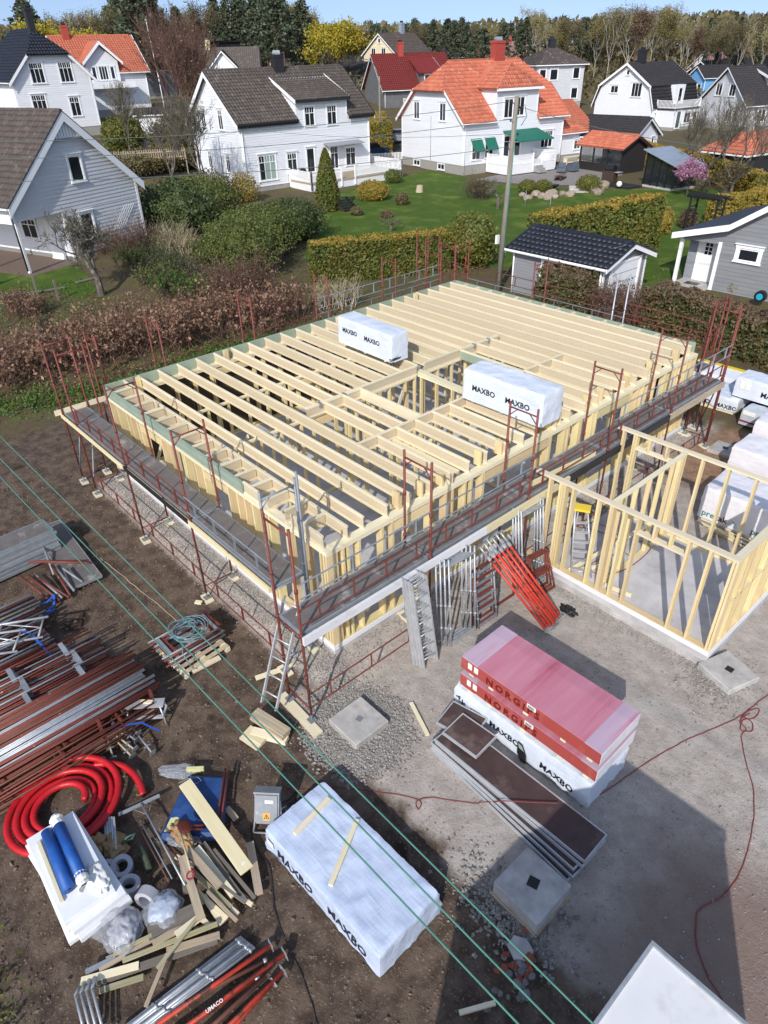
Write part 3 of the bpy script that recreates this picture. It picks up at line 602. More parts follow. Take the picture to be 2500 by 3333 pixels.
for k in range(4): leanframe((10.86+0.08*k, 3.72+0.02*k, 0.03), (10.62+0.06*k, 3.75+0.02*k, 2.05), 0.72, (0.05, 1, 0), 'galv', 'galvanised scaffold frame by the small slab frame, %s from the wall' % ORD[k], 'scaffold frame', 'galvanised frames by the small frame')
for k in range(4):
    leanframe((11.0+0.05*k, 2.12, 0.03), (10.8+0.05*k, 2.14, 1.15+0.1*(3-k)), 0.62-0.05*(k % 2), (0.03, 1, 0), 'red_steel' if k % 2 == 0 else 'galv_dull', 'guardrail frame %s standing behind the bright red props' % ('of dark red steel' if k % 2 == 0 else 'of dull grey steel'), 'guardrail', 'guard frames behind the red props', bars=(0.05, 0.35, 0.62, 0.95), spig=0.03)
leanframe((10.95, 2.85, 0.03), (10.8, 2.9, 1.35), 0.75, (0.03, 1, 0), 'red_steel', 'tall dark red guardrail frame leaning between grey frames and bright red props', 'guardrail', None, bars=(0.02, 0.98), spig=0.02)
for k in range(3): leanframe((11.42-0.1*k, 3.85, 0.03), (11.05-0.05*k, 3.9, 0.9), 0.55, (0.1, 1, 0), 'red_steel', 'short dark red guardrail frame right of the bright red props, %s from the front' % ORD[k], 'guardrail', 'short red frames by the props', bars=(0.03, 0.5, 0.97), spig=0.02)
for k in range(8):
    f = k/7; a = Vector((12.22+random.uniform(-0.06, 0.06), 2.8+0.56*f, 0.06+0.03*(k % 2))); b = Vector((10.75+random.uniform(-0.03, 0.03), 2.16+0.64*f, 1.86+0.06*(k % 3)))
    t = thing('shoring_prop', 'bright red prop leaning against the scaffold walkway, %s from the left' % ORD[k], 'prop', a, group='bright red props leaning on the scaffold'); d = b-a; u = d.normalized()
    pipe('outer_tube', t, u*0.06, d*0.86, 0.029, 'red_bright', 8); pipe('inner_tube', t, d*0.86, d, 0.023, 'galv', 8)
    mb = MB(); mb.tube(d*0.84, d*0.88, 0.042, 8); mb.build('collar_nut', 'galv', t)
    for e, s in ((Vector((0, 0, 0)), -1), (d, 1)):
        q = u.to_track_quat('Z', 'Y').to_matrix() @ Matrix.Rotation(R(45 if k % 2 else 10), 3, 'Z'); mb = MB(); mb.box(e, (0.13, 0.13, 0.01), 0, q); mb.build('end_plate', 'galv', t)
# step ladder with yellow top inside the small frame
t = thing('step_ladder', 'aluminium step ladder with yellow top standing inside the small timber frame', 'step ladder', (11.6, 4.75, SL-0.05))
for s in (-1, 1):
    pipe('leg', t, (0.02, -0.3, 0), (-0.18, s*0.2*0.6-0.1, 1.62), 0.02, 'alu', 6) if s < 0 else pipe('leg', t, (0.42, -0.1, 0), (-0.02, 0.02, 1.62), 0.02, 'alu', 6)
    pipe('leg', t, (-0.42, 0.1+0.2*s, 0), (-0.24, 0.04*s-0.02, 1.62), 0.016, 'alu', 6)
for k in range(6):
    f = (k+0.7)/7; mb = MB(); mb.beam(Vector((0.02, -0.3, 0)).lerp(Vector((-0.18, -0.22, 1.62)), f), Vector((0.42, -0.1, 0)).lerp(Vector((-0.02, 0.02, 1.62)), f), 0.08, 0.02); mb.build('tread', 'alu', t)
mb = MB(); mb.box((-0.14, -0.07, 1.65), (0.42, 0.24, 0.06), 0, Matrix.Rotation(R(28), 3, 'Z')); mb.build('top_tray', 'yellow_paint', t)
# ------------------------------------------------------------------ wrapped packs
def pack_mesh(name, lx, ly, h, mat, amp=0.02, seed=0, rnd=0.03, n=20, sag=0.0, hem=0.0, flare=0.0):
    bm = bmesh.new(); L = {}
    nx_, ny_, nz_ = max(6, int(n*lx/1.5)), max(5, int(n*ly/1.5)), max(5, int(n*h/1.2))
    def vert(side, i, j, k):
        key = (side, i, j, k)
        if key in L: return L[key]
        u, v, w = i/nx_*2-1, j/ny_*2-1, k/nz_
        x, y, z = u*lx/2, v*ly/2, w*h
        ex, ey, ez = lx/2-abs(x), ly/2-abs(y), h-z
        for (a, b) in ((ex, ey), (ex, ez), (ey, ez)):
            if a < rnd and b < rnd:
                d = (rnd-a)*(rnd-b)/rnd*0.5
                if a is ex or (a == ex): x -= math.copysign(d*0.6, u)
                if b is ey or a is ey: y -= math.copysign(d*0.6, v)
                if b is ez: z -= d*0.6
        nz1 = mnoise.noise(Vector((x*1.7+seed*9, y*1.7, z*2.5)))*amp*0.55 + mnoise.noise(Vector((x*6+seed*5, y*4, z*9)))*amp*0.7
        rid = 1-abs(mnoise.noise(Vector((x*3.1+seed*3+y*2.2, y*2.4-x*1.1, z*2.2+seed))))*2; rid = max(0, rid-0.62)*amp*3.4
        top = k == nz_; d = nz1+rid
        if top: z += d*0.9 - sag*(1-u*u)*(1-v*v)
        else:
            if abs(u) > 0.999: x += math.copysign(abs(d)*0.8, u)
            if abs(v) > 0.999: y += math.copysign(max(-amp*0.3, d)*0.6, v)
        if flare: x += u*flare*(1-w)*0.6; y += v*flare*(1-w)*(1+0.5*math.sin(x*2.4+seed)); 
        if hem and k == 0: z += hem*(0.5+0.5*math.sin(x*4+seed))*abs(mnoise.noise(Vector((x*2.2, y*2.2, seed))))*2
        L[key] = bm.verts.new((x, y, z)); return L[key]
    sides = [0]
    def face(f, a, b):
        sides[0] += 1; sd_ = sides[0]
        for i in range(a):
            for j in range(b):
                try: q = bm.faces.new([vert(sd_, *f(i, j)), vert(sd_, *f(i+1, j)), vert(sd_, *f(i+1, j+1)), vert(sd_, *f(i, j+1))]); q.smooth = True
                except ValueError: pass
    face(lambda i, j: (i, j, nz_), nx_, ny_); face(lambda i, j: (i, 0, j), nx_, nz_); face(lambda i, j: (i, ny_, j), nx_, nz_)
    face(lambda i, j: (0, i, j), ny_, nz_); face(lambda i, j: (nx_, i, j), ny_, nz_)
    bmesh.ops.recalc_face_normals(bm, faces=bm.faces); me = bpy.data.meshes.new(name); bm.to_mesh(me); bm.free(); me.materials.append(MATS[mat]); return me
def wrapped(name, label, x0, x1, y0, y1, z0, z1, mat, seed=1, amp=0.02, rz=0.0, group=None, cat='package', core=None, **k):
    t = thing(name, label, cat, ((x0+x1)/2, (y0+y1)/2, z0), rz, group)
    wm = pack_mesh(name, x1-x0, y1-y0, z1-z0, mat, amp, seed, **k); link('wrapping', wm, t); BVH[t.name] = BVHTree.FromPolygons([v.co.copy() for v in wm.vertices], [tuple(p.vertices) for p in wm.polygons])
    MB().bx(-(x1-x0)/2+0.06, (x1-x0)/2-0.06, -(y1-y0)/2+0.06, (y1-y0)/2-0.06, 0.0, (z1-z0)-0.07).build('contents', core or 'wood_stud', t)
    return t
def maxbo(t, x, z, size, ly, rot=0.0, txt='MAXBO', mat='ink', off=0.02, bold=None):
    return lettering('lettering', txt, t, (x, -ly/2-off, z), (math.cos(rot), 0, math.sin(rot)), (0, 0, 1), size, mat, bold=size*0.028 if bold is None else bold, spacing=1.02)
# on the joists
t = wrapped('lumber_package', 'white wrapped lumber package on the joists nearer the long hedge side', 2.08, 4.5, 5.5, 6.12, ZT+0.05, ZT+0.84, 'wrap_white', 3, 0.014, rz=R(-1))
maxbo(t, -0.98, 0.38, 0.19, 0.62); maxbo(t, 0.02, 0.36, 0.19, 0.62); lettering('lettering', 'BO', t, (1.1, -0.33, 0.1), (0.5, 0, -0.86), (0.86, 0, 0.5), 0.19, 'ink', bold=0.005)
for x in (-0.9, 0.0, 0.9): block('bearer', t, x-0.04, x+0.04, -0.3, 0.3, -0.045, 0.0, 'wood')
t = wrapped('lumber_package', 'white wrapped lumber package on the joists beside the stairwell opening', 7.42, 9.8, 5.22, 5.98, ZT+0.05, ZT+0.84, 'wrap_white', 8, 0.018, rz=R(1))
maxbo(t, -0.9, 0.3, 0.2, 0.76); maxbo(t, 0.12, 0.3, 0.2, 0.76)
for x in (-0.9, 0.0, 0.9): block('bearer', t, x-0.04, x+0.04, -0.34, 0.34, -0.045, 0.0, 'wood')
# long flat pack in the foreground
t = wrapped('lumber_package', 'long pale blue wrapped package lying on brown earth under the overhead wires', 12.05, 14.62, -4.2, -3.02, -0.04, 0.48, 'wrap_blue', 5, 0.02, rz=R(2.2), hem=0.1, sag=0.0, n=26, flare=0.03)
[lettering('lettering', 'MAXBO', t, (x_, -0.59-0.08, 0.16), (1, 0, -0.02), (0, 0.05, 1), 0.24, 'ink', bold=0.006) for x_ in (-0.98, 0.2)]
block('label_sheet', t, -1.2, -1.05, -0.635, -0.63, 0.24, 0.38, 'paper')
for (a, b), lb in ((((-0.86, -0.33), (-0.94, 0.43)), 'short timber batten on the pale blue package, farther from the camera'), (((0.12, -0.45), (-0.35, 0.5)), 'longer timber batten on the pale blue package, nearer its middle')):
    m3 = t.matrix_basis; p, q = Vector((12.05+1.285, -3.61, 0.45))+Matrix.Rotation(R(2.2), 3, 'Z') @ Vector((*a, 0.0)), Vector((12.05+1.285, -3.61, 0.45))+Matrix.Rotation(R(2.2), 3, 'Z') @ Vector((*b, 0.0))
    o = timber('batten', None, p+Vector((0, 0, 0.06)), q+Vector((0, 0, 0.06)), 0.075, 0.05, 'wood'); tag(o, lb, 'batten')
# plasterboard pallet
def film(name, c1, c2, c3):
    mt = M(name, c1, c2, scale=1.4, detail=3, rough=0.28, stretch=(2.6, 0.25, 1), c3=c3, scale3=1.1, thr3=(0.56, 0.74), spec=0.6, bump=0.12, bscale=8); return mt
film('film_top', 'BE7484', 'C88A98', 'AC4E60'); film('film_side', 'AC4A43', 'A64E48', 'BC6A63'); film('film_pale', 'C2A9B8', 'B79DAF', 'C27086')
t = wrapped('lumber_package', 'torn white wrapped package under the red plasterboard packs', 12.2, 15.12, -0.06, 1.06, 0.0, 0.62, 'wrap_white', 11, 0.028, rz=R(0.8), hem=0.16, n=20)
maxbo(t, -0.62, 0.24, 0.19, 1.12, rot=-0.03, off=0.05); maxbo(t, 0.5, 0.16, 0.19, 1.12, rot=-0.06, off=0.05); lettering('lettering', 'AX', t, (-1.42, -0.6, 0.36), (0.8, 0, -0.6), (0.6, 0, 0.8), 0.16, 'ink', bold=0.004)
for x in (-1.15, -1.0): block('label_sheet', t, x, x+0.1, -0.612, -0.6, 0.2, 0.34, 'paper')
mb = MB(); mb.prism([(0.05, -0.622, 0.42), (0.14, -0.622, 0.40), (0.24, -0.622, 0.2), (0.26, -0.622, 0.03), (0.16, -0.622, 0.0), (0.06, -0.622, 0.16)], (0, 0.03, 0)); mb.build('tear', 'black_plastic', t)
mb = MB(); mb.prism([(0.07, -0.625, 0.42), (0.14, -0.625, 0.40), (0.2, -0.625, 0.3), (0.09, -0.625, 0.32)], (0, 0.004, 0)); mb.build('tear_liner', 'green_board', t)
def gips(z0, label, seed):
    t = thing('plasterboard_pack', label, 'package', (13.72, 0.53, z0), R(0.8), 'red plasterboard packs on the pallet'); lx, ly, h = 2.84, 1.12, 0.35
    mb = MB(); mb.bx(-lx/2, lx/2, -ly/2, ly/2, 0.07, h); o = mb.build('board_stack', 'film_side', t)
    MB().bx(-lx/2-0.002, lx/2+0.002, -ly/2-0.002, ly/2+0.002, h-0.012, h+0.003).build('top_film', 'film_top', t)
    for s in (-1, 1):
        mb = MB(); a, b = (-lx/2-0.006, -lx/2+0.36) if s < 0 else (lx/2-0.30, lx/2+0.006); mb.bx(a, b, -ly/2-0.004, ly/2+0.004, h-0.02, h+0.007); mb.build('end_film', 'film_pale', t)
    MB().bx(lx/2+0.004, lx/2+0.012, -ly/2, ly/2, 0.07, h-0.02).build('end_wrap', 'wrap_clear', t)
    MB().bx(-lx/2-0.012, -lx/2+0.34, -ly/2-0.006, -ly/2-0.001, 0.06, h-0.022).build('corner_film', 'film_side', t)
    for x in (-1.2, -0.75, 0.0, 0.75, 1.25): block('spacer_block', t, x-0.05, x+0.05, -ly/2+0.01, ly/2-0.01, 0.0, 0.068, 'wood')
    lettering('lettering', 'NORGIPS', t, (-0.86, -ly/2-0.002, 0.105), (1, 0, 0), (0, 0, 1), 0.21, 'ink_dkred', bold=0.006, spacing=1.42)
    for x in (-1.27, -1.13): block('label_sheet', t, x, x+0.09, -ly/2-0.011, -ly/2-0.007, 0.16, 0.3, 'paper')
    block('label_sheet', t, 0.02, 0.2, -ly/2-0.012, -ly/2-0.008, 0.235, 0.33, 'paper')
    for zz in (0.25, 0.27, 0.29): block('label_print', t, 0.04, 0.17, -ly/2-0.0145, -ly/2-0.0125, zz, zz+0.01, 'ink_black')
gips(0.64, 'lower red film-wrapped plasterboard pack between white package and upper pack', 1); gips(1.07, 'upper red film-wrapped plasterboard pack with pink top', 2)
# packs at the right edge
t = wrapped('lumber_package', 'low white wrapped package lying at the far scaffold corner', 8.3, 10.25, 15.62, 16.9, 0.12, 0.55, 'wrap_white', 21, 0.03, rz=R(3), hem=0.05); maxbo(t, -0.62, 0.08, 0.2, 1.28, off=0.04); maxbo(t, 0.28, 0.06, 0.2, 1.28, off=0.05)
block('bearer', t, -0.9, 0.9, -0.6, -0.45, -0.1, 0.0, 'wood')
t = wrapped('lumber_package', 'white wrapped package with grey end stacked on the maroon striped packs', 9.95, 13.2, 15.85, 16.7, 0.62, 1.28, 'wrap_white', 22, 0.014); maxbo(t, -0.75, 0.2, 0.24, 0.85); 
for x in (-1.45, -1.27): block('label_sheet', t, x, x+0.14, -0.447, -0.435, 0.3, 0.55, 'paper')
for k, (x, sd) in enumerate(((10.65, 31), (11.42, 32))):
    t = wrapped('insulation_pack', ('silver wrapped pack with maroon stripe, lower left of the pair' if k == 0 else 'silver wrapped pack with maroon stripe and lettering at the frame edge'), x, x+0.74+0.5*k, 15.1, 15.8, 0.08, 0.58, 'wrap_grey', sd, 0.016, group='silver packs with maroon stripe')
    w = 0.37+0.25*k; block('stripe', t, -w-0.012, w, -0.366, -0.358, 0.1, 0.16, 'ink_red'); block('label_sheet', t, -w+0.05, -w+0.45, -0.372, -0.366, 0.36, 0.5, 'paper')
    if k: lettering('lettering', 'BERG', t, (-0.42, -0.37, 0.28), (1, 0, 0), (0, 0, 1), 0.15, 'ink_red', bold=0.004); lettering('lettering', 'HOLM', t, (-0.42, -0.37, 0.17), (1, 0, 0), (0, 0, 1), 0.15, 'ink_red', bold=0.004)
t = wrapped('roofing_pack', 'white wrapped pack of roofing units behind the small frame, farthest of three', 11.7, 14.6, 13.3, 14.3, 0.25, 1.2, 'wrap_clear', 41, 0.014); block('bearer', t, -1.3, 1.3, -0.4, 0.4, -0.25, 0, 'wood_grey')
t = wrapped('roofing_pack', 'white wrapped pack of roofing units behind the small frame, middle of three', 11.85, 14.9, 11.6, 12.7, 0.2, 1.05, 'wrap_clear', 42, 0.016); block('bearer', t, -1.3, 1.3, -0.5, 0.5, -0.2, 0, 'wood'); lettering('lettering', 'pre', t, (-0.9, -0.6, 0.04), (1, 0, 0), (0, 0, 1), 0.2, 'ink_teal', bold=0.003)
t = wrapped('roofing_pack', 'white wrapped pack lettered in teal and black seen through the small frame', 12.3, 14.9, 9.12, 10.3, 0.12, 1.02, 'wrap_clear', 43, 0.016, rz=R(1.5)); block('bearer', t, -1.2, 1.25, -0.5, 0.5, -0.12, 0, 'wood')
for x in (-1.2, 0.05, 1.15):
    lettering('lettering', 'pre', t, (x, -0.64, 0.1), (1, 0, 0), (0, 0, 1), 0.24, 'ink_teal', bold=0.004); lettering('lettering', 'tak', t, (x+0.36, -0.64, 0.1), (1, 0, 0), (0, 0, 1), 0.24, 'ink_black', bold=0.004)
    mb = MB()
    for a, b in (((0.72, 0.1), (0.72, 0.2)), ((0.72, 0.2), (0.80, 0.28)), ((0.80, 0.28), (0.88, 0.2)), ((0.88, 0.2), (0.88, 0.1)), ((0.76, 0.16), (0.80, 0.21))): mb.beam((x+a[0], -0.645, a[1]), (x+b[0], -0.645, b[1]), 0.006, 0.02, up=Vector((0, 1, 0)))
    mb.build('house_logo', 'ink_teal', t)
t = thing('insulation_board', 'stack of long white insulation boards with yellow edge beside the clipped hedge', 'insulation', (9.6, 17.6, 0.0))
for k in range(4): block('board', t, -1.9, 3.4, -0.5+0.01*k, 0.5, 0.1+0.13*k, 0.225+0.13*k, 'styro')
block('yellow_sheet', t, -1.9, -0.2, 0.35, 0.55, 0.62, 0.64, 'yellow_paint')
for k in range(9): tag(timber('wood_scrap', None, Vector((12.9+random.uniform(-0.5, 0.6), 8.85+random.uniform(-0.12, 0.12), 0.03+0.02*k)), Vector((13.7+random.uniform(-0.5, 0.6), 8.8+random.uniform(-0.12, 0.12), 0.03+0.02*k)), 0.05, 0.018, 'wood_pale'), 'thin pale wood strip lying before the teal lettered pack', 'wood strip', 'wood strips before the teal lettered pack')
# ------------------------------------------------------------------ site hut at the bottom edge
t = thing('site_hut', 'white flat-roofed site hut cut off by the bottom picture edge', 'site hut', (18.32, -4.92, 0)); w, l, h = 2.16, 3.96, 3.42
MB().bx(-w/2+0.03, w/2-0.03, -l/2+0.03, l/2-0.03, 0.1, h-0.06).build('wall_panels', 'white_metal', t)
MB().bx(-w/2+0.02, w/2-0.02, -l/2+0.02, l/2-0.02, h-0.06, h-0.012).build('roof_sheet', 'white_metal', t)
for a in ((-w/2, w/2, l/2-0.035, l/2), (-w/2, w/2, -l/2, -l/2+0.035), (-w/2, -w/2+0.035, -l/2+0.036, l/2-0.036), (w/2-0.035, w/2, -l/2+0.036, l/2-0.036)): block('roof_edge', t, a[0], a[1], a[2], a[3], h-0.1, h+0.02, 'galv')
block('door', t, w/2-0.02, w/2+0.012, -0.45, 0.45, 0.2, 2.2, 'white_metal'); block('skid', t, -w/2+0.2, -w/2+0.4, -l/2, l/2, 0, 0.1, 'galv_dull'); block('skid', t, w/2-0.4, w/2-0.2, -l/2, l/2, 0, 0.1, 'galv_dull')
# ------------------------------------------------------------------ concrete pads
def pad(cx, cy, s, z, rz, label, pl=0.13, dz=0.0):
    t = thing('concrete_pad', label, 'concrete pad', (cx, cy, gz(cx, cy)-0.04), R(rz), 'concrete pads with steel plates'); h = z-gz(cx, cy)+0.04
    bm = bmesh.new(); bmesh.ops.create_cube(bm, size=1); bmesh.ops.scale(bm, vec=(s, s, h), verts=bm.verts); bmesh.ops.translate(bm, vec=(0, 0, h/2), verts=bm.verts)
    bmesh.ops.bevel(bm, geom=bm.edges[:], offset=0.015, segments=1, affect='EDGES'); me = bpy.data.meshes.new('block'); bm.to_mesh(me); bm.free(); me.materials.append(MATS['concrete']); link('block', me, t)
    mb = MB(); mb.box((0.0, 0.02, h+0.004), (pl, pl, 0.008), 0, Matrix.Rotation(0.3, 3, 'Z')); mb.build('steel_plate', 'galv_dull' if pl < 0.12 else 'black_plastic', t)
    return t
pad(11.28, -1.69, 0.80, 0.15, 0, 'square concrete pad in crushed stone by the scaffold corner', 0.11); pad(15.37, -1.83, 0.80, 0.33, 0, 'raised concrete pad at the shadow edge beside the dark panels', 0.16)
pad(15.36, 4.44, 0.80, 0.14, -18, 'concrete pad at the outer corner of the small frame', 0.14); pad(11.15, 13.15, 0.78, 0.1, 2, 'concrete pad behind the far end of the scaffold', 0.16)
block('form_board', bpy.data.objects['concrete_pad.001'], -0.42, 0.42, -0.425, -0.402, 0.0, 0.1, 'wood_grey'); block('form_board', bpy.data.objects['concrete_pad.001'], 0.402, 0.425, -0.42, 0.42, 0.0, 0.1, 'wood_grey')
# ------------------------------------------------------------------ dark formwork panels
def panel(name, label, p, lx, ly, rz, z, group, tilt=0.0, mat='form_ply', thick=0.06, edge='alu'):
    t = thing(name, label, 'panel', (p[0], p[1], z), rz, group); t.rotation_euler[1] = tilt
    MB().bx(-lx/2+0.02, lx/2-0.02, -ly/2+0.02, ly/2-0.02, 0.0, thick-0.008).build('plywood', mat, t); mb = MB()
    for a in ((-lx/2, lx/2, -ly/2, -ly/2+0.022), (-lx/2, lx/2, ly/2-0.022, ly/2), (-lx/2, -lx/2+0.022, -ly/2+0.022, ly/2-0.022), (lx/2-0.022, lx/2, -ly/2+0.022, ly/2-0.022)): mb.bx(*a, -0.002, thick)
    mb.build('edge_frame', edge, t); return t
for k in range(5):
    dx, dy = (0.0, 0.03, -0.02, 0.05, 0.04)[k], (-0.13, -0.09, -0.05, 0.02, 0.04)[k]
    panel('walkway_panel', 'top dark brown walkway panel of the long stack beside the red packs' if k == 4 else 'grey-edged walkway panel in the long stack beside the red packs, %s from the bottom' % ORD[k], (14.12+dx, -0.76+dy), 3.07, 0.62, R(-1.5+1.2*k-2), 0.005+0.062*k, 'stack of long walkway panels', edge='alu')
panel('walkway_panel', 'short dark panel on the ground end of the long panel stack', (12.72, -0.45), 0.72, 0.6, R(12), 0.32, 'short dark panels', edge='alu'); panel('walkway_panel', 'short dark panel lying askew on the long panel stack', (13.05, -0.62), 0.75, 0.58, R(4), 0.39, 'short dark panels', edge='alu')
# ------------------------------------------------------------------ stored scaffold parts on the left
def guard(p, L, h, mat, label, group, tilt=0.0, cat='guardrail', name='guardrail', r=0.017, vert_n=4, wide=False):
    t = thing(name, label, cat, p, 0, group); t.rotation_euler = (0, R(random.uniform(-1.5, 1.5)), R(random.uniform(-1.2, 1.2))+tilt)
    for x in (0, h): pipe('rail', t, (x, -L/2, 0), (x, L/2, 0), r, mat, 6)
    for k in range(vert_n):
        y = -L/2+L*(k+0.35)/vert_n*1.02
        mb = MB(); mb.bx(0, h, y-(0.045 if wide else 0.014), y+(0.045 if wide else 0.014), -0.008, 0.008); mb.build('upright', mat if not wide else 'galv_dull', t)
    return t
LB = {'red_steel': 'dark red steel guardrail frame', 'galv': 'bright galvanised guardrail frame', 'galv_dull': 'dull grey guardrail frame', 'brown_steel': 'brown rusty guardrail frame'}
lay = ['red_steel', 'red_steel', 'galv_dull', 'red_steel', 'brown_steel', 'red_steel', 'red_steel', 'brown_steel']
n = 0
for zl in range(7):
    for k in range(8 if zl < 6 else 0):
        mt_ = lay[(k*3+zl*5+int(random.random()*3)) % 8]
        if zl == 6: mt_ = ('red_steel', 'red_steel', 'galv', 'red_steel', 'red_steel')[k]
        x = 7.12+0.165*k+random.uniform(-0.03, 0.03)+0.03*zl*0
        guard((x, -5.75+random.uniform(-0.12, 0.12)-0.03*k, 0.05+0.08*zl), 3.15, 0.34 if mt_ != 'galv' else 0.12, mt_, LB[mt_]+' in the large stack above the red conduit coil', 'guardrail frames in the large stack', vert_n=3); n += 1
for k in range(17):
    mt_ = 'galv' if 9 <= k <= 12 else ('red_steel', 'red_steel', 'brown_steel', 'red_steel', 'galv_dull')[k % 5]; x = 7.1+0.077*k
    guard((x, -5.8+random.uniform(-0.1, 0.1), 0.56+random.uniform(-0.008, 0.012)), 3.3, 0.035, mt_, LB[mt_].replace('guardrail frame', 'folded guardrail')+' in the top layer of the large stack', 'folded guardrails on the large stack', vert_n=2)
for zl in range(6):
    for k in range(3):
        mt_ = ('galv_dull', 'red_steel', 'red_steel')[(k+zl) % 3]
        guard((5.85+0.40*k+random.uniform(-0.03, 0.03), -5.95+random.uniform(-0.1, 0.1), 0.06+0.09*zl), 3.0, 0.48, mt_, LB[mt_]+' with broad uprights in the middle stack', 'guardrail frames in the middle stack', wide=True, vert_n=3)
for zl in range(6):
    for k in range(9):
        mt_ = ('red_steel', 'red_steel', 'galv_dull', 'brown_steel', 'red_steel', 'galv')[(k*2+zl*3) % 6]; x = 4.62+0.125*k+random.uniform(-0.02, 0.02); y0 = -8.4; y1 = -5.22+random.uniform(-0.12, 0.18)
        pipe('scaffold_tube', None, (x, y0, 0.08+0.075*zl), (x+random.uniform(-0.04, 0.04), y1, 0.08+0.075*zl+random.uniform(-0.01, 0.01)), 0.024, mt_, 7, label='%s scaffold tube in the strapped stack at the left picture edge' % {'red_steel': 'dark red', 'galv_dull': 'dull grey', 'brown_steel': 'rusty brown', 'galv': 'bright galvanised'}[mt_], cat='tube', group='scaffold tubes in the strapped stack')
for zl in range(5):
    for k in range(6):
        mt_ = ('galv', 'red_steel', 'galv_dull', 'wood_grey')[(k+zl*3) % 4]; x = 3.75+0.13*k
        pipe('scaffold_tube', None, (x, -8.2, 0.08+0.085*zl), (x+random.uniform(-0.03, 0.03), -5.0+random.uniform(-0.1, 0.1), 0.08+0.085*zl), 0.026, mt_, 7, label='%s tube in the small stack under the aluminium frames' % {'red_steel': 'dark red', 'galv_dull': 'dull grey', 'wood_grey': 'pale weathered', 'galv': 'bright galvanised'}[mt_], cat='tube', group='tubes under the aluminium frames')
for k, (a, b) in enumerate((((4.2, -6.6), (5.1, -5.0)), ((4.35, -7.0), (5.3, -5.5)))):
    t = thing('aluminium_frame', ('aluminium scaffold frame lying across the strapped tubes, upper one' if k == 0 else 'aluminium scaffold frame lying across the strapped tubes, lower one'), 'scaffold frame', (a[0], a[1], 0.66+0.1*k), 0, 'aluminium frames on the tubes')
    d = Vector((b[0]-a[0], b[1]-a[1], 0.02)); s = Vector((-d.y, d.x, 0)).normalized()*0.62
    for f in (0, 1): pipe('upright', t, -s*f, d-s*f, 0.026, 'alu', 8)
    for f in (0.05, 0.5, 0.95): pipe('crossbar', t, d*f, d*f-s, 0.02, 'alu', 6)
    pipe('brace', t, d*0.5, d*0.95-s*0.5, 0.014, 'alu', 6); pipe('brace', t, d*0.5-s, d*0.95-s*0.5, 0.014, 'alu', 6)
def ribbon(name, label, pts, w, mat, cat='strap'):
    mb = MB(); pts = [Vector(p) for p in pts]
    for a, b in zip(pts[:-1], pts[1:]): mb.beam(a, b+(b-a).normalized()*w*0.2, w, 0.006)
    return mb.build(name, mat, label=label, cat=cat)
ribbon('lashing_strap', 'blue lashing strap round the stacked scaffold tubes', [(5.0, -5.55, 0.56), (5.18, -5.45, 0.58), (5.42, -5.42, 0.56), (5.62, -5.36, 0.4), (5.72, -5.3, 0.15)], 0.05, 'strap_blue'); ribbon('lashing_strap', 'blue lashing strap trailing from the large stack to the red conduit', [(8.28, -5.1, 0.3), (8.42, -5.15, 0.25), (8.55, -4.95, 0.3), (8.72, -4.72, 0.32), (8.95, -4.52, 0.12)], 0.035, 'strap_blue')
ribbon('lashing_strap', 'crumpled blue strap heap beside the short red tubes', [(3.7, -4.9, 0.05), (3.85, -4.75, 0.12), (3.8, -4.55, 0.2), (4.0, -4.65, 0.1), (4.1, -4.85, 0.06), (4.25, -4.7, 0.15), (4.2, -4.95, 0.05)], 0.05, 'strap_blue')
tag(timber('support_beam', None, (8.42, -6.0, 0.1), (8.42, -4.3, 0.1), 0.06, 0.2, 'wood_grey'), 'grey timber beam under the edge of the large guardrail stack', 'beam')
for y in (-5.35, -4.35): tag(timber('stack_stanchion', None, (8.44, y, 0.05), (8.38, y+0.02, 0.6), 0.07, 0.05, 'red_steel'), 'dark red flat stanchion standing at the side of the large stack, %s' % ('nearer the conduit coil' if y < -5 else 'nearer the step stool'), 'stanchion')
# stacked dark deck panels at the left edge
for k in range(12): panel('walkway_panel', 'top grey-brown panel of the stack at the left picture edge' if k == 11 else 'grey-edged panel in the stack at the left picture edge, %s from the bottom' % ORD[k], (1.8+random.uniform(-0.02, 0.02), -5.0+random.uniform(-0.03, 0.03)), 0.66, 2.5, R(3), 0.02+0.062*k, 'stacked panels at the left edge', mat='deck_ply', edge='galv_dull')
panel('walkway_panel', 'large grey-brown panel lying tilted on the earth beside the panel stack', (2.28, -3.72), 2.9, 0.74, R(-2), 0.1, None, mat='deck_ply', tilt=R(3), edge='galv_dull')
for k, (a, b, mt_) in enumerate((((2.35, -4.6), (3.05, -3.55), 'red_steel'), ((2.5, -4.4), (3.25, -3.45), 'red_steel'), ((2.6, -4.9), (3.9, -4.65), 'red_steel'), ((2.7, -4.75), (3.95, -4.5), 'red_steel'), ((2.85, -4.6), (3.9, -4.42), 'galv_dull'), ((3.0, -4.6), (4.0, -4.3), 'red_steel'), ((2.75, -4.2), (3.95, -4.25), 'red_steel'), ((3.05, -4.15), (3.85, -4.12), 'galv_dull'), ((2.0, -4.1), (2.9, -4.25), 'galv_dull'), ((3.1, -4.05), (3.65, -3.85), 'galv_dull'))):
    za = 0.34 if k in (0, 1, 8) else 0.2
    pipe('short_tube', None, (a[0], a[1], za+0.01*k), (b[0], b[1], 0.09 if k not in (0, 1) else 0.22), 0.03, mt_, 8, label='%s short tube in the loose heap beside the tilted panel' % ('dark red' if mt_ == 'red_steel' else 'dull grey'), cat='tube', group='short tubes beside the tilted panel')
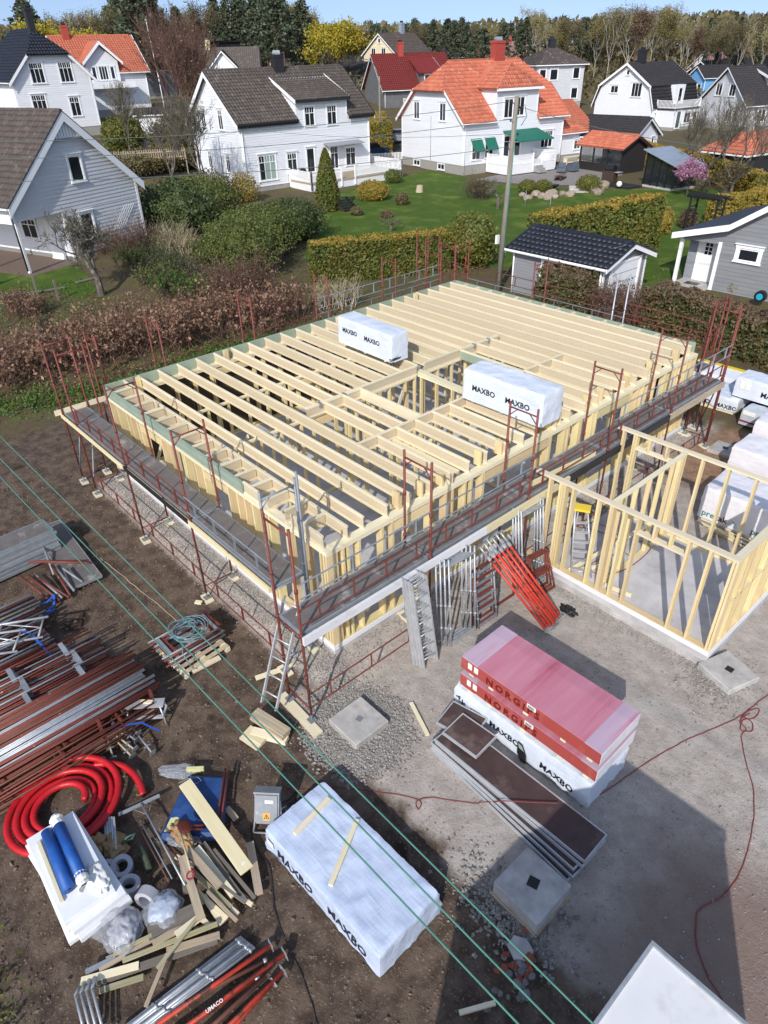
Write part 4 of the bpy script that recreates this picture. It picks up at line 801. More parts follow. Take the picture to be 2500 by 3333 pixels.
# pallet with red frames and a cable coil
t = thing('wooden_pallet', 'wooden pallet under red frames and the coiled blue-grey cable', 'pallet', (7.35, -3.0, -0.04), R(4))
for k in range(7): block('slat', t, -0.58+0.18*k, -0.48+0.18*k, -0.55, 0.55, 0.11, 0.13, 'wood_grey')
for y in (-0.5, 0, 0.5): block('bearer', t, -0.6, 0.62, y-0.05, y+0.05, 0.0, 0.108, 'wood')
for k in range(7):
    t = thing('guardrail', 'red steel frame stacked on the pallet under the cable coil' if k % 3 else 'grey steel frame stacked on the pallet under the cable coil', 'guardrail', (7.0+random.uniform(-0.03, 0.03), -3.02+random.uniform(-0.08, 0.08), 0.12+0.05*k), R(random.uniform(-3, 3)+3), 'frames stacked on the pallet'); mt_ = 'red_steel' if k % 3 else 'galv_dull'
    for x in (0, 0.62): pipe('rail', t, (x, -0.65, 0), (x, 0.65, 0), 0.022, mt_, 6)
    for y in (-0.45, 0.6): mb = MB(); mb.bx(0, 0.62, y-0.03, y+0.03, -0.01, 0.012); mb.build('crossbar', mt_, t)
M('cable_blue', '5C7C8C', '6E8C98', scale=5, rough=0.5)
mb = MB()
for q in range(7):
    cx, cy, rr = 7.32+random.uniform(-0.08, 0.08), -3.0+random.uniform(-0.1, 0.1), random.uniform(0.2, 0.36); ph = random.random()*6
    mb.path([(cx+rr*math.cos(a+ph)*(1+0.12*math.sin(3*a)), cy+rr*1.1*math.sin(a+ph), 0.47+0.02*q+0.012*math.sin(2*a+q)) for a in [k*6.28/22 for k in range(22)]], 0.011, 5, closed=True)
mb.path([(7.5, -3.2, 0.5), (7.75, -3.35, 0.4), (7.95, -3.3, 0.1), (8.05, -3.1, 0.0)], 0.011, 5); mb.build('cable_coil', 'cable_blue', label='blue-grey electric cable coiled on the red frames of the pallet', cat='cable', smooth=True)
# ------------------------------------------------------------------ base jacks and aluminium stool
for k, (x1, y1, x2, y2) in enumerate(((258, 1520, 283, 1570), (257, 1540, 280, 1575), (262, 1552, 300, 1585), (258, 1575, 296, 1600), (252, 1590, 292, 1620), (228, 1582, 246, 1640), (272, 1510, 268, 1560), (280, 1512, 280, 1562), (256, 1605, 286, 1635), (300, 1590, 330, 1628), (262, 1585, 290, 1592))):
    a, b = at(x1, y1, 0.1), at(x2, y2, 0.03); t = thing('base_jack', 'screw base jack lying in the heap between stool and red conduit', 'base jack', b, 0, 'base jacks in the heap'); d = a-b; d.z += 0.02
    pipe('spindle', t, (0, 0, 0.0), d, 0.018, 'wood_grey' if k % 3 else 'galv_dull', 7); q = d.to_track_quat('Z', 'Y').to_matrix(); mb = MB(); mb.box((0, 0, 0.02), (0.12, 0.12, 0.01), 0, q); mb.build('foot_plate', 'galv_dull', t)
    mb = MB(); mb.box(d*0.4, (0.13, 0.02, 0.02), 0, q); mb.box(d*0.4, (0.05, 0.05, 0.03), 0, q); mb.build('wing_nut', 'galv_dull', t)
t = thing('step_stool', 'low aluminium work stool standing between base jacks and plank', 'step stool', (8.42, -4.5, -0.04), R(52))
for s in (-1, 1):
    for e in (-1, 1): pipe('leg', t, (s*0.36, e*0.17, 0), (s*0.3, e*0.09, 0.42), 0.018, 'alu', 6)
    mb = MB(); mb.bx(s*0.33-0.02, s*0.33+0.02, -0.13, 0.13, 0.18, 0.21); mb.build('brace', 'alu', t)
block('top_board', t, -0.36, 0.36, -0.1, 0.1, 0.42, 0.45, 'alu'); block('lower_rail', t, -0.33, 0.33, -0.16, -0.11, 0.18, 0.24, 'alu'); tag(timber('wood_offcut', None, Vector((8.36, -4.53, 0.435)), Vector((8.52, -4.38, 0.435)), 0.07, 0.035, 'wood'), 'small wood offcut lying on the aluminium stool', 'wood block')
# ------------------------------------------------------------------ red conduit
pts = []; N_ = 150
for i in range(N_):
    f = i/(N_-1); a = 1.0 + f*4.35*2*math.pi; r = 0.36+0.56*f; lay_ = 0.07+0.055*(1+math.sin(a*0.5+1.0))*0.8
    pts.append((9.22+r*0.98*math.cos(a), -6.42+r*1.04*math.sin(a), lay_))
c = Vector(pts[-1])
mb = MB(); mb.path(pts, 0.056, 12)
for i in range(30): pass
mb2 = MB(); mb2.path([(8.95, -6.42, 0.14), (9.08, -6.3, 0.17), (9.2, -6.2, 0.16), (9.3, -6.05, 0.12)], 0.056, 12)
mt = MATS['conduit']; N, L = nodes_of(mt)
t = thing('conduit_coil', 'bright red corrugated conduit coiled on the earth beside the white foam boards', 'conduit', (0, 0, 0))
def corrugate(pts, r, n=14, step=0.021):
    P = [Vector(p) for p in pts]; out = [P[0]]; acc = 0
    for a, b in zip(P[:-1], P[1:]):
        d = (b-a).length; m_ = max(1, int(d/step)); out += [a.lerp(b, (k+1)/m_) for k in range(m_)]
    w = MB(); w.path(out, r, n, rf=lambda f: r*(1.0+0.028*(1 if int(f*(len(out)-1)) % 2 else -1))); return w
corrugate(pts, 0.058).build('coil', 'conduit', t, smooth=True)
tail = [at(205, 1652, 0.1), at(240, 1648, 0.12), at(268, 1655, 0.12), at(290, 1672, 0.11), at(304, 1695, 0.09), at(311, 1722, 0.06)]
ts = []
for i in range(len(tail)-1):
    for k in range(6): ts.append(tail[i].lerp(tail[i+1], k/6))
for _ in range(6): ts = [ts[0]]+[(ts[i-1]+ts[i]*2+ts[i+1])/4 for i in range(1, len(ts)-1)]+[ts[-1]]
corrugate(ts, 0.058).build('loose_end', 'conduit', t, smooth=True)
pipe('end_opening', t, ts[-1], ts[-1]+(ts[-1]-ts[-3]).normalized()*0.008, 0.05, 'black_plastic', 12)
# ------------------------------------------------------------------ foam boards and blue rolls
for k in range(6):
    lb = ('topmost white foam board under the blue rolls' if k == 5 else 'bottom white foam board of the stack on brown earth' if k == 0 else 'white foam board in the stack under the blue rolls, %s from the bottom' % ORD[k])
    t = thing('foam_board', lb, 'foam board', (10.63+(-0.06, 0.02, 0.05, -0.04, 0.03, -0.02)[k], -6.72+(0.06, -0.05, 0.03, -0.02, 0.03, 0.0)[k], -0.03+0.1*k), R((3, -2, 4, 0, 2, -1)[k]), 'white foam boards in the stack'); l_, w_ = (1.75, 0.78) if k % 2 == 0 else (1.62, 0.72)
    bm = bmesh.new(); bmesh.ops.create_cube(bm, size=1); bmesh.ops.scale(bm, vec=(l_, w_, 0.098), verts=bm.verts); bmesh.ops.translate(bm, vec=(0, 0, 0.05), verts=bm.verts); bmesh.ops.bevel(bm, geom=bm.edges[:], offset=0.006, segments=1, affect='EDGES'); me = bpy.data.meshes.new('board'); bm.to_mesh(me); bm.free(); me.materials.append(MATS['styro']); link('board', me, t)
for k, (a, b) in enumerate((((9.95, -6.78, 0.65), (11.05, -6.86, 0.65)), ((9.92, -6.60, 0.65), (11.02, -6.66, 0.65)))):
    t = thing('membrane_roll', 'dark blue membrane roll on the foam boards' if k == 0 else 'bright blue membrane roll with white torn wrapper on the foam boards', 'roll', a, 0, 'blue membrane rolls'); d = Vector(b)-Vector(a)
    pipe('roll', t, (0, 0, 0), d, 0.085, 'blue_roll', 16); pipe('core', t, d, d+d.normalized()*0.004, 0.03, 'cable_dark', 10)
    if k:
        for e0, e1, sd in ((-0.14, 0.06, 4), (d.length-0.08, d.length+0.16, 9)):
            w = MB(); u = d.normalized(); pp = []; 
            for i in range(7):
                f = i/6; rr = 0.088+0.03*math.sin(i*2.1+sd)*f if e0 > 0 else 0.088+0.03*math.sin(i*2.1+sd)*(1-f); pp.append((u*(e0+(e1-e0)*f), rr))
            for i in range(6): w.tube(pp[i][0], pp[i+1][0], pp[i][1], 11, r2=pp[i+1][1], cap=False)
            w.build('torn_wrapper', 'paper', t)
tag(timber('wood_strip', None, (9.98, -6.93, 0.6), (11.12, -7.0, 0.6), 0.05, 0.03, 'wood'), 'narrow wood strip beside the dark blue roll', 'wood strip')
mb = MB()
for i in range(9):
    for j in range(7): pass
def crumple(name, label, c, rx, ry, rz_, mat, cat, seed, rough=0.35, n=3, nf=2.2, neck=None):
    bm = bmesh.new(); bmesh.ops.create_icosphere(bm, subdivisions=n+1, radius=1)
    for v in bm.verts:
        p = v.co.copy(); k = 1+rough*mnoise.noise(p*nf+Vector((seed, 0, 0)))+rough*0.5*(1-2*abs(mnoise.noise(p*nf*2.2+Vector((0, seed, 0)))))
        v.co = Vector((p.x*rx*k, p.y*ry*k, max(-0.6, p.z)*rz_*k+rz_*0.55))
        if neck is not None:
            s_ = max(0.0, p.dot(Vector(neck).normalized())-0.75)*3.2; v.co += Vector(neck)*s_
    for f in bm.faces: f.smooth = True
    me = bpy.data.meshes.new(name); bm.to_mesh(me); bm.free(); me.materials.append(MATS[mat]); return link(name, me, None, c, label, cat)
crumple('torn_wrapper_sheet', 'torn white wrapper paper lying on the topmost foam board', (11.12, -6.5, 0.57), 0.22, 0.12, 0.035, 'paper', 'paper', 3, 0.5)
# ------------------------------------------------------------------ gasket rolls, bags, tarp
for k, (px, py, tl, rz_) in enumerate(((232, 1880, 0.15, 0), (262, 1868, 0.25, 1), (275, 1915, 0.1, 2), (325, 1930, 1.35, 0.5))):
    p = at(px, py, 0.12); nm = ('far left one of the loose group', 'one leaning behind the others', 'large one in the middle', 'one standing on edge beside the clear bag')[k]
    t = thing('gasket_roll', 'grey foam gasket roll, '+nm, 'roll', (p.x, p.y, 0.02), rz_, 'grey gasket rolls'); t.rotation_euler = (tl, 0.12*k, rz_); w_ = 0.15; r1, r2 = 0.165, 0.095
    if k == 3: t.location.z = 0.14
    mb = MB(); nn = 28
    for a0 in range(nn):
        a, b = 2*math.pi*a0/nn, 2*math.pi*(a0+1)/nn; f = lambda r, t_, z: Vector((r*math.cos(t_), r*math.sin(t_), z))
        mb.quad(f(r1, a, 0), f(r1, b, 0), f(r1, b, w_), f(r1, a, w_)); mb.quad(f(r2, b, 0), f(r2, a, 0), f(r2, a, w_), f(r2, b, w_)); mb.quad(f(r2, a, w_), f(r1, a, w_), f(r1, b, w_), f(r2, b, w_)); mb.quad(f(r1, a, 0), f(r2, a, 0), f(r2, b, 0), f(r1, b, 0))
    mb.build('roll_body', 'gasket', t)
p = at(268, 2020, 0.0); crumple('plastic_bag', 'clear plastic rubbish bag between foam boards and weathered planks', (p.x-0.03, p.y, -0.03), 0.30, 0.27, 0.24, 'poly_clear', 'plastic bag', 2, 0.22, 4, 1.6, neck=(-0.1, -0.12, 0.02)); crumple('bag_contents', 'white scraps inside the clear rubbish bag by the foam boards', (p.x-0.03, p.y+0.02, 0.0), 0.19, 0.17, 0.13, 'gasket', 'waste', 7, 0.4, 3)
p = at(358, 1975, 0.0); crumple('plastic_bag', 'blue-white plastic bag beside the offcut heap', (p.x-0.03, p.y, -0.02), 0.25, 0.27, 0.2, 'poly_clear', 'plastic bag', 12, 0.22, 4, 1.7, neck=(0.14, -0.02, 0.0)); crumple('bag_contents', 'blue-grey cloth inside the plastic bag beside the offcut heap', (p.x-0.03, p.y, 0.0), 0.2, 0.22, 0.15, 'wrap_blue', 'waste', 17, 0.2, 3)
t = thing('tarpaulin', 'dark blue tarpaulin sheet laid over an insulation pack behind the pale plank', 'tarpaulin', (0, 0, 0)); cor = [at(405, 1668, 0.16), at(490, 1672, 0.16), at(482, 1808, 0.14), at(336, 1812, 0.05)]
mb = MB(); nn = 14
P_ = [[None]*(nn+1) for _ in range(nn+1)]
for i in range(nn+1):
    for j in range(nn+1):
        a = cor[0].lerp(cor[1], i/nn); b = cor[3].lerp(cor[2], i/nn); q = a.lerp(b, j/nn); e = min(i, nn-i, j, nn-j); q.z += 0.02*fnoise(q.x*5, q.y*5) + (0.0 if e else -0.1) + 0.02*abs(fnoise(q.x*2, q.y*9)); P_[i][j] = q
for i in range(nn):
    for j in range(nn): mb.quad(P_[i][j], P_[i+1][j], P_[i+1][j+1], P_[i][j+1])
mb.build('sheet', 'blue_tarp', t, smooth=True)
cc = (cor[0]+cor[1]+cor[2]+cor[3])/4; mb = MB(); mb.prism([cc.lerp(c_, 0.8)*1.0-Vector((0, 0, cc.lerp(c_, 0.8).z+0.04)) for c_ in cor], (0, 0, 0.13)); mb.build('insulation_slab', 'yellow_foam', t)
p = at(385, 1665, 0.05); o = crumple('plastic_sheet', 'crumpled clear plastic sheet at the far edge of the blue tarpaulin', (p.x, p.y, 0.0), 0.30, 0.13, 0.07, 'poly_clear', 'plastic sheet', 22, 0.3, 4, 2.0); o.rotation_euler[2] = R(48)
p = at(395, 1815, 0.02); o = crumple('plastic_sheet', 'crumpled clear plastic sheet at the near edge of the blue tarpaulin', (p.x, p.y, 0.0), 0.24, 0.1, 0.06, 'poly_clear', 'plastic sheet', 25, 0.3, 4, 2.0); o.rotation_euler[2] = R(48)
p = at(422, 1662, 0.1); tag(MB().box((0, 0, 0), (0.3, 0.06, 0.09)).build('foam_strip', 'yellow_foam', loc=p), 'yellow foam strip under the plastic at the tarpaulin edge', 'foam').rotation_euler[2] = R(50)
for k, (x1, y1, x2, y2, mt_) in enumerate(((487, 1660, 466, 1785, 'red_steel'), (494, 1664, 474, 1795, 'red_steel'), (370, 1785, 440, 1782, 'red_steel'), (365, 1795, 440, 1790, 'red_steel'))): pipe('steel_tube', None, at(x1, y1, 0.2), at(x2, y2, 0.17), 0.02, mt_, 7, label='dark red tube lying on the %s edge of the blue tarpaulin, %s' % (('outer', 'inner', 'near', 'near')[k], ('left', 'right', 'upper', 'lower')[k]), cat='tube', group='red tubes on the tarpaulin')
mb = MB(); mb.path([at(385, 1692, 0.22), at(405, 1682, 0.24), at(428, 1679, 0.22), at(435, 1686, 0.2), at(425, 1692, 0.2), at(400, 1700, 0.2), at(392, 1708, 0.18)], 0.007, 5); mb.build('bent_rod', 'galv_dull', label='bent grey steel rod lying on the blue tarpaulin', cat='rod', smooth=True)
# ------------------------------------------------------------------ planks and offcuts
def board(label, x1, y1, x2, y2, z1, z2, w, th, mat, name='plank', cat='plank', group=None):
    o = timber(name, None, at(x1, y1, z1), at(x2, y2, z2), w, th, mat); return tag(o, label, cat, group)
t = thing('cladding_plank', 'long pale grooved plank lying across tarpaulin and offcut heap', 'plank', (0, 0, 0)); a, b = at(400, 1690, 0.3), at(534, 1880, 0.26)
timber('board', t, a, b, 0.2, 0.03, 'wood_pale'); d = (b-a).normalized(); s = Vector((0, 0, 1)).cross(d).normalized()
timber('tongue', t, a-s*0.108-Vector((0, 0, 0.002)), b-s*0.108-Vector((0, 0, 0.002)), 0.014, 0.012, 'wood'); block('label_sheet', t, b.x-0.2, b.x-0.1, b.y-0.02, b.y+0.04, b.z+0.0165, b.z+0.018, 'paper')
board('short grey board lying alone right of the offcut heap', 540, 1820, 560, 1932, 0.06, 0.06, 0.12, 0.045, 'wood_grey', 'offcut', 'board'); board('small grey board end under the tarpaulin corner', 490, 1745, 510, 1770, 0.03, 0.05, 0.1, 0.03, 'wood_grey', 'offcut', 'board')
off = [(405, 1835, 475, 1915, 0.30, 0.24, .11, .05, 'wood_grey'), (393, 1850, 435, 1985, 0.34, 0.24, .12, .05, 'wood_grey'), (425, 1830, 505, 1935, 0.22, 0.14, .10, .04, 'wood'), (440, 1820, 520, 1935, 0.16, 0.1, .06, .04, 'wood_old'), (450, 1838, 530, 1945, 0.14, 0.08, .05, .04, 'wood'), (462, 1835, 550, 1940, 0.13, 0.07, .05, .045, 'wood_old'), (415, 1880, 500, 1960, 0.14, 0.1, .06, .04, 'wood_moss'), (430, 1900, 515, 1975, 0.1, 0.07, .05, .045, 'wood'), (420, 1920, 490, 1985, 0.1, 0.06, .07, .03, 'wood'), (440, 1935, 480, 1995, 0.08, 0.05, .08, .03, 'wood'), (455, 1895, 530, 1950, 0.2, 0.12, .04, .04, 'wood_old'), (400, 1890, 440, 1950, 0.12, 0.1, .05, .05, 'wood_moss'), (380, 1850, 420, 1870, .1, .12, .06, .04, 'wood'), (410, 1960, 455, 2003, .07, .05, .07, .045, 'wood'), (395, 1870, 402, 1930, .05, .05, .08, .05, 'wood_grey'), (470, 1905, 545, 1955, .06, .05, .05, .05, 'wood'), (448, 1925, 512, 1990, .17, .1, .045, .045, 'wood_grey')]
for k, q in enumerate(off): board('%s timber offcut in the heap under the long pale plank' % {'wood_old': 'dark grey', 'wood_grey': 'grey weathered', 'wood': 'pale yellow', 'wood_moss': 'mossy olive'}[q[8]], *q[:4], q[4], q[5], q[6], q[7], q[8], 'offcut', 'offcut', 'offcuts in the heap')
low = [(320, 2015, 425, 1965, .12, .16, .22, .03, 'wood_old'), (330, 2040, 432, 1980, .14, .12, .1, .04, 'wood_grey'), (380, 2020, 440, 1975, .17, .16, .1, .04, 'wood'), (230, 2072, 400, 1998, .05, .1, .05, .045, 'wood_moss'), (215, 2095, 330, 2030, .06, .08, .05, .045, 'wood_grey'), (265, 2075, 470, 1995, .12, .13, .055, .045, 'wood_moss'), (175, 2120, 300, 2085, .05, .07, .1, .03, 'wood'), (170, 2135, 470, 2030, .03, .06, .1, .04, 'wood_old'), (215, 2140, 310, 2110, .02, .03, .08, .02, 'wood_moss'), (360, 2055, 475, 2020, .07, .07, .1, .04, 'wood_grey'), (340, 2092, 430, 1978, .2, .22, .05, .035, 'wood_moss'), (315, 2175, 362, 2060, .16, .2, .055, .03, 'wood_grey'), (185, 2100, 250, 2068, .06, .06, .06, .04, 'galv_dull'), (245, 2060, 340, 2015, .1, .12, .05, .04, 'wood_moss')]
for k, q in enumerate(low): board('%s plank in the loose layer above the grey and red tubes' % {'wood_old': 'dark grey', 'wood_grey': 'grey weathered', 'wood': 'pale tan', 'wood_moss': 'mossy olive', 'galv_dull': 'grey metal'}[q[8]], *q[:4], q[4], q[5], q[6], q[7], q[8], 'weathered_plank', 'plank', 'weathered planks above the tubes')
for k, q in enumerate(((545, 1580, 620, 1600, 0.08, 0.08, .16, .09, 'wood'), (528, 1585, 565, 1610, .03, .03, .25, .05, 'wood'), (533, 1577, 572, 1600, .09, .09, .22, .045, 'wood_pale'), (548, 1545, 618, 1590, .16, .16, .2, .07, 'wood_grey'), (550, 1538, 620, 1583, .235, .235, .2, .06, 'wood_grey'))):
    board(('lowest block of the timber stack under the ladder', 'pale board beside the timber stack under the ladder, lower one', 'pale board beside the timber stack under the ladder, upper one', 'grey middle block of the timber stack under the ladder', 'grey top block that carries the ladder feet')[k], *q[:4], q[4], q[5], q[6], q[7], q[8], 'timber_block', 'timber block')
for lb, q in (('loose pale board on the earth beside the ladder foot', (552, 1465, 642, 1434, .02, .02, .1, .04, 'wood')), ('loose batten lying alone on the gravel near the dark panels', (888, 1518, 924, 1588, .03, .03, .07, .04, 'wood')), ('short batten lying beside the rubble at the shadow edge', (992, 2188, 1070, 2166, .02, .05, .06, .04, 'wood')), ('small wood block on the earth near the scaffold feet', (422, 1300, 436, 1302, .03, .03, .1, .04, 'wood')), ('pale board under the pallet of red frames', (415, 1450, 475, 1420, .04, .04, .12, .04, 'wood'))): board(lb, *q[:4], q[4], q[5], q[6], q[7], q[8])
# tools: long grey squeegee poles, shovel, barrel tube
t = thing('screed_rake', 'long grey T-headed rake lying between conduit coil and tarpaulin', 'rake', (0, 0, 0)); pipe('handle', t, at(305, 1735, 0.14), at(400, 1912, 0.34), 0.016, 'galv', 7); a, b = at(256, 1760, .1), at(345, 1718, .14); timber('head', t, a, b, 0.06, 0.02, 'galv_dull'); pipe('stay', t, at(320, 1760, .14), at(285, 1747, .12), 0.006, 'galv_dull', 5); pipe('stay', t, at(320, 1760, .14), at(330, 1725, .13), 0.006, 'galv_dull', 5)
for k, (x1, y1, x2, y2) in enumerate(((298, 1780, 365, 1905), (306, 1778, 372, 1898))): pipe('steel_rod', None, at(x1, y1, 0.06), at(x2, y2, 0.2), 0.012, 'brown_steel' if k == 0 else 'galv_dull', 6, label='%s rod lying beside the T-headed rake' % ('brown rusty' if k == 0 else 'dull grey'), cat='rod')
t = thing('shovel', 'red handled shovel lying in the offcut heap', 'shovel', (0, 0, 0)); pipe('shaft', t, at(390, 1800, .4), at(412, 1880, .36), 0.016, 'wood_grey', 7); pipe('shaft', t, at(368, 1830, .2), at(408, 1890, .3), 0.014, 'red_steel', 7)
p = at(398, 1785, .42); bm = bmesh.new(); bmesh.ops.create_uvsphere(bm, u_segments=12, v_segments=8, radius=1); [setattr(v, 'co', Vector((v.co.x*0.14, v.co.y*0.1, abs(v.co.z)*0.04))) for v in bm.verts]; me = bpy.data.meshes.new('blade'); bm.to_mesh(me); bm.free(); me.materials.append(MATS['red_steel']); link('blade', me, t, p)
mb = MB(); q = at(412, 1890, .34); mb.path([q+Vector((0.06*math.cos(a), 0.06*math.sin(a), 0.02*math.sin(a))) for a in [k*6.28/12 for k in range(12)]], 0.016, 6, closed=True); mb.build('grip', 'ink_red', t, smooth=True)
M('mossy_tube', '4C5240', '3A3F33', scale=6, rough=0.9); pipe('mossy_pipe', None, at(307, 1830, .08), at(322, 1880, .08), 0.06, 'mossy_tube', 12, label='short mossy green pipe beside the gasket rolls', cat='pipe')
p = at(245, 1840, .1)
for k in range(5): tag(timber('metal_channel', None, at(226+5*k, 1765, .1+.03*k), at(232+5*k, 1835, .1+.02*k), 0.03, 0.03, 'galv'), 'thin grey metal channel in the bunch beside the conduit coil', 'channel', 'metal channels by the conduit')
for k, (x, y, rx, ry, sd) in enumerate(((250, 1830, .2, .14, 5), (215, 1825, .14, .1, 8), (390, 1800, .16, .1, 6), (405, 1820, .12, .08, 9))): crumple('cardboard_scrap', ('brown crumpled cardboard beside the metal channels', 'small brown cardboard scrap by the conduit coil', 'yellow-brown cardboard on the offcut heap', 'small cardboard piece under the shovel')[k], at(x, y, 0.05+0.08*(k > 1)), rx, ry, 0.08, 'cardboard', 'cardboard', sd, 0.6, 3)
mb = MB(); mb.path([at(262, 1822, .16), at(275, 1808, .2), at(292, 1800, .2), at(285, 1812, .16), at(268, 1818, .14), at(250, 1842, .1)], 0.02, 6); M('net_green', '4B6B5C', '3A5548', scale=12, rough=0.8); mb.build('green_cord', 'net_green', label='dull green cord bunch over the cardboard by the conduit', cat='cord', smooth=True)
# grey and red tubes at the bottom edge
for k in range(7):
    o_ = (0, 12, 6, 20, 26, 33, 40)[k]; z_ = (0.06, .06, .13, .06, .13, .06, .06)[k]
    t = thing('scaffold_tube', 'grey coupled tube in the bundle above the red props, %s from the top left' % ORD[k], 'tube', (0, 0, 0), 0, 'grey tubes in the lower bundle'); a, b = at(250+o_, 2235+o_*0.25, z_), at(522+o_*0.7, 2024+o_*0.55, z_); pipe('tube', t, a, b, 0.026, 'galv', 8)
    for f in (0.27, 0.62, 0.95): pipe('coupling', t, a.lerp(b, f), a.lerp(b, f+0.02), 0.037, 'galv', 8)
for k, (x1, y1, x2, y2, z_, mt_) in enumerate(((330, 2220, 585, 2042, .12, 'red_worn'), (400, 2165, 580, 2072, .06, 'brown_steel'), (345, 2260, 615, 2060, .14, 'red_worn'), (300, 2290, 565, 2105, .07, 'red_worn'), (400, 2270, 575, 2108, .13, 'brown_steel'), (440, 2270, 612, 2097, .1, 'red_worn'), (430, 2300, 590, 2122, .05, 'red_worn'))):
    a, b = at(x1, y1, z_), at(x2, y2, z_); t = thing('shoring_prop', '%s prop lying in the bundle at the bottom picture edge' % ('worn red' if mt_ == 'red_worn' else 'rusty brown'), 'prop', (0, 0, 0), 0, 'worn red props at the bottom edge'); pipe('outer_tube', t, a, b, 0.031, mt_, 9)
    if k in (0, 2, 5, 6):
        q = (b-a).to_track_quat('Z', 'Y').to_matrix(); mb = MB(); mb.box(b, (0.14, 0.14, 0.012), 0, q @ Matrix.Rotation(0.6*k, 3, 'Z')); mb.build('end_plate', 'galv', t)
    if k in (1, 3): pipe('collar_nut', t, b.lerp(a, 0.02), b.lerp(a, 0.06), 0.042, 'galv', 8)
    if k == 2:
        e = (b-a).normalized(); p = a+e*0.62; nrm = (CAM-p).normalized(); up_ = e.cross(nrm).normalized()*-1; lettering('lettering', 'UMACO', t, p+nrm*0.033-up_*0.02, e, -nrm.cross(e)*-1, 0.065, 'ink_white', bold=0.001)
for k in range(4):
    t = thing('scaffold_bay', 'grey tube frame end standing out of the bundle in the bottom left', 'scaffold frame', (0, 0, 0), 0, 'grey frame ends at bottom left'); a, b = at(163+12*k, 2150-5*k, .2), at(185+14*k, 2240, .1); pipe('upright', t, a, b, 0.02, 'galv', 7); pipe('crossbar', t, a, at(172+12*k, 2130-6*k, .1), 0.02, 'galv', 7)
# ------------------------------------------------------------------ distribution box
t = thing('distribution_box', 'grey electric distribution box on tube legs beside the long pale blue package', 'electric box', (11.74, -3.98, -0.04), R(44))
q = Matrix.Rotation(R(-28), 3, 'X'); c = Vector((0, 0, 0.42))
bm = bmesh.new(); bmesh.ops.create_cube(bm, size=1); bmesh.ops.scale(bm, vec=(0.4, 0.2, 0.52), verts=bm.verts); bmesh.ops.bevel(bm, geom=bm.edges[:], offset=0.025, segments=2, affect='EDGES'); bmesh.ops.transform(bm, matrix=Matrix.Translation(c) @ q.to_4x4(), verts=bm.verts); me = bpy.data.meshes.new('cabinet'); bm.to_mesh(me); bm.free(); me.materials.append(MATS['box_grey']); link('cabinet', me, t)
def onface(x, z, d=0.103): return c+q @ Vector((x, -d, z))
mb = MB(); mb.box(onface(0, -0.12), (0.12, 0.004, 0.13), 0, q); mb.build('warning_label', 'label_orange', t); mb = MB(); mb.box(onface(0.04, 0.13), (0.13, 0.004, 0.05), 0, q); mb.build('white_label', 'paper', t)
mb = MB()
for a, b in (((-0.04, -0.15), (0.04, -0.15)), ((0.04, -0.15), (0, -0.08)), ((0, -0.08), (-0.04, -0.15)), ((0.004, -0.1), (-0.008, -0.122)), ((-0.008, -0.122), (0.008, -0.12)), ((0.008, -0.12), (-0.004, -0.142))): mb.beam(onface(a[0], a[1], 0.107), onface(b[0], b[1], 0.107), 0.007, 0.004, up=q @ Vector((0, -1, 0)))
mb.build('warning_symbol', 'ink_black', t); mb = MB(); mb.box(c+q @ Vector((0, 0, 0.27)), (0.42, 0.21, 0.03), 0, q); mb.build('lid', 'box_grey', t)
for s in (-1, 1):
    mb = MB(); mb.path([c+q @ Vector((s*0.2, 0.0, 0.1)), c+q @ Vector((s*0.22, 0.0, -0.3)), Vector((s*0.24, -0.22, 0.02)), Vector((s*0.24, 0.1, 0.02)), Vector((s*0.22, 0.22, 0.1)), c+q @ Vector((s*0.2, 0.1, -0.1))], 0.014, 7); mb.build('stand', 'galv', t, smooth=True)
pipe('stand_bar', t, (-0.24, -0.22, 0.02), (0.24, -0.22, 0.02), 0.013, 'galv', 7)
# ------------------------------------------------------------------ cables
def cable(name, label, pts, r, mat, z=0.015, cat='cable'):
    P = []
    for x, y, *zz in pts: p = at(x, y, zz[0] if zz else z); P.append(p)
    C = []
    for i in range(len(P)-1):
        p0, p1, p2, p3 = P[max(i-1, 0)], P[i], P[i+1], P[min(i+2, len(P)-1)]
        for k in range(10):
            s = k/10; C.append(0.5*((2*p1)+(p2-p0)*s+(2*p0-5*p1+4*p2-p3)*s*s+(3*p1-p0-3*p2+p3)*s**3))
    C.append(P[-1])
    for p in C:
        g_ = gz(p.x, p.y)
        if p.z < 0.05: p.z = g_+r*0.9; p.x += 0.012*fnoise(p.x*6, p.y*6, 2); p.y += 0.012*fnoise(p.x*6, p.y*6, 7)
    mb = MB(); mb.path(C, r, 6); return mb.build(name, mat, label=label, cat=cat, smooth=True)
cable('power_cable', 'black cable snaking over the earth from the electric box to the bottom edge', [(605, 1745), (575, 1752), (545, 1768), (542, 1800), (556, 1830), (582, 1870), (588, 1925), (595, 1975), (620, 2040), (645, 2090), (668, 2150), (690, 2230)], 0.012, 'cable_dark')
cable('power_cable', 'dark cable looped beside the electric box', [(600, 1730), (625, 1718), (640, 1700), (632, 1730), (612, 1752), (592, 1742), (600, 1715)], 0.012, 'cable_dark', 0.02)
cable('power_cable', 'red cable running from the electric box over the dark panels to the pallet', [(612, 1700), (650, 1700), (700, 1694), (760, 1695), (830, 1708), (870, 1716), (908, 1730), (905, 1745), (900, 1730), (930, 1722), (1000, 1732), (1060, 1732, .1), (1090, 1730, .34), (1150, 1733, .36), (1205, 1735, .36)], 0.009, 'cable_red')
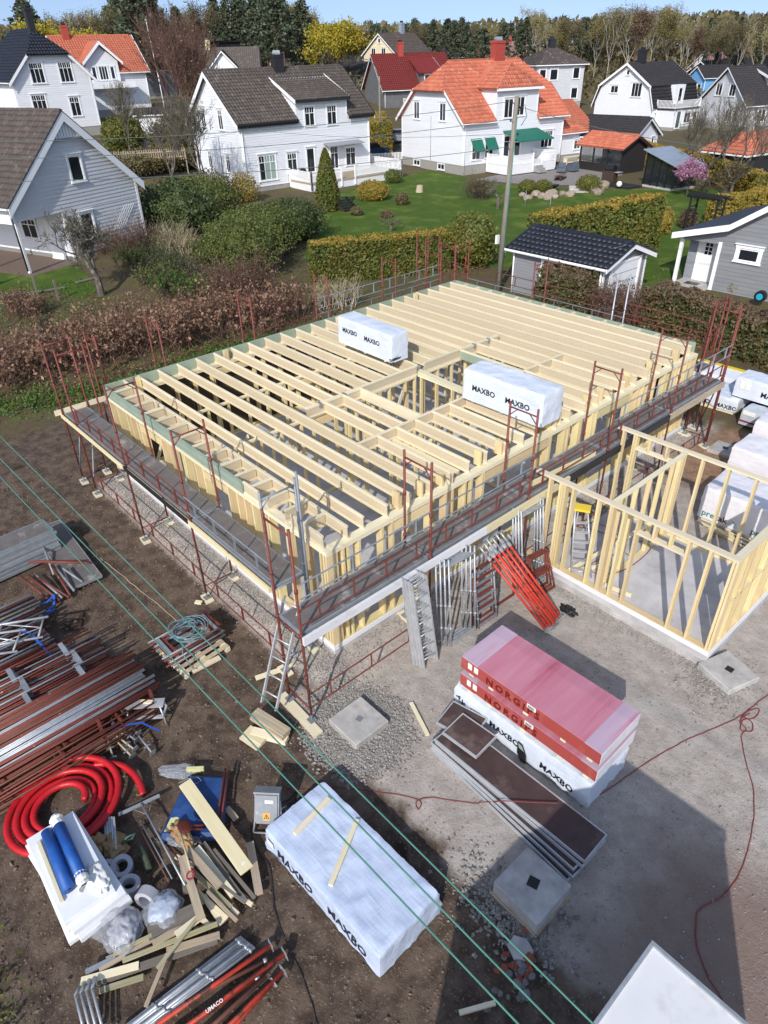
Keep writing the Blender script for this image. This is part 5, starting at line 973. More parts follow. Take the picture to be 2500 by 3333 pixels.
cable('power_cable', 'red cable running from the pallet to the knot by the small frame', [(1255, 1742), (1320, 1700), (1400, 1645), (1480, 1600), (1560, 1565), (1600, 1545), (1659, 1500), (1700, 1480)], 0.009, 'cable_red')
cable('power_cable', 'red cable hanging in a long curve from the knot down towards the hut', [(1620, 1540), (1600, 1555), (1612, 1575), (1602, 1590), (1610, 1640), (1628, 1710), (1625, 1790), (1600, 1880), (1560, 1935), (1515, 1960), (1503, 1990), (1505, 2040), (1530, 2110), (1560, 2160), (1575, 2210)], 0.009, 'cable_red')
cable('cable_knot', 'small tangle of red cable on the gravel near the corner pad', [(1600, 1545), (1625, 1560), (1622, 1580), (1600, 1575), (1606, 1555), (1630, 1550), (1640, 1530), (1612, 1538), (1598, 1560)], 0.01, 'cable_red')
cable('power_cable', 'thin pale cable lying over the earth beside the scaffold feet', [(215, 1200), (260, 1235), (300, 1270), (340, 1300), (380, 1335)], 0.009, 'wood_grey')
cable('power_cable', 'red cable coils on the slab inside the small frame', [(1200, 1130, SL), (1300, 1150, SL), (1360, 1200, SL), (1380, 1170, SL), (1405, 1185, SL), (1360, 1225, SL), (1310, 1240, SL), (1270, 1230, SL), (1290, 1210, SL), (1340, 1190, SL), (1330, 1150, SL), (1290, 1130, SL)], 0.009, 'cable_red')
p = at(1228, 1320); crumple('rag', 'black rag lying on the gravel beside the red prop feet', (p.x, p.y, 0), 0.16, 0.1, 0.04, 'black_plastic', 'rag', 4, 0.7, 3)
# ------------------------------------------------------------------ rubble
def rock_mesh(r, seed, sub=2, flat=0.7):
    random.seed(seed); bm = bmesh.new(); bmesh.ops.create_icosphere(bm, subdivisions=sub, radius=r)
    ax = [Vector((random.gauss(0, 1), random.gauss(0, 1), random.gauss(0, 1))).normalized() for _ in range(7)]
    for v in bm.verts:
        for a in ax:
            d = v.co.dot(a)-r*0.72
            if d > 0: v.co -= a*d
        v.co.z *= flat
    me = bpy.data.meshes.new('rock'); bm.to_mesh(me); bm.free(); return me
RM = []
for k in range(6): me = rock_mesh(1.0, 100+k); me.materials.append(MATS['stone']); RM.append(me)
random.seed(5)
for k in range(62):
    f = random.random(); px = 1098+75*(1-f)+random.gauss(0, 26); py = 1990+170*f+random.gauss(0, 10)
    if k > 46: px, py = random.gauss(1185, 50), random.gauss(1975, 25)
    p = at(px, py); r = random.uniform(0.03, 0.075) if f > 0.3 else random.uniform(0.02, 0.05)
    o = link('rubble_stone', RM[k % 6], None, (p.x, p.y, gz(p.x, p.y)+r*0.3), 'grey broken stone in the rubble below the raised concrete pad', 'stone', 'rubble stones', rot=(random.random(), random.random(), random.random()*6)); o.scale = (r, r*random.uniform(0.7, 1), r)
for k in range(16):
    p = at(random.gauss(1115, 24), random.gauss(2075, 32)); mb = MB(); mb.prism([(0.07*math.cos(a)*random.uniform(.6, 1.1), 0.05*math.sin(a)*random.uniform(.6, 1.1), 0) for a in (0.2, 1.3, 2.6, 3.9, 5.2)], (0, 0, 0.015)); o = mb.build('tile_shard', 'brick_red', label='orange-red broken tile shard among the rubble stones', cat='tile shard', group='tile shards in the rubble', loc=(p.x, p.y, gz(p.x, p.y)+0.03)); o.rotation_euler = (random.uniform(-.5, .5), random.uniform(-.5, .5), random.random()*6)
p = at(1125, 2050); mb = MB(); mb.prism([(-.16, -.1, 0), (.02, -.17, 0), (.17, -.06, 0), (.14, .1, 0), (-.02, .15, 0), (-.17, .06, 0)], (0, 0, 0.07)); mb.build('concrete_chunk', 'concrete', label='flat broken concrete chunk on the rubble heap', cat='concrete chunk', loc=(p.x, p.y, gz(p.x, p.y)+0.02))
p = at(1142, 2072); mb = MB(); mb.tube((0, -.06, 0), (0, .06, 0), 0.07, 12); mb.build('pipe_shard', 'brick_red', label='round brick-red pipe piece beside the concrete chunk', cat='pipe piece', loc=(p.x, p.y, gz(p.x, p.y)+0.05))
# ------------------------------------------------------------------ overhead wires over the plot
for k, (a, b) in enumerate((((0, 942), (1282, 2212)), ((0, 990), (1197, 2212)), ((0, 1030), (1120, 2212)))):
    p, q = at(*a, 6.6), at(*b, 6.6); d = q-p; mb = MB(); mb.path([p-d*1.6, p-d*0.8, p, q, q+d*1.2], 0.0055, 6); mb.build('overhead_wire', 'wire_green', label=('uppermost green overhead wire crossing the plot', 'middle green overhead wire crossing the plot', 'lowest green overhead wire crossing the plot')[k], cat='wire', group='green overhead wires', smooth=True)
# ------------------------------------------------------------------ houses
def siding(name, c1, c2, pitch=0.2, rough=0.6):
    mt = M(name, c1, c2, scale=1.5, rough=rough, coord='World'); N, L = nodes_of(mt); b = N['Principled BSDF']
    geo = N.new('ShaderNodeNewGeometry'); sp_ = N.new('ShaderNodeSeparateXYZ'); L.new(geo.outputs['Position'], sp_.inputs[0]); m1 = N.new('ShaderNodeMath'); m1.operation = 'DIVIDE'; m1.inputs[1].default_value = pitch; L.new(sp_.outputs[2], m1.inputs[0])
    m2 = N.new('ShaderNodeMath'); m2.operation = 'FRACT'; L.new(m1.outputs[0], m2.inputs[0]); m3 = N.new('ShaderNodeMath'); m3.operation = 'SUBTRACT'; m3.inputs[0].default_value = 1; L.new(m2.outputs[0], m3.inputs[1])
    bp = N.new('ShaderNodeBump'); bp.inputs['Strength'].default_value = 0.6; bp.inputs['Distance'].default_value = 0.03; L.new(m3.outputs[0], bp.inputs['Height']); L.new(bp.outputs[0], b.inputs['Normal'])
siding('clad_white', 'E3E5E9', 'DDE0E4'); siding('clad_grey', '8E939B', '838890'); siding('clad_blue', '6FA9D8', '67A0CF'); siding('clad_cream', 'E6D5B4', 'DCCBA8'); siding('clad_black', '232325', '2C2C2E'); siding('clad_lgrey', 'C6C8CC', 'BCBFC5'); siding('clad_dgrey', '6C6E70', '5F6163')
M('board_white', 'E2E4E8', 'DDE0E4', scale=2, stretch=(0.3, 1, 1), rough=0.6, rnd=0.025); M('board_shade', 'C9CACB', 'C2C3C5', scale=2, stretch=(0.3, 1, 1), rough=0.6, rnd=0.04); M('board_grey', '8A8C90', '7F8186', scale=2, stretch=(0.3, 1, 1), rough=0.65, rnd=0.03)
def tilemat(name, c1, c2, c3, rough=0.7): M(name, c1, c2, scale=3, rough=rough, rnd=0.16, c3=c3, scale3=2.0, thr3=(0.55, 0.75), coord='World', spec=0.35)
tilemat('tile_brown', '4E4742', '5C544E', '7A736C'); tilemat('tile_orange', 'BA6E56', 'B0624A', 'C68A74', 0.75); tilemat('tile_black', '1C1F28', '232732', '2D323F', 0.45); tilemat('tile_dbrown', '4A423E', '544B46', '6E655F'); tilemat('tile_red', '7A2C28', '6C2523', '5A211F'); tilemat('tile_mauve', '8E6A68', '9C7876', '6F5856'); tilemat('tile_dark', '2C2A2C', '353335', '413F41'); tilemat('tile_speck', '433B39', '4E4643', '8A827C')
M('render_grey', '8F8D88', '9E9C97', scale=4, rough=0.9, bump=0.15); M('chimney_red', 'A9483C', '9C4036', scale=4, rough=0.7); M('chimney_yellow', 'D9CFA0', 'B9AF85', scale=5, rough=0.8); M('awning_green', '1F6E5C', '1A6352', scale=3, rough=0.7); M('zinc', 'AEB9C6', 'A1ACBA', scale=2, rough=0.35, metal=0.4)
def ray(px, py):
    x, y = px*2500/1659, py*2500/1659; return (C_F + C_R*((x-1250)/FPX) - C_U*((y-1666.5)/FPX))
def tile_mb(tw, tl, hgt=0.065):
    mb = MB(); xs_ = [0, .25, .5, .75, 1]; zs = [0.0, .75, 1.0, .75, 0.0]; T = 0.06
    top = [(x*tw, 0, T+z*hgt) for x, z in zip(xs_, zs)]; up = [(x*tw, tl, 0.004+z*hgt) for x, z in zip(xs_, zs)]; lo = [(x*tw, 0, z*hgt-0.012) for x, z in zip(xs_, zs)]
    mb.v = top+up+lo; mb.f = [(k, k+1, 6+k, 5+k) for k in range(4)]+[(10+k, 11+k, 1+k, k) for k in range(4)]; mb.m = [0]*8; return mb
class House:
    def __init__(s, name, label, x, y, yaw, L, W, z0, he, hr, wall, roof, ov=0.4, cat='house', group=None, profile=None, base=0.45, basemat='render_grey', jerk=None, hip=False, core=True):
        s.t = thing(name, label, cat, (x, y, z0), R(yaw), group); s.L, s.W, s.he, s.hr, s.ov, s.wall, s.roofm = L, W, he, hr, ov, wall, roof
        s.M = Matrix.Translation((x, y, z0)) @ Matrix.Rotation(R(yaw), 4, 'Z'); s.I = s.M.inverted(); s.z0 = z0; s.jerk = jerk; s.roof_parts = {}
        s.sl = (hr-he)/(W/2)
        prof = profile or ([(0, he), (W/2, hr), (W, he)] if not hip else [(0, he), (W, he)]); s.prof = prof
        if core:
            e = 0.0; pts = [(0, W, base-0.02), (0, 0, base-0.02)]+[(0, v, z-0.06) for v, z in prof]
            if jerk and not hip:
                v1 = (jerk-he)/s.sl; pts = [(0, W, base-0.02), (0, 0, base-0.02), (0, 0, he-0.06), (0, v1, jerk-0.06), (0, W-v1, jerk-0.06), (0, W, he-0.06)]
            MB().prism(pts, (L, 0, 0)).build('wall', wall, s.t, fixn=True)
            MB().bx(0.02, L-0.02, 0.02, W-0.02, -2.5, base).build('foundation', basemat, s.t)
    def face(s, f):
        return {'f': (Vector((0, 0, 0)), Vector((1, 0, 0)), Vector((0, -1, 0))), 'b': (Vector((0, s.W, 0)), Vector((1, 0, 0)), Vector((0, 1, 0))), 'l': (Vector((0, 0, 0)), Vector((0, 1, 0)), Vector((-1, 0, 0))), 'r': (Vector((s.L, 0, 0)), Vector((0, 1, 0)), Vector((1, 0, 0)))}[f] if isinstance(f, str) else f
    def px(s, f, x, y):                                             # where the sight line meets a wall: distance along it and height
        o, u, n = s.face(f); O = s.I @ CAM; d = s.I.to_3x3() @ ray(x, y); k = (o-O).dot(n)/d.dot(n); p = O+d*k; return (p-o).dot(u), p.z
    def boards(s, f, mat, bh=0.19, z0=0.45, holes=(), name='siding_board', a0=0.0, a1=None, ztop=None):
        o, u, n = s.face(f); ln = a1 if a1 is not None else (s.L if f in 'fb' else s.W); z = z0
        def span(z):
            if f in 'fb': return a0, ln
            lo, hi = None, None; N_ = 160
            for k in range(N_+1):
                v = ln*k/N_; 
                if s.ztop(v) >= z+0.02: lo = v if lo is None else lo; hi = v
            return (lo, hi) if lo is not None else (0, 0)
        top = (s.he-0.02) if f in 'fb' else (ztop or max(q[1] for q in s.prof))
        if s.jerk and f in 'lr': top = s.jerk-0.02
        while z < top-0.05:
            h = min(bh, top-z); a, b = span(z); a2, b2 = span(z+h)
            a = max(a, a0); b = min(b, ln); a2 = max(a2, a0)
            if b-a > 0.15:
                q = []
                for aa, zz, pr in ((a, z, 0.036), (b, z, 0.036), (max(b2, a2+0.02), z+h+0.012, 0.008), (a2, z+h+0.012, 0.008)): q.append(o+u*aa+n*pr+Vector((0, 0, zz)))
                w = MB(); bk = [p-n*(p-o).dot(n)+n*0.001 for p in q]; w.add(q+bk, [(0, 1, 2, 3), (4, 7, 6, 5), (0, 4, 5, 1), (1, 5, 6, 2), (2, 6, 7, 3), (3, 7, 4, 0)]); w.build(name, mat, s.t, fixn=True)
            z += h
    def ztop(s, v):
        for (v0, z0), (v1, z1) in zip(s.prof[:-1], s.prof[1:]):
            if v0 <= v <= v1: return z0+(z1-z0)*(v-v0)/max(1e-6, v1-v0)
        return 0
    def corner(s, f, a, z0, z1, w=0.12, mat='white_trim'):
        o, u, n = s.face(f); p = o+u*a+n*0.02; w_ = MB(); w_.beam(p+Vector((0, 0, z0)), p+Vector((0, 0, z1)), w, 0.05, up=n); w_.build('corner_board', mat, s.t)
    def win(s, f, a, z, w, h, cols=2, top=0, glass_='glass', trim=0.11, mat='white_trim', hood=True, name='window', dark=None, sill=True):
        o, u, n = s.face(f); up = Vector((0, 0, 1)); c = o+u*a+up*z; fr = MB(); d = 0.055
        def bar(a0, a1, z0, z1, pr, th): 
            p = c+u*((a0+a1)/2)+up*((z0+z1)/2)+n*pr; x = u; q = Matrix((u, n, up)).transposed(); fr.box(p, (abs(a1-a0), th, abs(z1-z0)), 0, q)
        if trim:
            for sg in (-1, 1): bar(sg*(w/2+trim/2)-trim/2, sg*(w/2+trim/2)+trim/2, -h/2-0.02, h/2+0.02, d, 0.04)
            bar(-w/2-trim-0.03, w/2+trim+0.03, h/2+0.021, h/2+0.021+trim, d+0.005, 0.055)
            if hood: bar(-w/2-trim-0.07, w/2+trim+0.07, h/2+0.023+trim, h/2+0.06+trim, d+0.04, 0.13)
            if sill: bar(-w/2-trim-0.04, w/2+trim+0.04, -h/2-0.09, -h/2-0.021, d+0.02, 0.1)
        t = 0.05
        for sg in (-1, 1): bar(sg*(w/2)-sg*t, sg*(w/2), -h/2, h/2, 0.04, 0.03)
        bar(-w/2+t, w/2-t, h/2-t, h/2, 0.04, 0.03); bar(-w/2+t, w/2-t, -h/2, -h/2+t, 0.04, 0.03)
        xs_ = [-w/2+w*k/cols for k in range(cols+1)]
        for k in range(1, cols): bar(xs_[k]-0.03, xs_[k]+0.03, -h/2+t, h/2-t, 0.041, 0.03)
        zt = h/2-h*top
        if top:
            bar(-w/2+t, w/2-t, zt-0.025, zt+0.025, 0.042, 0.03)
            for k in range(cols):
                for j in ((1,) if w/cols < 0.75 else (1, 2)):
                    xx = xs_[k]+(xs_[k+1]-xs_[k])*j/(2 if w/cols < 0.75 else 3); bar(xx-0.015, xx+0.015, zt, h/2-t, 0.042, 0.02)
        win_ = fr.build(name, mat, s.t)
        for k in range(cols):
            g_ = MB(); p = c+u*((xs_[k]+xs_[k+1])/2)+n*0.032; g_.box(p, (xs_[k+1]-xs_[k]-0.04, 0.012, h-0.06), 0, Matrix((u, n, up)).transposed()); g_.build('pane', glass_ if isinstance(glass_, str) else glass_[k % len(glass_)], win_)
        return win_
    def winpx(s, f, x, y, w, h, **k):
        a, z = s.px(f, x, y); return s.win(f, a, z, w, h, **k)
    def plane(s, name, O, U, S, ul, slen, clip=None, tile=None, nobj=0, thick=0.1, mat=None, poly=None, te=0.33, tw=0.3, trimmat=None):
        """one roof slope: O = lower left corner, U along the eave, S up the slope"""
        O, U, S = Vector(O), Vector(U).normalized(), Vector(S).normalized(); Nn = U.cross(S); mat = mat or s.roofm
        pl = poly or [(0, 0), (ul, 0), (ul, slen), (0, slen)]; mb = MB(); mb.prism([O+U*a+S*b-Nn*thick for a, b in pl], Nn*(thick-0.015)); rp = mb.build(name, mat, s.t, fixn=True)
        if tile:
            cols, rows = int(ul/tw), int(slen/te); rest = []; base = tile_mb(tw, te+0.02); q = Matrix((U, S, Nn)).transposed(); cand = []
            def inside(a, b):
                if poly is None: return True
                c = False; n_ = len(pl)
                for i in range(n_):
                    (x1, y1), (x2, y2) = pl[i], pl[(i+1) % n_]
                    if (y1 > b) != (y2 > b) and a < (x2-x1)*(b-y1)/(y2-y1)+x1: c = not c
                return c
            for j in range(rows):
                for i in range(cols):
                    a, b = i*ul/cols, j*slen/rows
                    if not inside(a+tw/2, b+te/2): continue
                    if clip and not clip(a+tw/2, b+te/2): continue
                    cand.append((O+U*a+S*b+Nn*0.0))
            me = None
            cw = s.I @ CAM; cand.sort(key=lambda p: (p-cw).length)
            me = base.mesh('roof_tile', mat, True)
            for p in cand[:nobj]:
                o = link('roof_tile', me, rp); mm = q.to_4x4(); mm.translation = p; o.matrix_local = mm
            if cand[nobj:]:
                mb = MB()
                for p in cand[nobj:]: mb.add([p+q @ Vector(v) for v in base.v], base.f)
                mb.build('tile_field', mat, rp, smooth=True, kind='stuff')
        return rp
    def gable_roof(s, tiles=True, nobj=(0, 0), te=0.36, tw=0.3, barge='white_trim', barge_d=0.22, gutter='white_trim', clipf=None, fascia=None, edge='dark_trim', notch=None):
        L, W, he, hr, ov = s.L, s.W, s.he, s.hr, s.ov; sl = s.sl; sv = Vector((0, W/2+ov, hr-he+ov*sl)); sl_len = sv.length; S1 = sv.normalized(); S2 = Vector((0, -S1.y, S1.z))
        ul = L+2*ov; p1 = p2 = None
        if s.jerk:
            v1 = (s.jerk-he)/sl; bj = (v1+ov)/(W/2+ov)*sl_len; inset = (hr-s.jerk)/1.15+ov
            p1 = p2 = [(0, 0), (ul, 0), (ul, bj), (ul-inset, sl_len), (inset, sl_len), (0, bj)]
        if notch:
            n0, n1, nb = notch[0]+ov, notch[1]+ov, notch[2]; head = [(0, 0), (n0, 0), (n0, nb), (n1, nb), (n1, 0), (ul, 0)]; p1 = head+(p1[2:] if p1 else [(ul, sl_len), (0, sl_len)])
        a = s.plane('roof', (-ov, -ov, he-ov*sl), (1, 0, 0), S1, ul, sl_len, tile=tiles, nobj=nobj[0], te=te, tw=tw, clip=clipf, poly=p1)
        b = s.plane('roof', (L+ov, W+ov, he-ov*sl), (-1, 0, 0), S2, ul, sl_len, tile=tiles and nobj[1] >= 0, nobj=max(0, nobj[1]), te=te, tw=tw, poly=p2); s.roof_parts['f'] = a; s.roof_parts['b'] = b
        if s.jerk:
            v1 = (s.jerk-he)/sl; hv = W/2-v1; 
            for e, sg in ((0, 1), (1, -1)):
                x0 = -ov-0.15 if e == 0 else L+ov+0.15; ze = s.jerk-0.18; run = inset+0.15; S_ = Vector((sg*run, 0, hr-ze)); ln = S_.length
                O = (x0, W-v1+0.12, ze) if e == 0 else (x0, v1-0.12, ze); wd = 2*hv+0.24
                s.plane('roof', O, (0, -1, 0) if e == 0 else (0, 1, 0), S_, wd, ln, poly=[(0, 0), (wd, 0), (wd/2, ln)], tile=tiles, te=te, tw=tw, nobj=nobj[0]//6)
        rg = MB()
        n_ = int((ul-(2*inset if s.jerk else 0))/0.4); x0 = -ov+(inset if s.jerk else 0)
        for k in range(max(1, n_)): rg.tube((x0+k*0.4, W/2, hr+0.02), (x0+k*0.4+0.42, W/2, hr+0.035), 0.11, 8)
        rg.build('ridge_cap', s.roofm, a)
        if barge:
            for u in (-ov-0.02, L+ov+0.02):
                for v0, v1_, sg in ((-ov, W/2, 1), (W+ov, W/2, -1)):
                    zz0 = he-ov*sl; top_ = (v1_, hr); 
                    if s.jerk: vv = (s.jerk-he)/sl; top_ = ((vv, s.jerk) if sg > 0 else (W-vv, s.jerk))
                    m_ = MB(); m_.prism([(u-0.02, v0, zz0-barge_d), (u-0.02, top_[0], top_[1]-barge_d), (u-0.02, top_[0], top_[1]+0.01), (u-0.02, v0, zz0+0.01)], (0.04, 0, 0)); m_.build('barge_board', barge, s.t, fixn=True)
                    if edge:
                        e_ = MB(); e_.prism([(u-0.04, v0, zz0+0.012), (u-0.04, top_[0], top_[1]+0.012), (u-0.04, top_[0], top_[1]+0.06), (u-0.04, v0, zz0+0.06)], (0.1, 0, 0)); e_.build('verge_strip', edge, s.t, fixn=True)
        if gutter:
            for v in (-ov-0.06, W+ov+0.06):
                for g0_, g1_ in (((-ov, notch[0]), (notch[1], L+ov)) if notch and v < 0 else ((-ov, L+ov),)): g_ = MB(); g_.tube((g0_, v, he-ov*sl-0.05), (g1_, v, he-ov*sl-0.05), 0.06, 7); g_.build('gutter', gutter, s.t)
            for u in (0.05, L-0.05): pipe('downpipe', s.t, (u, -0.08, 0.1), (u, -0.08, he-0.25), 0.04, 'white_trim', 7)
        return a
    def hip_roof(s, tiles=True, te=0.4, tw=0.33, ridge=0.6):
        L, W, he, hr, ov = s.L, s.W, s.he, s.hr, s.ov; c0, c1 = Vector((L/2-ridge/2, W/2, hr)), Vector((L/2+ridge/2, W/2, hr)); A, B, C, D = Vector((-ov, -ov, he)), Vector((L+ov, -ov, he)), Vector((L+ov, W+ov, he)), Vector((-ov, W+ov, he))
        for a, b, t0, t1 in ((A, B, c0, c1), (B, C, c1, c1), (C, D, c1, c0), (D, A, c0, c0)):
            U = (b-a).normalized(); mid = (t0+t1)/2; h = (mid-a)-U*(mid-a).dot(U); s.plane('roof', a, U, h, (b-a).length, h.length, poly=[(0, 0), ((b-a).length, 0), ((t1-a).dot(U), h.length), ((t0-a).dot(U)-1e-3, h.length)], tile=tiles, te=te, tw=tw)
        MB().bx(-ov, L+ov, -ov, W+ov, he-0.16, he-0.03).build('eaves', 'white_trim', s.t)
        mb = MB()
        for a, b in ((A, c0), (B, c1), (C, c1), (D, c0)): mb.tube(a, b, 0.1, 6)
        mb.build('hip_cap', s.roofm, s.t)
    def chimney(s, u, v, w, d, z0, z1, mat, cap='dark_trim', part='f'):
        m_ = MB(); m_.bx(u-w/2, u+w/2, v-d/2, v+d/2, z0, z1); m_.bx(u-w/2-0.05, u+w/2+0.05, v-d/2-0.05, v+d/2+0.05, z1-0.25, z1-0.1); ch = m_.build('chimney', mat, s.roof_parts.get(part, s.t)); m2 = MB(); m2.tube((u-w*0.3, v, z1+0.12), (u+w*0.3, v, z1+0.12), 0.2, 10); m2.bx(u-w*0.3, u+w*0.3, v-0.19, v+0.19, z1-0.02, z1+0.1); m2.build('cowl', cap, ch) if s.roof_parts else m2.build('cowl', cap, s.t)
# ---- grey-white gable house at the left edge
h = House('wooden_house', 'white wooden gable house with brown tiled roof at the left picture edge', -28.2, 13.4, 199.5, 9.0, 9.2, 0.35, 3.8, 7.7, 'clad_white', 'tile_dbrown', ov=0.34, base=2.75, core=False)
W_ = 9.2
MB().prism([(0.02, W_, 2.72), (0.02, 0, 2.72), (0.02, 0, 3.74), (0.02, W_/2, 7.64), (0.02, W_, 3.74)], (9, 0, 0)).build('wall', 'clad_white', h.t, fixn=True)
MB().prism([(0.02, 6.0, -0.5), (0.02, 0, -0.5), (0.02, 0, 2.7), (0.02, 6.0, 2.7)], (9, 0, 0)).build('wall', 'clad_white', h.t, fixn=True)
MB().bx(0.0, 9, 0.0, 6.0, -1, 0.25).build('foundation', 'render_grey', h.t); MB().bx(-0.6, 9, 6.0, 9.6, -0.6, 0.02).build('porch_deck', 'wood_deck', h.t)
h.boards('l', 'board_shade', 0.2, 2.74, ztop=6.6); h.boards('l', 'board_shade', 0.2, 0.26, a1=6.0, ztop=2.72)  # greyer copy of the white boards, weak gable light put into the colour
for k in range(13):                                                 # vertical boards in the gable peak
    v = W_/2-1.3+0.2*k+0.1; zt = h.ztop(v)-0.12; zb = 6.4
    if zt-zb > 0.1: w = MB(); w.bx(-0.2, -0.14, v-0.075, v+0.075, zb, zt); w.build('peak_board', 'board_white', h.t)
MB().prism([(-0.135, W_/2-1.4, 6.4), (-0.135, W_/2+1.4, 6.4), (-0.135, W_/2, 7.5)], (0.1, 0, 0)).build('peak_gap_shade', 'grey_trim', h.t, fixn=True); block('peak_shelf', h.t, -0.22, 0.0, W_/2-1.5, W_/2+1.5, 6.31, 6.39, 'grey_trim')  # grey backing stands in for shade in the gaps between peak boards
h.gable_roof(True, (0, 300), te=0.36, tw=0.31, barge_d=0.48); h.winpx('l', 163, 364, 0.85, 1.3, cols=1); h.winpx('l', 190, 487, 0.85, 1.4, cols=1, glass_='glass')
h.corner('l', 0.05, 0.3, 3.75, 0.15); h.corner('l', W_-0.05, 2.7, 3.75, 0.15); h.corner('l', 5.95, 0.2, 2.7, 0.15)
for u in (0.1, 3.2): block('porch_post', h.t, u-0.07, u+0.07, W_-0.2, W_-0.06, 0.02, 2.7, 'white_trim')
block('porch_beam', h.t, 0, 9, W_-0.2, W_-0.05, 2.6, 2.72, 'white_trim')
o_, u_, n_ = Vector((0, 6.0, 0)), Vector((1, 0, 0)), Vector((0, 1, 0)); h.win((o_, u_, n_), 1.2, 1.1, 0.9, 2.0, cols=1, glass_='white_paint', hood=False, name='door'); h.win((o_, u_, n_), 3.3, 1.6, 1.3, 1.1, cols=2, top=0.3); pipe('downpipe', h.t, (-0.1, W_+0.1, 0.2), (-0.1, W_+0.15, 3.6), 0.05, 'black_plastic', 8)
mb = MB()
for k in range(11):
    for sg in (1, -1):
        a, b = Vector((-0.08, 0.6+0.2*k, 1.1)), Vector((-0.08, 0.6+0.2*k+sg*1.25, 2.35)); 
        if 0.35 < b.y < 2.9: mb.beam(a, b, 0.03, 0.012, up=Vector((1, 0, 0)))
mb.build('lattice', 'white_trim', h.t)
# ---- central white house
h = House('wooden_house', 'white two-storey house with grey-brown tiled roof and shed dormer in the middle distance', -40.06, 28.8, 88.15, 14.28, 8.79, 0.0, 5.78, 9.3, 'clad_white', 'tile_brown', ov=0.42, base=0.4)
h.boards('f', 'board_white', 0.2, 0.42); h.boards('l', 'board_white', 0.2, 0.42)
da, dz = h.px('f', 640, 222); db, _ = h.px('f', 745, 218); da, db = da-0.15, db+0.1; zd = 6.9; ru = h.sl
dlen = (9.0-h.he)/1.0
h.gable_roof(True, (300, -1), te=0.37, tw=0.31, barge_d=0.42, gutter='dark_trim', notch=(da-0.02, db+0.02, 1.0), clipf=lambda a, b: not (da+0.42-0.1 < a < db+0.42+0.1 and b < 4.6))
zf, zr = 7.05, 8.75; vr = (zr-h.he)/h.sl
mb = MB(); mb.prism([(da, 0, 5.7), (da, 0, zf-0.05), (da, vr, zr-0.05), (da, 0.1, 5.7)], (db-da, 0, 0)); mb.build('dormer', 'clad_white', h.t, fixn=True)
k_ = 5.72
while k_ < 7.0: w = MB(); w.bx(da, db, -0.026, -0.004, k_, min(k_+0.205, 7.02)); w.build('siding_board', 'board_white', h.t); k_ += 0.2
Sd = Vector((0, vr+0.45, zr-zf+0.0)); h.plane('dormer_roof', (da-0.25, -0.45, zf-0.12), (1, 0, 0), Sd, db-da+0.5, Sd.length, tile=True, nobj=60, te=0.37, tw=0.31)
for u in (da-0.27, db+0.27): m_ = MB(); m_.prism([(u-0.02, -0.45, zf-0.4), (u-0.02, vr, zr-0.2), (u-0.02, vr, zr+0.03), (u-0.02, -0.45, zf-0.1)], (0.04, 0, 0)); m_.build('barge_board', 'white_trim', h.t, fixn=True)
block('fascia', h.t, da-0.25, db+0.25, -0.5, -0.46, zf-0.32, zf-0.12, 'dark_trim')
for u in (da, db): h.corner('f', u, 5.3, 7.0, 0.12)
for u in (0.06, 14.22): h.corner('f', u, 0.4, 5.7, 0.14)
for a_, b_ in ((-0.42, da), (db, 14.7)): block('fascia', h.t, a_, b_, -0.4, -0.34, h.he-0.42*h.sl-0.3, h.he-0.42*h.sl-0.03, 'dark_trim')
h.corner('l', 0.06, 0.4, 5.7, 0.14); h.corner('l', 8.73, 0.4, 5.7, 0.14)
for x, y in ((440, 253), (477, 259)): h.winpx('l', x, y, 0.75, 1.5, cols=2, top=0.25)
for x, y in ((455, 344), (494, 354)): h.winpx('l', x, y, 0.65, 1.4, cols=2, top=0.25)
for x, y in ((668, 251), (716, 248)): h.winpx('f', x, y, 1.05, 1.5, cols=2, top=0.33)
h.winpx('f', 578, 362, 1.75, 2.0, cols=3, top=0.28, glass_=('glass', 'glass_curtain', 'glass_curtain')); h.winpx('f', 631, 352, 1.0, 1.6, cols=2, top=0.3); h.winpx('f', 671, 346, 0.85, 2.0, cols=1, name='door'); h.winpx('f', 722, 340, 0.9, 1.9, cols=2, top=0.3); h.winpx('f', 757, 337, 1.15, 1.5, cols=2, top=0.3)
a, z = h.px('f', 735, 310); m_ = MB(); m_.prism([(a-2.0, -0.02, z+0.2), (a-2.0, -1.0, z), (a-2.0, -1.0, z-0.06), (a-2.0, -0.02, z+0.1)], (4.2, 0, 0)); m_.build('canopy', 'grey_trim', h.t, fixn=True)
h.chimney(7.1, 4.15, 0.95, 0.7, 8.6, 10.35, 'dark_trim', 'alu')
pipe('downpipe', h.t, (0.1, -0.1, 0.2), (0.1, -0.1, 5.4), 0.045, 'white_trim', 8); pipe('cable_duct', h.t, (-0.06, 3.9, 0.4), (-0.06, 3.9, 4.3), 0.04, 'grey_trim', 6)
CH = h
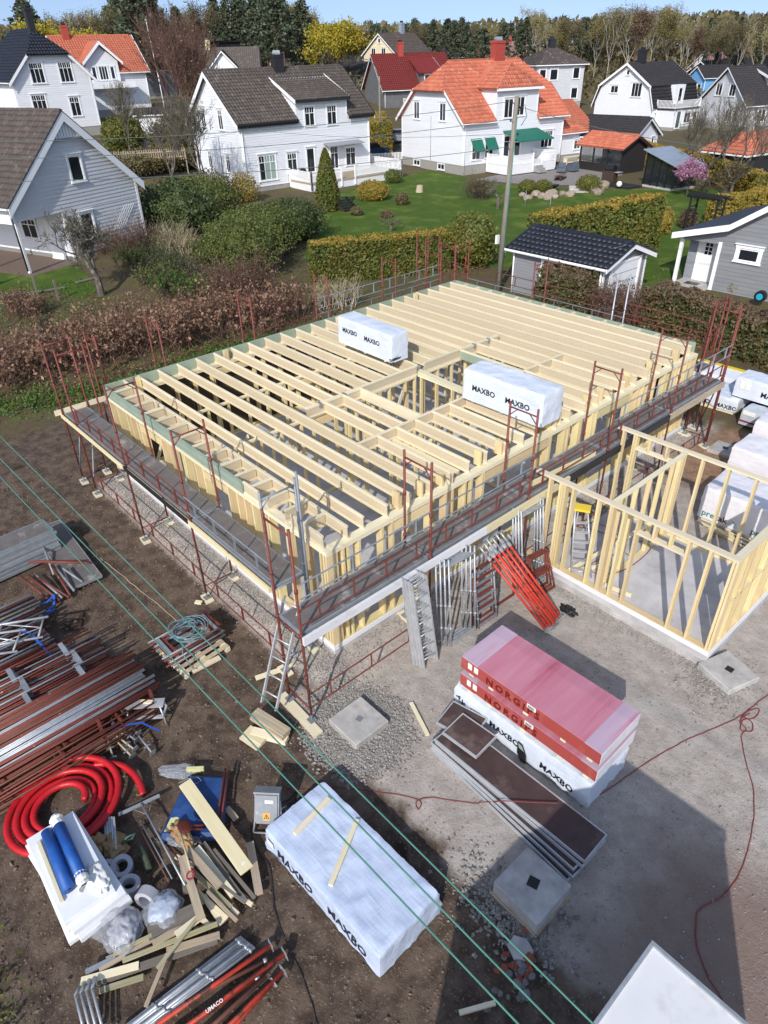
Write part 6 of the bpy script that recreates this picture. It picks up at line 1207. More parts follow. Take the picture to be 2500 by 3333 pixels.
# terrace of the central house
def picket(parent, p, q, z0, z1, mat='white_trim', gap=0.13, name='railing'):
    p, q = Vector(p), Vector(q); d = q-p; n = int(d.length/gap); mb = MB()
    for k in range(n+1): c = p+d*(k/n); mb.beam(c+Vector((0, 0, z0)), c+Vector((0, 0, z1)), 0.085, 0.018, up=d.normalized().cross(Vector((0, 0, 1))))
    o = mb.build(name+'_pickets', mat, parent, kind='stuff'); mb = MB()
    for z in (z0+0.1, z1-0.04): mb.beam(p+Vector((0, 0, z)), q+Vector((0, 0, z)), 0.09, 0.04)
    mb.build(name+'_rail', mat, parent)
    for e in (p, q): block('post', parent, e.x-0.06, e.x+0.06, e.y-0.06, e.y+0.06, z0-0.6, z1+0.06, mat)
t = thing('terrace', 'white fenced timber terrace in front of the central white house', 'terrace', (-40.06, 28.8, 0), R(88.15)); u0, _ = CH.px('f', 625, 390); T0, T1_ = u0, 15.4
block('deck_floor', t, T0, T1_, -3.6, -0.05, 0.55, 0.7, 'wood_grey'); block('skirt', t, T0+0.02, T0+0.06, -3.49, -0.1, 0.0, 0.549, 'white_paint'); block('skirt', t, T1_-0.06, T1_-0.02, -3.49, -0.1, 0.0, 0.549, 'white_paint'); block('skirt', t, T0+0.05, T1_-0.05, -3.56, -3.5, 0.0, 0.549, 'white_paint')
picket(t, (T0, -0.2, 0), (T0, -3.6, 0), 0.7, 1.6); picket(t, (T0, -3.6, 0), (T0+3.4, -3.6, 0), 0.7, 1.6); picket(t, (T0+5.0, -3.6, 0), (T1_, -3.6, 0), 0.7, 1.6); picket(t, (T1_, -3.6, 0), (T1_, 1.5, 0), 0.7, 1.6)
t = thing('garden_stairs', 'dark wooden garden stairs down from the white terrace to the lawn', 'stairs', tuple(at(757, 455, 0.0)), R(88))
for k in range(6): block('step', t, -0.75, 0.75, 0.28*k-0.2, 0.28*k+0.1, 0.1+0.13*k, 0.15+0.13*k, 'dark_trim')
for x in (-0.72, 0.72): m_ = MB(); m_.beam((x, -0.2, 0.0), (x, 1.5, 0.75), 0.05, 0.2); m_.build('stringer', 'wood_dark', t)
# ---- house with orange tiles
h = House('wooden_house', 'white house with bright orange tiled half-hipped roof and green awnings', -32.2, 48.75, 81, 13.1, 10.6, 0.1, 4.75, 9.3, 'clad_white', 'tile_orange', ov=0.45, base=0.75, jerk=7.1)
h.boards('f', 'board_white', 0.2, 0.77); h.boards('l', 'board_white', 0.2, 0.77)
da, _ = h.px('f', 1072, 250); db, _ = h.px('f', 1152, 235); da -= 0.1; db += 0.5
h.gable_roof(True, (300, -1), te=0.43, tw=0.31, barge_d=0.3, edge='tile_orange', notch=(da-0.02, db+0.02, 1.0), clipf=lambda a, b: not (da+0.3 < a < db+0.6 and b < 3.6))
zf, zr = 7.15, 9.1; vr = 4.4
mb = MB(); mb.prism([(da, 0.0, 4.7), (da, 0.0, zf), (da, 3.2, zf), (da, 0.3, 4.7)], (db-da, 0, 0)); mb.build('dormer', 'clad_white', h.t, fixn=True)
k_ = 4.75
while k_ < 7.1: w = MB(); w.bx(da, db, -0.026, -0.004, k_, min(k_+0.205, 7.12)); w.build('siding_board', 'board_white', h.t); k_ += 0.2
mid = (da+db)/2; ap0, ap1 = Vector((mid, 1.3, zr)), Vector((mid, vr+0.6, zr)); A_, B_ = Vector((da-0.35, -0.45, zf-0.1)), Vector((db+0.35, -0.45, zf-0.1)); C_, D_ = Vector((db+0.35, 2.9, zf-0.1)), Vector((da-0.35, 2.9, zf-0.1))
for a, b, t0, t1 in ((A_, B_, ap0, ap0), (B_, C_, ap0, ap1), (D_, A_, ap1, ap0)):
    U = (b-a).normalized(); hh_ = (t0-a)-U*(t0-a).dot(U); ln = (b-a).length; h.plane('dormer_roof', a, U, hh_, ln, hh_.length, poly=[(0, 0), (ln, 0), ((t1-a).dot(U), hh_.length), ((t0-a).dot(U)-1e-3, hh_.length)], tile=True, te=0.43, tw=0.31, nobj=40)
mb = MB(); mb.tube(A_, ap0, 0.1, 7); mb.tube(B_, ap0, 0.1, 7); mb.tube(ap0, ap1, 0.1, 7); mb.build('hip_cap', 'tile_orange', h.t); block('fascia', h.t, da-0.35, db+0.35, -0.48, -0.42, zf-0.3, zf-0.08, 'white_trim')
h.corner('f', da, 4.7, 7.1, 0.13); h.corner('f', db, 4.7, 7.1, 0.13)
for x, y in ((1098, 234), (1123, 229)): h.winpx('f', x, y, 1.1, 1.6, cols=2)
for x, y in ((901, 238), (957, 242)): h.winpx('l', x, y, 0.95, 1.5, cols=2, glass_=('glass_blue', 'glass'))
for x, y in ((901, 370), (953, 380)): a, z = h.px('l', x, y); h.win('l', a, 0.38, 1.1, 0.5, cols=2, trim=0.05, hood=False)
for x, y in ((1028, 325), (1056, 320)): h.winpx('f', x, y, 1.0, 1.6, cols=2)
h.winpx('f', 1105, 315, 2.2, 1.9, cols=3, name='door'); h.winpx('f', 1180, 300, 1.6, 1.5, cols=3, top=0.3)
def awn(a, z, w, d, drop, label='awning'):
    m_ = MB(); m_.prism([(a-w/2, -0.05, z), (a-w/2, -d, z-drop), (a-w/2, -d, z-drop-0.1), (a-w/2, -0.05, z-0.05)], (w, 0, 0)); m_.build('awning', 'awning_green', h.t, fixn=True)
    for u in (a-w/2+0.05, a+w/2-0.05): pipe('awning_arm', h.t, (u, -0.05, z-drop-0.2), (u, -d, z-drop-0.05), 0.015, 'white_trim', 5)
for x, y in ((1028, 303), (1057, 299)): a, z = h.px('f', x, y); awn(a, z+0.15, 1.35, 0.75, 1.0)
a, z = h.px('f', 1115, 282); awn(a+0.5, z+0.1, 4.6, 2.6, 0.75)
h.chimney(8.3, 5.4, 1.25, 0.8, 8.6, 10.9, 'chimney_red', 'zinc'); pipe('lightning_rod', h.t, (-0.07, 5.3, 0.8), (-0.07, 5.3, 4.8), 0.02, 'grey_trim', 6)
for v in (0.06, 10.5): h.corner('l', v, 0.75, 4.7, 0.14)
OH = h
t = thing('terrace', 'white walled terrace under the green awning of the orange-roofed house', 'terrace', (-32.2, 48.75, 0.1), R(81)); a0, _ = OH.px('f', 1050, 340); a1 = a0+6.2
block('platform', t, a0, a1, -3.4, -0.05, 0.0, 0.75, 'white_paint')
picket(t, (a0, -0.2, 0), (a0, -3.35, 0), 0.75, 1.65); picket(t, (a0, -3.35, 0), (a0+3.2, -3.35, 0), 0.75, 1.65); picket(t, (a0+4.4, -3.35, 0), (a1, -3.35, 0), 0.75, 1.65); picket(t, (a1, -3.35, 0), (a1, -0.2, 0), 0.75, 1.65)
for k in range(3): block('step', t, a0+3.3, a0+4.3, -3.4-0.3*(k+1), -3.41-0.3*k, 0.0, 0.55-0.2*k, 'render_grey')
# extension
h = House('house_extension', 'low white extension with orange tiles right of the orange-roofed house', -30.6, 61.75, 81, 5.2, 8.0, 0.1, 2.85, 5.3, 'clad_white', 'tile_orange', ov=0.4, base=0.55); h.boards('f', 'board_white', 0.2, 0.57); h.gable_roof(True, (120, -1), te=0.36, tw=0.31, edge='tile_orange'); h.winpx('f', 1246, 312, 0.95, 0.85, cols=2)
# ---- white house upper left, black tiles
h = House('wooden_house', 'tall white house with black half-hipped roof at upper left', -75.5, 31.2, 181, 11, 8.95, 3.2, 5.7, 10.1, 'clad_white', 'tile_black', ov=0.5, jerk=7.9, base=0.5); h.gable_roof(True, (0, 0), te=0.4, tw=0.33, barge_d=0.4)
for x, y in ((80, 158), (142, 156)): h.winpx('l', x, y, 1.45, 1.9, cols=3, top=0.28)
h.winpx('l', 163, 230, 1.1, 1.9, cols=2, top=0.28); h.winpx('l', 85, 222, 1.5, 1.5, cols=3, top=0.35); h.corner('l', 0.06, 0.5, 5.6, 0.15); h.chimney(2.2, 4.5, 0.7, 0.7, 9.6, 12.0, 'dark_trim'); h.boards('l', 'board_white', 0.21, 0.5)
# ---- orange roof upper left
h = House('wooden_house', 'white house with orange tiles and gabled balcony dormer at upper left', -87.1, 33.1, 83.5, 10.2, 9.0, 4.2, 5.0, 8.75, 'clad_white', 'tile_orange', ov=0.5); h.gable_roof(True, (0, -1), te=0.38, tw=0.33, edge='white_trim'); a, z = h.px('f', 215, 130); w_ = 2.1
mb = MB(); mb.prism([(a-w_, -0.6, 2.6), (a+w_, -0.6, 2.6), (a+w_, -0.6, 5.9), (a, -0.6, 7.6), (a-w_, -0.6, 5.9)], (0, 4.5, 0)); mb.build('dormer', 'clad_white', h.t, fixn=True)
for sg in (-1, 1):
    mb = MB(); mb.prism([(a, -1.2, 7.95), (a+sg*(w_+0.5), -1.2, 5.65), (a+sg*(w_+0.5), -1.2, 5.8), (a, -1.2, 8.1)], (0, 5.5, 0)); mb.build('dormer_roof', 'tile_orange', h.t, fixn=True); mb = MB(); mb.prism([(a, -1.24, 7.7), (a+sg*(w_+0.5), -1.24, 5.45), (a+sg*(w_+0.5), -1.24, 5.8), (a, -1.24, 8.1)], (0, 0.05, 0)); mb.build('barge_board', 'white_trim', h.t, fixn=True)
fo = (Vector((0, -0.62, 0)), Vector((1, 0, 0)), Vector((0, -1, 0))); h.win(fo, a, 4.6, 1.1, 1.5, cols=3, hood=False); h.win(fo, a-1.2, 4.6, 0.5, 1.4, cols=1, hood=False); h.win(fo, a+1.2, 4.6, 0.5, 1.4, cols=1, hood=False); block('balcony', h.t, a-2.3, a+3.6, -1.8, -0.62, 2.9, 3.6, 'white_trim'); h.chimney(1.9, 4.2, 0.8, 0.7, 7.8, 9.9, 'chimney_red')
# ---- other houses behind
def simple(label, x, y, yaw, L, W, z0, he, hr, wall, roof, hip=False, wins=(), chim=None, name='wooden_house', cat='house', boards=(), **k):
    h = House(name, label, x, y, yaw, L, W, z0, he, hr, wall, roof, hip=hip, **k)
    if hip: h.hip_roof()
    else: h.gable_roof(True, (0, 0), te=0.4, tw=0.35)
    for f, a, z, w, hh, c in wins: h.win(f, a, z, w, hh, cols=c)
    if chim: h.chimney(*chim)
    return h
h = House('wooden_house', 'white house with dark gambrel roof and balcony, upper right', -40.0, 97.2, 84, 10, 10.5, 0.0, 3.2, 8.1, 'clad_white', 'tile_dark', ov=0.5, profile=[(0, 3.2), (1.0, 5.5), (5.25, 8.1), (9.5, 5.5), (10.5, 3.2)])
for v0, z0_, v1, z1_, sg in ((-0.25, 2.75, 0.85, 5.5, 1), (0.6, 5.35, 5.25, 8.15, 1), (10.75, 2.75, 9.65, 5.5, -1), (9.9, 5.35, 5.25, 8.15, -1)):
    S_ = Vector((0, v1-v0, z1_-z0_)); h.roof_parts['f'] = h.plane('roof', (-0.5, v0, z0_) if sg > 0 else (10.5, v0, z0_), (sg, 0, 0), S_, 11, S_.length, tile=True, te=0.4, tw=0.35)
    for u in (-0.54, 10.5): m_ = MB(); m_.prism([(u, v0, z0_-0.28), (u, v1, z1_-0.28), (u, v1, z1_+0.05), (u, v0, z0_+0.05)], (0.05, 0, 0)); m_.build('barge_board', 'white_trim', h.t, fixn=True)
for q in (('l', 3.3, 4.9, 1.7, 1.7, 3), ('l', 7.2, 4.9, 1.3, 0.9, 2), ('l', 5.2, 7.0, 0.5, 0.6, 1)): h.win(*q[:5], cols=q[5])
h.chimney(2.6, 5.2, 1.1, 0.8, 7.6, 9.7, 'dark_trim'); MB().bx(4.2, 6.4, -0.3, 1.2, 3.0, 5.4).build('dormer', 'clad_white', h.t); h.win((Vector((0, -0.32, 0)), Vector((1, 0, 0)), Vector((0, -1, 0))), 5.3, 4.1, 0.8, 1.8, cols=1, name='door', hood=False)
GH = bpy.data.objects['wooden_house.005'] if 'wooden_house.005' in bpy.data.objects else None
h = House('house_porch', 'white glazed porch with roof balcony in front of the gambrel-roofed house', -36.8, 97.5, 84, 5.5, 3.0, 0.0, 2.6, 2.7, 'clad_white', 'tile_dark', hip=True, cat='porch'); MB().bx(-0.2, 5.7, -0.2, 3.2, 2.6, 2.72).build('flat_roof', 'dark_trim', h.t); picket(h.t, (-0.1, -0.1, 0), (5.6, -0.1, 0), 2.72, 3.7, gap=0.2); picket(h.t, (-0.1, -0.1, 0), (-0.1, 3.0, 0), 2.72, 3.7, gap=0.2)
h.win('f', 1.0, 1.35, 0.95, 2.1, cols=1, name='door', glass_='glass_green'); h.win('f', 3.1, 1.5, 1.5, 1.3, cols=2); h.win('f', 4.9, 1.5, 0.9, 1.3, cols=1)
simple('grey house with dark speckled pyramid roof behind the orange house', -63.5, 100.5, 62, 8.4, 8.7, 2.2, 5.7, 8.1, 'clad_lgrey', 'tile_speck', hip=True, ov=0.6, wins=(('f', 1.0, 4.3, 1.1, 1.5, 1), ('f', 3.0, 4.3, 1.3, 1.5, 1), ('f', 7.0, 4.4, 1.1, 1.5, 1), ('f', 7.0, 1.6, 1.1, 1.5, 1)), chim=(4.2, 4.3, 1.0, 0.9, 7.7, 9.2, 'dark_trim'))
h = simple('pale grey gable house with dark roof and dormer at the right edge', -28.4, 101.0, 63.5, 12, 9.8, 0.2, 3.3, 7.3, 'clad_lgrey', 'tile_dark', ov=0.5, wins=(('l', 3.6, 4.6, 1.2, 1.4, 2), ('l', 6.4, 4.6, 1.2, 1.4, 2), ('l', 3.4, 1.6, 1.3, 1.4, 2), ('f', 2.5, 1.7, 1.2, 1.4, 2), ('f', 6, 1.7, 1.4, 1.4, 3)), chim=(6, 4.9, 1.0, 0.8, 6.9, 8.5, 'dark_trim'))
mb = MB(); mb.prism([(4.2, 0.5, 3.4), (4.2, 0.5, 5.6), (4.2, 4.2, 6.8), (4.2, 3.5, 3.4)], (5, 0, 0)); mb.build('dormer', 'clad_lgrey', h.t, fixn=True); mb = MB(); mb.prism([(3.8, 0.0, 5.45), (3.8, 4.4, 6.9), (3.8, 4.4, 7.05), (3.8, 0, 5.65)], (5.8, 0, 0)); mb.build('dormer_roof', 'tile_dark', h.t, fixn=True); mb = MB(); mb.prism([(3.78, 0.0, 5.3), (3.78, 4.4, 6.7), (3.78, 4.4, 7.0), (3.78, 0, 5.62)], (0.05, 0, 0)); mb.build('barge_board', 'white_trim', h.t, fixn=True); h.win((Vector((0, 0.48, 0)), Vector((1, 0, 0)), Vector((0, -1, 0))), 6.7, 4.9, 1.6, 0.9, cols=3)
simple('white gable house with red-brown roof far behind at upper right', -77.0, 190.0, 78, 9, 8, -0.1, 5.0, 8.2, 'clad_white', 'tile_mauve', wins=(('l', 2.4, 4.9, 1.2, 1.4, 2), ('l', 4.0, 7.0, 0.6, 0.6, 1)), chim=(4.5, 4, 0.9, 0.8, 7.8, 9.6, 'chimney_red'))
simple('sky-blue narrow gable house between two white houses', -51.6, 134.5, 65, 6, 4.5, 0.4, 4.8, 6.4, 'clad_blue', 'tile_dark', wins=(('l', 1.2, 2.8, 0.9, 1.6, 1),))
h = simple('dark grey house with red tiled roof and dormer behind the orange house', -76.3, 78.4, 70, 12.3, 8.7, 1.3, 4.3, 8.6, 'clad_dgrey', 'tile_red', ov=0.5, wins=(('f', 4.0, 1.7, 1.3, 1.6, 1),), chim=(4.6, 4.3, 0.9, 0.8, 8.1, 10.2, 'chimney_red'))
mb = MB(); mb.prism([(6.2, -0.1, 3.4), (6.2, -0.1, 6.2), (6.2, 4.0, 8.0), (6.2, 3.0, 3.4)], (3.4, 0, 0)); mb.build('dormer', 'clad_dgrey', h.t, fixn=True); mb = MB(); mb.prism([(5.7, -0.6, 5.95), (5.7, 4.2, 8.15), (5.7, 4.2, 8.3), (5.7, -0.6, 6.15)], (4.4, 0, 0)); mb.build('dormer_roof', 'tile_red', h.t, fixn=True); mb = MB(); mb.prism([(10.08, -0.6, 5.75), (10.08, 4.2, 7.95), (10.08, 4.2, 8.3), (10.08, -0.6, 6.15)], (0.05, 0, 0)); mb.build('barge_board', 'white_trim', h.t, fixn=True); h.win((Vector((0, -0.12, 0)), Vector((1, 0, 0)), Vector((0, -1, 0))), 7.6, 4.9, 1.3, 1.7, cols=1)
simple('cream gable house with brown tiled roof behind the red-roofed house', -97.5, 100.8, 95, 10, 8.7, 3.9, 6.1, 9.3, 'clad_cream', 'tile_dbrown', wins=(('l', 3.3, 6.3, 1.1, 1.2, 2), ('l', 6.0, 6.3, 1.1, 1.2, 2), ('l', 4.4, 8.1, 0.6, 0.7, 1)), chim=(6.5, 4.4, 0.9, 0.8, 8.7, 11.0, 'zinc'))
simple('house with steep brown tiled roof and satellite dish behind the central house', -130.0, 96.3, 92, 9.8, 8.5, 4.7, 5.1, 9.3, 'clad_cream', 'tile_dbrown', wins=(('l', 4.2, 7.2, 0.7, 1.2, 1),), chim=(4.5, 4.6, 0.8, 0.7, 8.7, 10.4, 'dark_trim'))
h = simple('white gable house with weathered brown roof directly behind the central house', -104.0, 62.0, 55, 9.5, 8.8, 3.6, 4.6, 7.8, 'clad_white', 'tile_brown', wins=(), chim=(1.2, 4.4, 0.9, 0.8, 7.2, 9.0, 'chimney_yellow'))
h = House('house_wing', 'white gabled wing joined to the weathered brown roof behind the central house', -98.5, 66.5, 145, 7, 6.0, 3.6, 4.4, 7.4, 'clad_white', 'tile_brown', ov=0.5); h.gable_roof(True, (0, 0), te=0.4, tw=0.35)
simple('pink-roofed house behind the orange roof chimney', -118.0, 152.0, 40, 9, 8.3, 2.8, 5.6, 8.7, 'clad_white', 'tile_mauve', wins=(('r', 4.1, 6.6, 1.6, 1.2, 3),), chim=(5, 4.1, 0.8, 0.8, 8.2, 9.8, 'chimney_red'))
h = House('modern_house', 'black flat-roofed modern house above the brown roofs', -135.0, 78.0, 85, 14, 8, 5.5, 7.2, 7.3, 'clad_black', 'tile_dark', hip=True, cat='house'); MB().bx(-0.3, 14.3, -0.3, 8.3, 7.15, 7.4).build('flat_roof', 'dark_trim', h.t); h.win('f', 3, 4.5, 1.2, 1.5, cols=1, hood=False, mat='dark_trim'); MB().bx(9, 20, 0.5, 7, 0, 5.8).build('wing', 'clad_black', h.t)
simple('dark slate-roofed house behind the bare reddish tree', -108.0, 46.0, 86, 13, 9, 4.5, 4.4, 8.6, 'clad_dgrey', 'tile_dark', wins=(('f', 2, 2.5, 0.9, 1.3, 2), ('f', 4, 2.5, 0.9, 1.3, 2)), chim=(9, 4.3, 0.9, 0.8, 8, 9.8, 'dark_trim'))
simple('house with brown-red hipped roof behind the black-roofed house', -120.0, 36.0, 85, 9, 9, 4.6, 5.2, 9.4, 'clad_white', 'tile_dbrown', hip=True); simple('long low dark-roofed house behind the orange roof at upper left', -140.0, 52.0, 85, 20, 9, 4.8, 5.0, 9.0, 'clad_black', 'tile_dark', chim=(6, 4.5, 0.9, 0.8, 8.4, 10, 'dark_trim'))
simple('red-roofed dark villa behind the yellow budding tree', -150.0, 128.0, 50, 10, 9, 5.0, 6.2, 8.6, 'clad_black', 'tile_red', hip=True, ov=0.9, wins=(('f', 8, 5, 1.2, 1.2, 1),)); simple('small cream garage with dark roof behind the central house ridge', -106.0, 94.0, 40, 7, 5.5, 4.2, 2.6, 4.4, 'clad_cream', 'tile_dark', name='garage', cat='garage', ov=0.4)
simple('black modern house with sloping roof beyond the red roof', -118.0, 128.0, 75, 12, 8, 3.8, 5.0, 6.6, 'clad_black', 'tile_dark', wins=(('f', 9.5, 3.2, 1.8, 1.5, 3),)); simple('dark low house beyond the gambrel roof', -62.0, 160.0, 80, 16, 8, 0.2, 4.4, 6.8, 'clad_black', 'tile_dark', chim=(5, 4, 1.2, 0.8, 6.3, 8, 'dark_trim')); simple('dark-roofed house beyond the right gable house', -45.0, 165.0, 75, 14, 8, 0.2, 4.4, 7.0, 'clad_dgrey', 'tile_dark', chim=(9, 4, 1.2, 0.8, 6.5, 8.2, 'dark_trim'))
simple('white shed garage at the end of the paved drive behind the left house', -70.5, 33.5, 60, 5, 4, 2.4, 2.4, 2.9, 'clad_white', 'tile_dark', name='garage', cat='garage', ov=0.2)
simple('black-roofed white garage behind the orange-roofed extension', -31.3, 65.2, 3, 7.2, 5.6, 0.05, 2.4, 3.95, 'clad_white', 'tile_dark', name='garage', cat='garage', ov=0.35, wins=(('r', 4.4, 1.7, 0.5, 0.6, 1),))
# ---- grey garage with black tiles behind the frame
h = House('garage', 'small grey garage with shiny black tiles and white door behind the scaffolding', -4.1, 21.7, -1, 5.15, 3.5, -0.1, 2.35, 2.98, 'clad_grey', 'tile_black', ov=0.32, cat='garage', base=0.2); h.boards('f', 'board_grey', 0.15, 0.2); h.boards('r', 'board_grey', 0.15, 0.2); h.gable_roof(True, (300, 60), te=0.33, tw=0.27, barge_d=0.2)
h.winpx('f', 1188, 580, 0.8, 0.7, cols=1); h.win('r', 1.75, 1.12, 2.3, 2.05, cols=1, glass_='white_paint', name='door', hood=False, sill=False)
for z in (0.5, 0.9, 1.3, 1.7): block('door_groove', h.t, 5.195, 5.202, 0.7, 2.8, z, z+0.02, 'grey_trim')
for v in (0.05, 3.45): h.corner('r', v, 0.1, 2.3, 0.12)
p = Vector((5.22, 1.0, 2.4)); mb = MB(); mb.box(p+Vector((0.08, 0, 0)), (0.1, 0.1, 0.16)); mb.tube(p, p+Vector((0.08, 0, 0.12)), 0.015, 5); mb.build('wall_lamp', 'black_plastic', h.t)
# ---- grey house with white door at the right edge
h = House('wooden_house', 'grey house with white panelled door and white roof edge at the right picture edge', 0.95, 28.75, 0, 9.0, 9.0, 0.0, 2.5, 4.6, 'clad_grey', 'tile_black', core=False); t = h.t
prof = [(0, 2.42), (2.4, 3.05), (4.75, 4.62), (9.2, 2.0)]
mb = MB(); mb.prism([(1.95, 0, 0), (9.2, 0, 0), (9.2, 0, 2.0), (4.75, 0, 4.58), (2.4, 0, 3.0), (1.95, 0, 2.88)], (0, 8, 0)); mb.build('wall', 'clad_grey', t, fixn=True); mb = MB(); mb.prism([(0, 0, 2.2), (1.95, 0, 2.2), (1.95, 0, 2.86), (0, 0, 2.36)], (0, 8, 0)); mb.build('wall', 'clad_grey', t, fixn=True); mb = MB(); mb.prism([(0.02, 0.95, 0), (1.94, 0.95, 0), (1.94, 0.95, 2.22), (0.02, 0.95, 2.22)], (0, 7, 0)); mb.build('wall', 'clad_grey', t, fixn=True)
for k in range(24):
    z = 0.1+0.19*k
    def xr(z): 
        return (1.96 if z < 2.2 else max(0.0, (z-2.42)/0.2625) if z < 3.05 else 2.4+(z-3.05)/0.668, 9.2 if z < 2 else 9.2-(z-2.0)/0.589)
    a, b = xr(z+0.1)
    if b-a > 0.2 and z < 4.4: w = MB(); w.bx(a, b, -0.024, -0.002, z, z+0.18); w.build('siding_board', 'board_grey', t)
for a, b in zip(prof[:-1], prof[1:]):
    ex = -0.35 if a[0] == 0 else 0; aa = (a[0]+ex, a[1]+ex*0.26); mb = MB(); mb.prism([(aa[0], -0.42, aa[1]+0.04), (b[0], -0.42, b[1]+0.04), (b[0], -0.42, b[1]+0.16), (aa[0], -0.42, aa[1]+0.16)], (0, 8.8, 0)); mb.build('roof', 'tile_black', t, fixn=True); mb = MB(); mb.prism([(aa[0], -0.47, aa[1]-0.12), (b[0], -0.47, b[1]-0.12), (b[0], -0.47, b[1]+0.17), (aa[0], -0.47, aa[1]+0.17)], (0, 0.05, 0)); mb.build('barge_board', 'white_trim', t, fixn=True)
block('corner_post', t, -0.06, 0.1, -0.03, 0.12, 0, 2.25, 'white_trim'); block('corner_post', t, 1.9, 2.08, -0.04, 0.02, 0, 2.3, 'white_trim'); fo = (Vector((0, 0.95, 0)), Vector((1, 0, 0)), Vector((0, -1, 0))); d_ = h.win(fo, 1.1, 1.08, 0.95, 2.05, cols=1, glass_='white_trim', name='door', hood=False, sill=False)
for i in range(2):
    for j in range(3): block('door_pane', d_, 0.9+0.2*i, 1.05+0.2*i, 0.9, 0.912, 1.4+0.2*j, 1.56+0.2*j, 'glass')
h.winpx('f', 1617, 552, 0.95, 0.55, cols=1, trim=0.16); block('doorstep', t, 0.1, 1.9, -0.35, 0.94, -0.1, 0.09, 'concrete'); block('door_mat', t, 0.6, 1.3, -0.1, 0.4, 0.091, 0.1, 'black_plastic')
t = thing('hose_reel', 'turquoise and black garden hose reel on the wall of the grey house', 'hose reel', tuple(at(1643, 640, 0.5)), 0); M('turquoise', '1FA6BE', None, rough=0.4); mb = MB(); mb.tube((0, -0.12, 0), (0, 0.12, 0), 0.26, 20); mb.build('drum', 'black_plastic', t); mb = MB(); mb.tube((0, -0.14, 0), (0, -0.121, 0), 0.15, 16); mb.build('disc', 'turquoise', t)
# ---- garden buildings
h = House('gazebo', 'black garden pavilion with orange tiled roof beside the patio', -26.2, 59.5, -10, 5.4, 3.4, 0.0, 2.35, 3.2, 'clad_black', 'tile_orange', core=False, ov=0.35, cat='pavilion'); h.gable_roof(True, (150, 60), te=0.36, tw=0.3, barge='wood_black', gutter=None, edge='tile_orange')
block('floor', h.t, 0, 5.4, 0, 3.4, -0.1, 0.3, 'wood_black')
for u, v in ((0.06, 0.06), (1.8, 0.06), (3.6, 0.06), (5.34, 0.06), (0.06, 3.34), (5.34, 3.34)): block('post', h.t, u-0.06, u+0.06, v-0.06, v+0.06, 0.3, 2.35, 'wood_black')
block('back_wall', h.t, 0.1, 5.3, 3.3, 3.38, 0.3, 2.3, 'wood_black'); block('side_wall', h.t, 5.3, 5.38, 0.12, 3.28, 0.3, 2.35, 'wood_black'); block('parapet', h.t, 0.1, 5.3, 0.02, 0.06, 0.3, 0.75, 'wood_black'); mb = MB(); mb.prism([(5.34, 0, 2.35), (5.34, 3.4, 2.35), (5.34, 1.7, 3.15)], (0.04, 0, 0)); mb.build('gable_panel', 'wood_black', h.t, fixn=True)
for u in (0.9, 2.7, 4.5): block('glass_pane', h.t, u-0.82, u+0.82, 0.05, 0.06, 0.8, 2.25, 'glass_dim_room')
g0 = h.M
def inw(u, v, z): return tuple(g0 @ Vector((u, v, z)))
t = thing('garden_sofa', 'cushioned sofa with white blankets inside the black pavilion', 'sofa', inw(3.0, 1.8, 0.3), R(-10)); block('seat', t, -1.2, 1.2, -0.4, 0.5, 0.1, 0.45, 'white_paint'); block('back', t, -1.2, 1.2, 0.5, 0.7, 0.1, 0.95, 'wood_grey'); block('arm', t, -1.4, -1.2, -0.4, 0.6, 0.1, 0.7, 'wood_grey'); block('red_cushion', t, -1.1, -0.6, -0.45, -0.2, 0.45, 0.9, 'red_bright')
t = thing('greenhouse', 'black framed glass garden room with sloping pale metal roof', 'greenhouse', tuple(at(1388, 402, 0.0)), R(-14)); gl, gw = 3.2, 2.7
for u in (0, 0.8, 1.6, 2.4, gl):
    for v in (0, gw):
        zt = 2.75-0.85*u/gl; block('post', t, u-0.05, u+0.05, v-0.05, v+0.05, 0.15, zt, 'black_plastic')
for v in (0, gw): m_ = MB(); m_.prism([(0.06, v, 0.2), (gl-0.06, v, 0.2), (gl-0.06, v, 1.85), (0.06, v, 2.68)], (0, 0.012, 0)); m_.build('glass_pane', 'glass_dim_room', t, fixn=True)
for u in (0, gl): block('glass_pane', t, u-0.006, u+0.006, 0.06, gw-0.06, 0.2, 2.68 if u == 0 else 1.85, 'glass_dim_room')
m_ = MB(); m_.prism([(-0.3, -0.3, 2.84), (gl+0.5, -0.3, 1.8), (gl+0.5, -0.3, 1.87), (-0.3, -0.3, 2.91)], (0, gw+0.6, 0)); m_.build('metal_roof', 'zinc', t, fixn=True); block('plinth', t, -0.05, gl+0.05, -0.05, gw+0.05, -0.1, 0.15, 'concrete')
for u in (0.8, 1.6, 2.4, 3.2): m_ = MB(); m_.beam((-0.3+u, -0.28, 2.92-1.04*(u)/4.0), (-0.3+u, gw+0.28, 2.92-1.04*u/4.0), 0.03, 0.02); m_.build('roof_seam', 'zinc', t)
block('bench', t, 0.4, 2.8, 1.7, 2.5, 0.15, 0.95, 'wood_dark')
a = at(1572, 390, 0.0); h = House('garden_shed', 'low dark shed with orange tiled roof at the right picture edge', a.x+0.6, a.y+1.2, 78, 8, 4.4, 0.0, 2.0, 3.5, 'clad_black', 'tile_orange', ov=0.4, cat='shed', base=0.1, hip=True); h.hip_roof(te=0.36, tw=0.3, ridge=5.0)
t = thing('pergola', 'black timber pergola arch on the lawn beside the clipped hedge', 'pergola', tuple(at(1478, 500, 0.0)), R(-6)); 
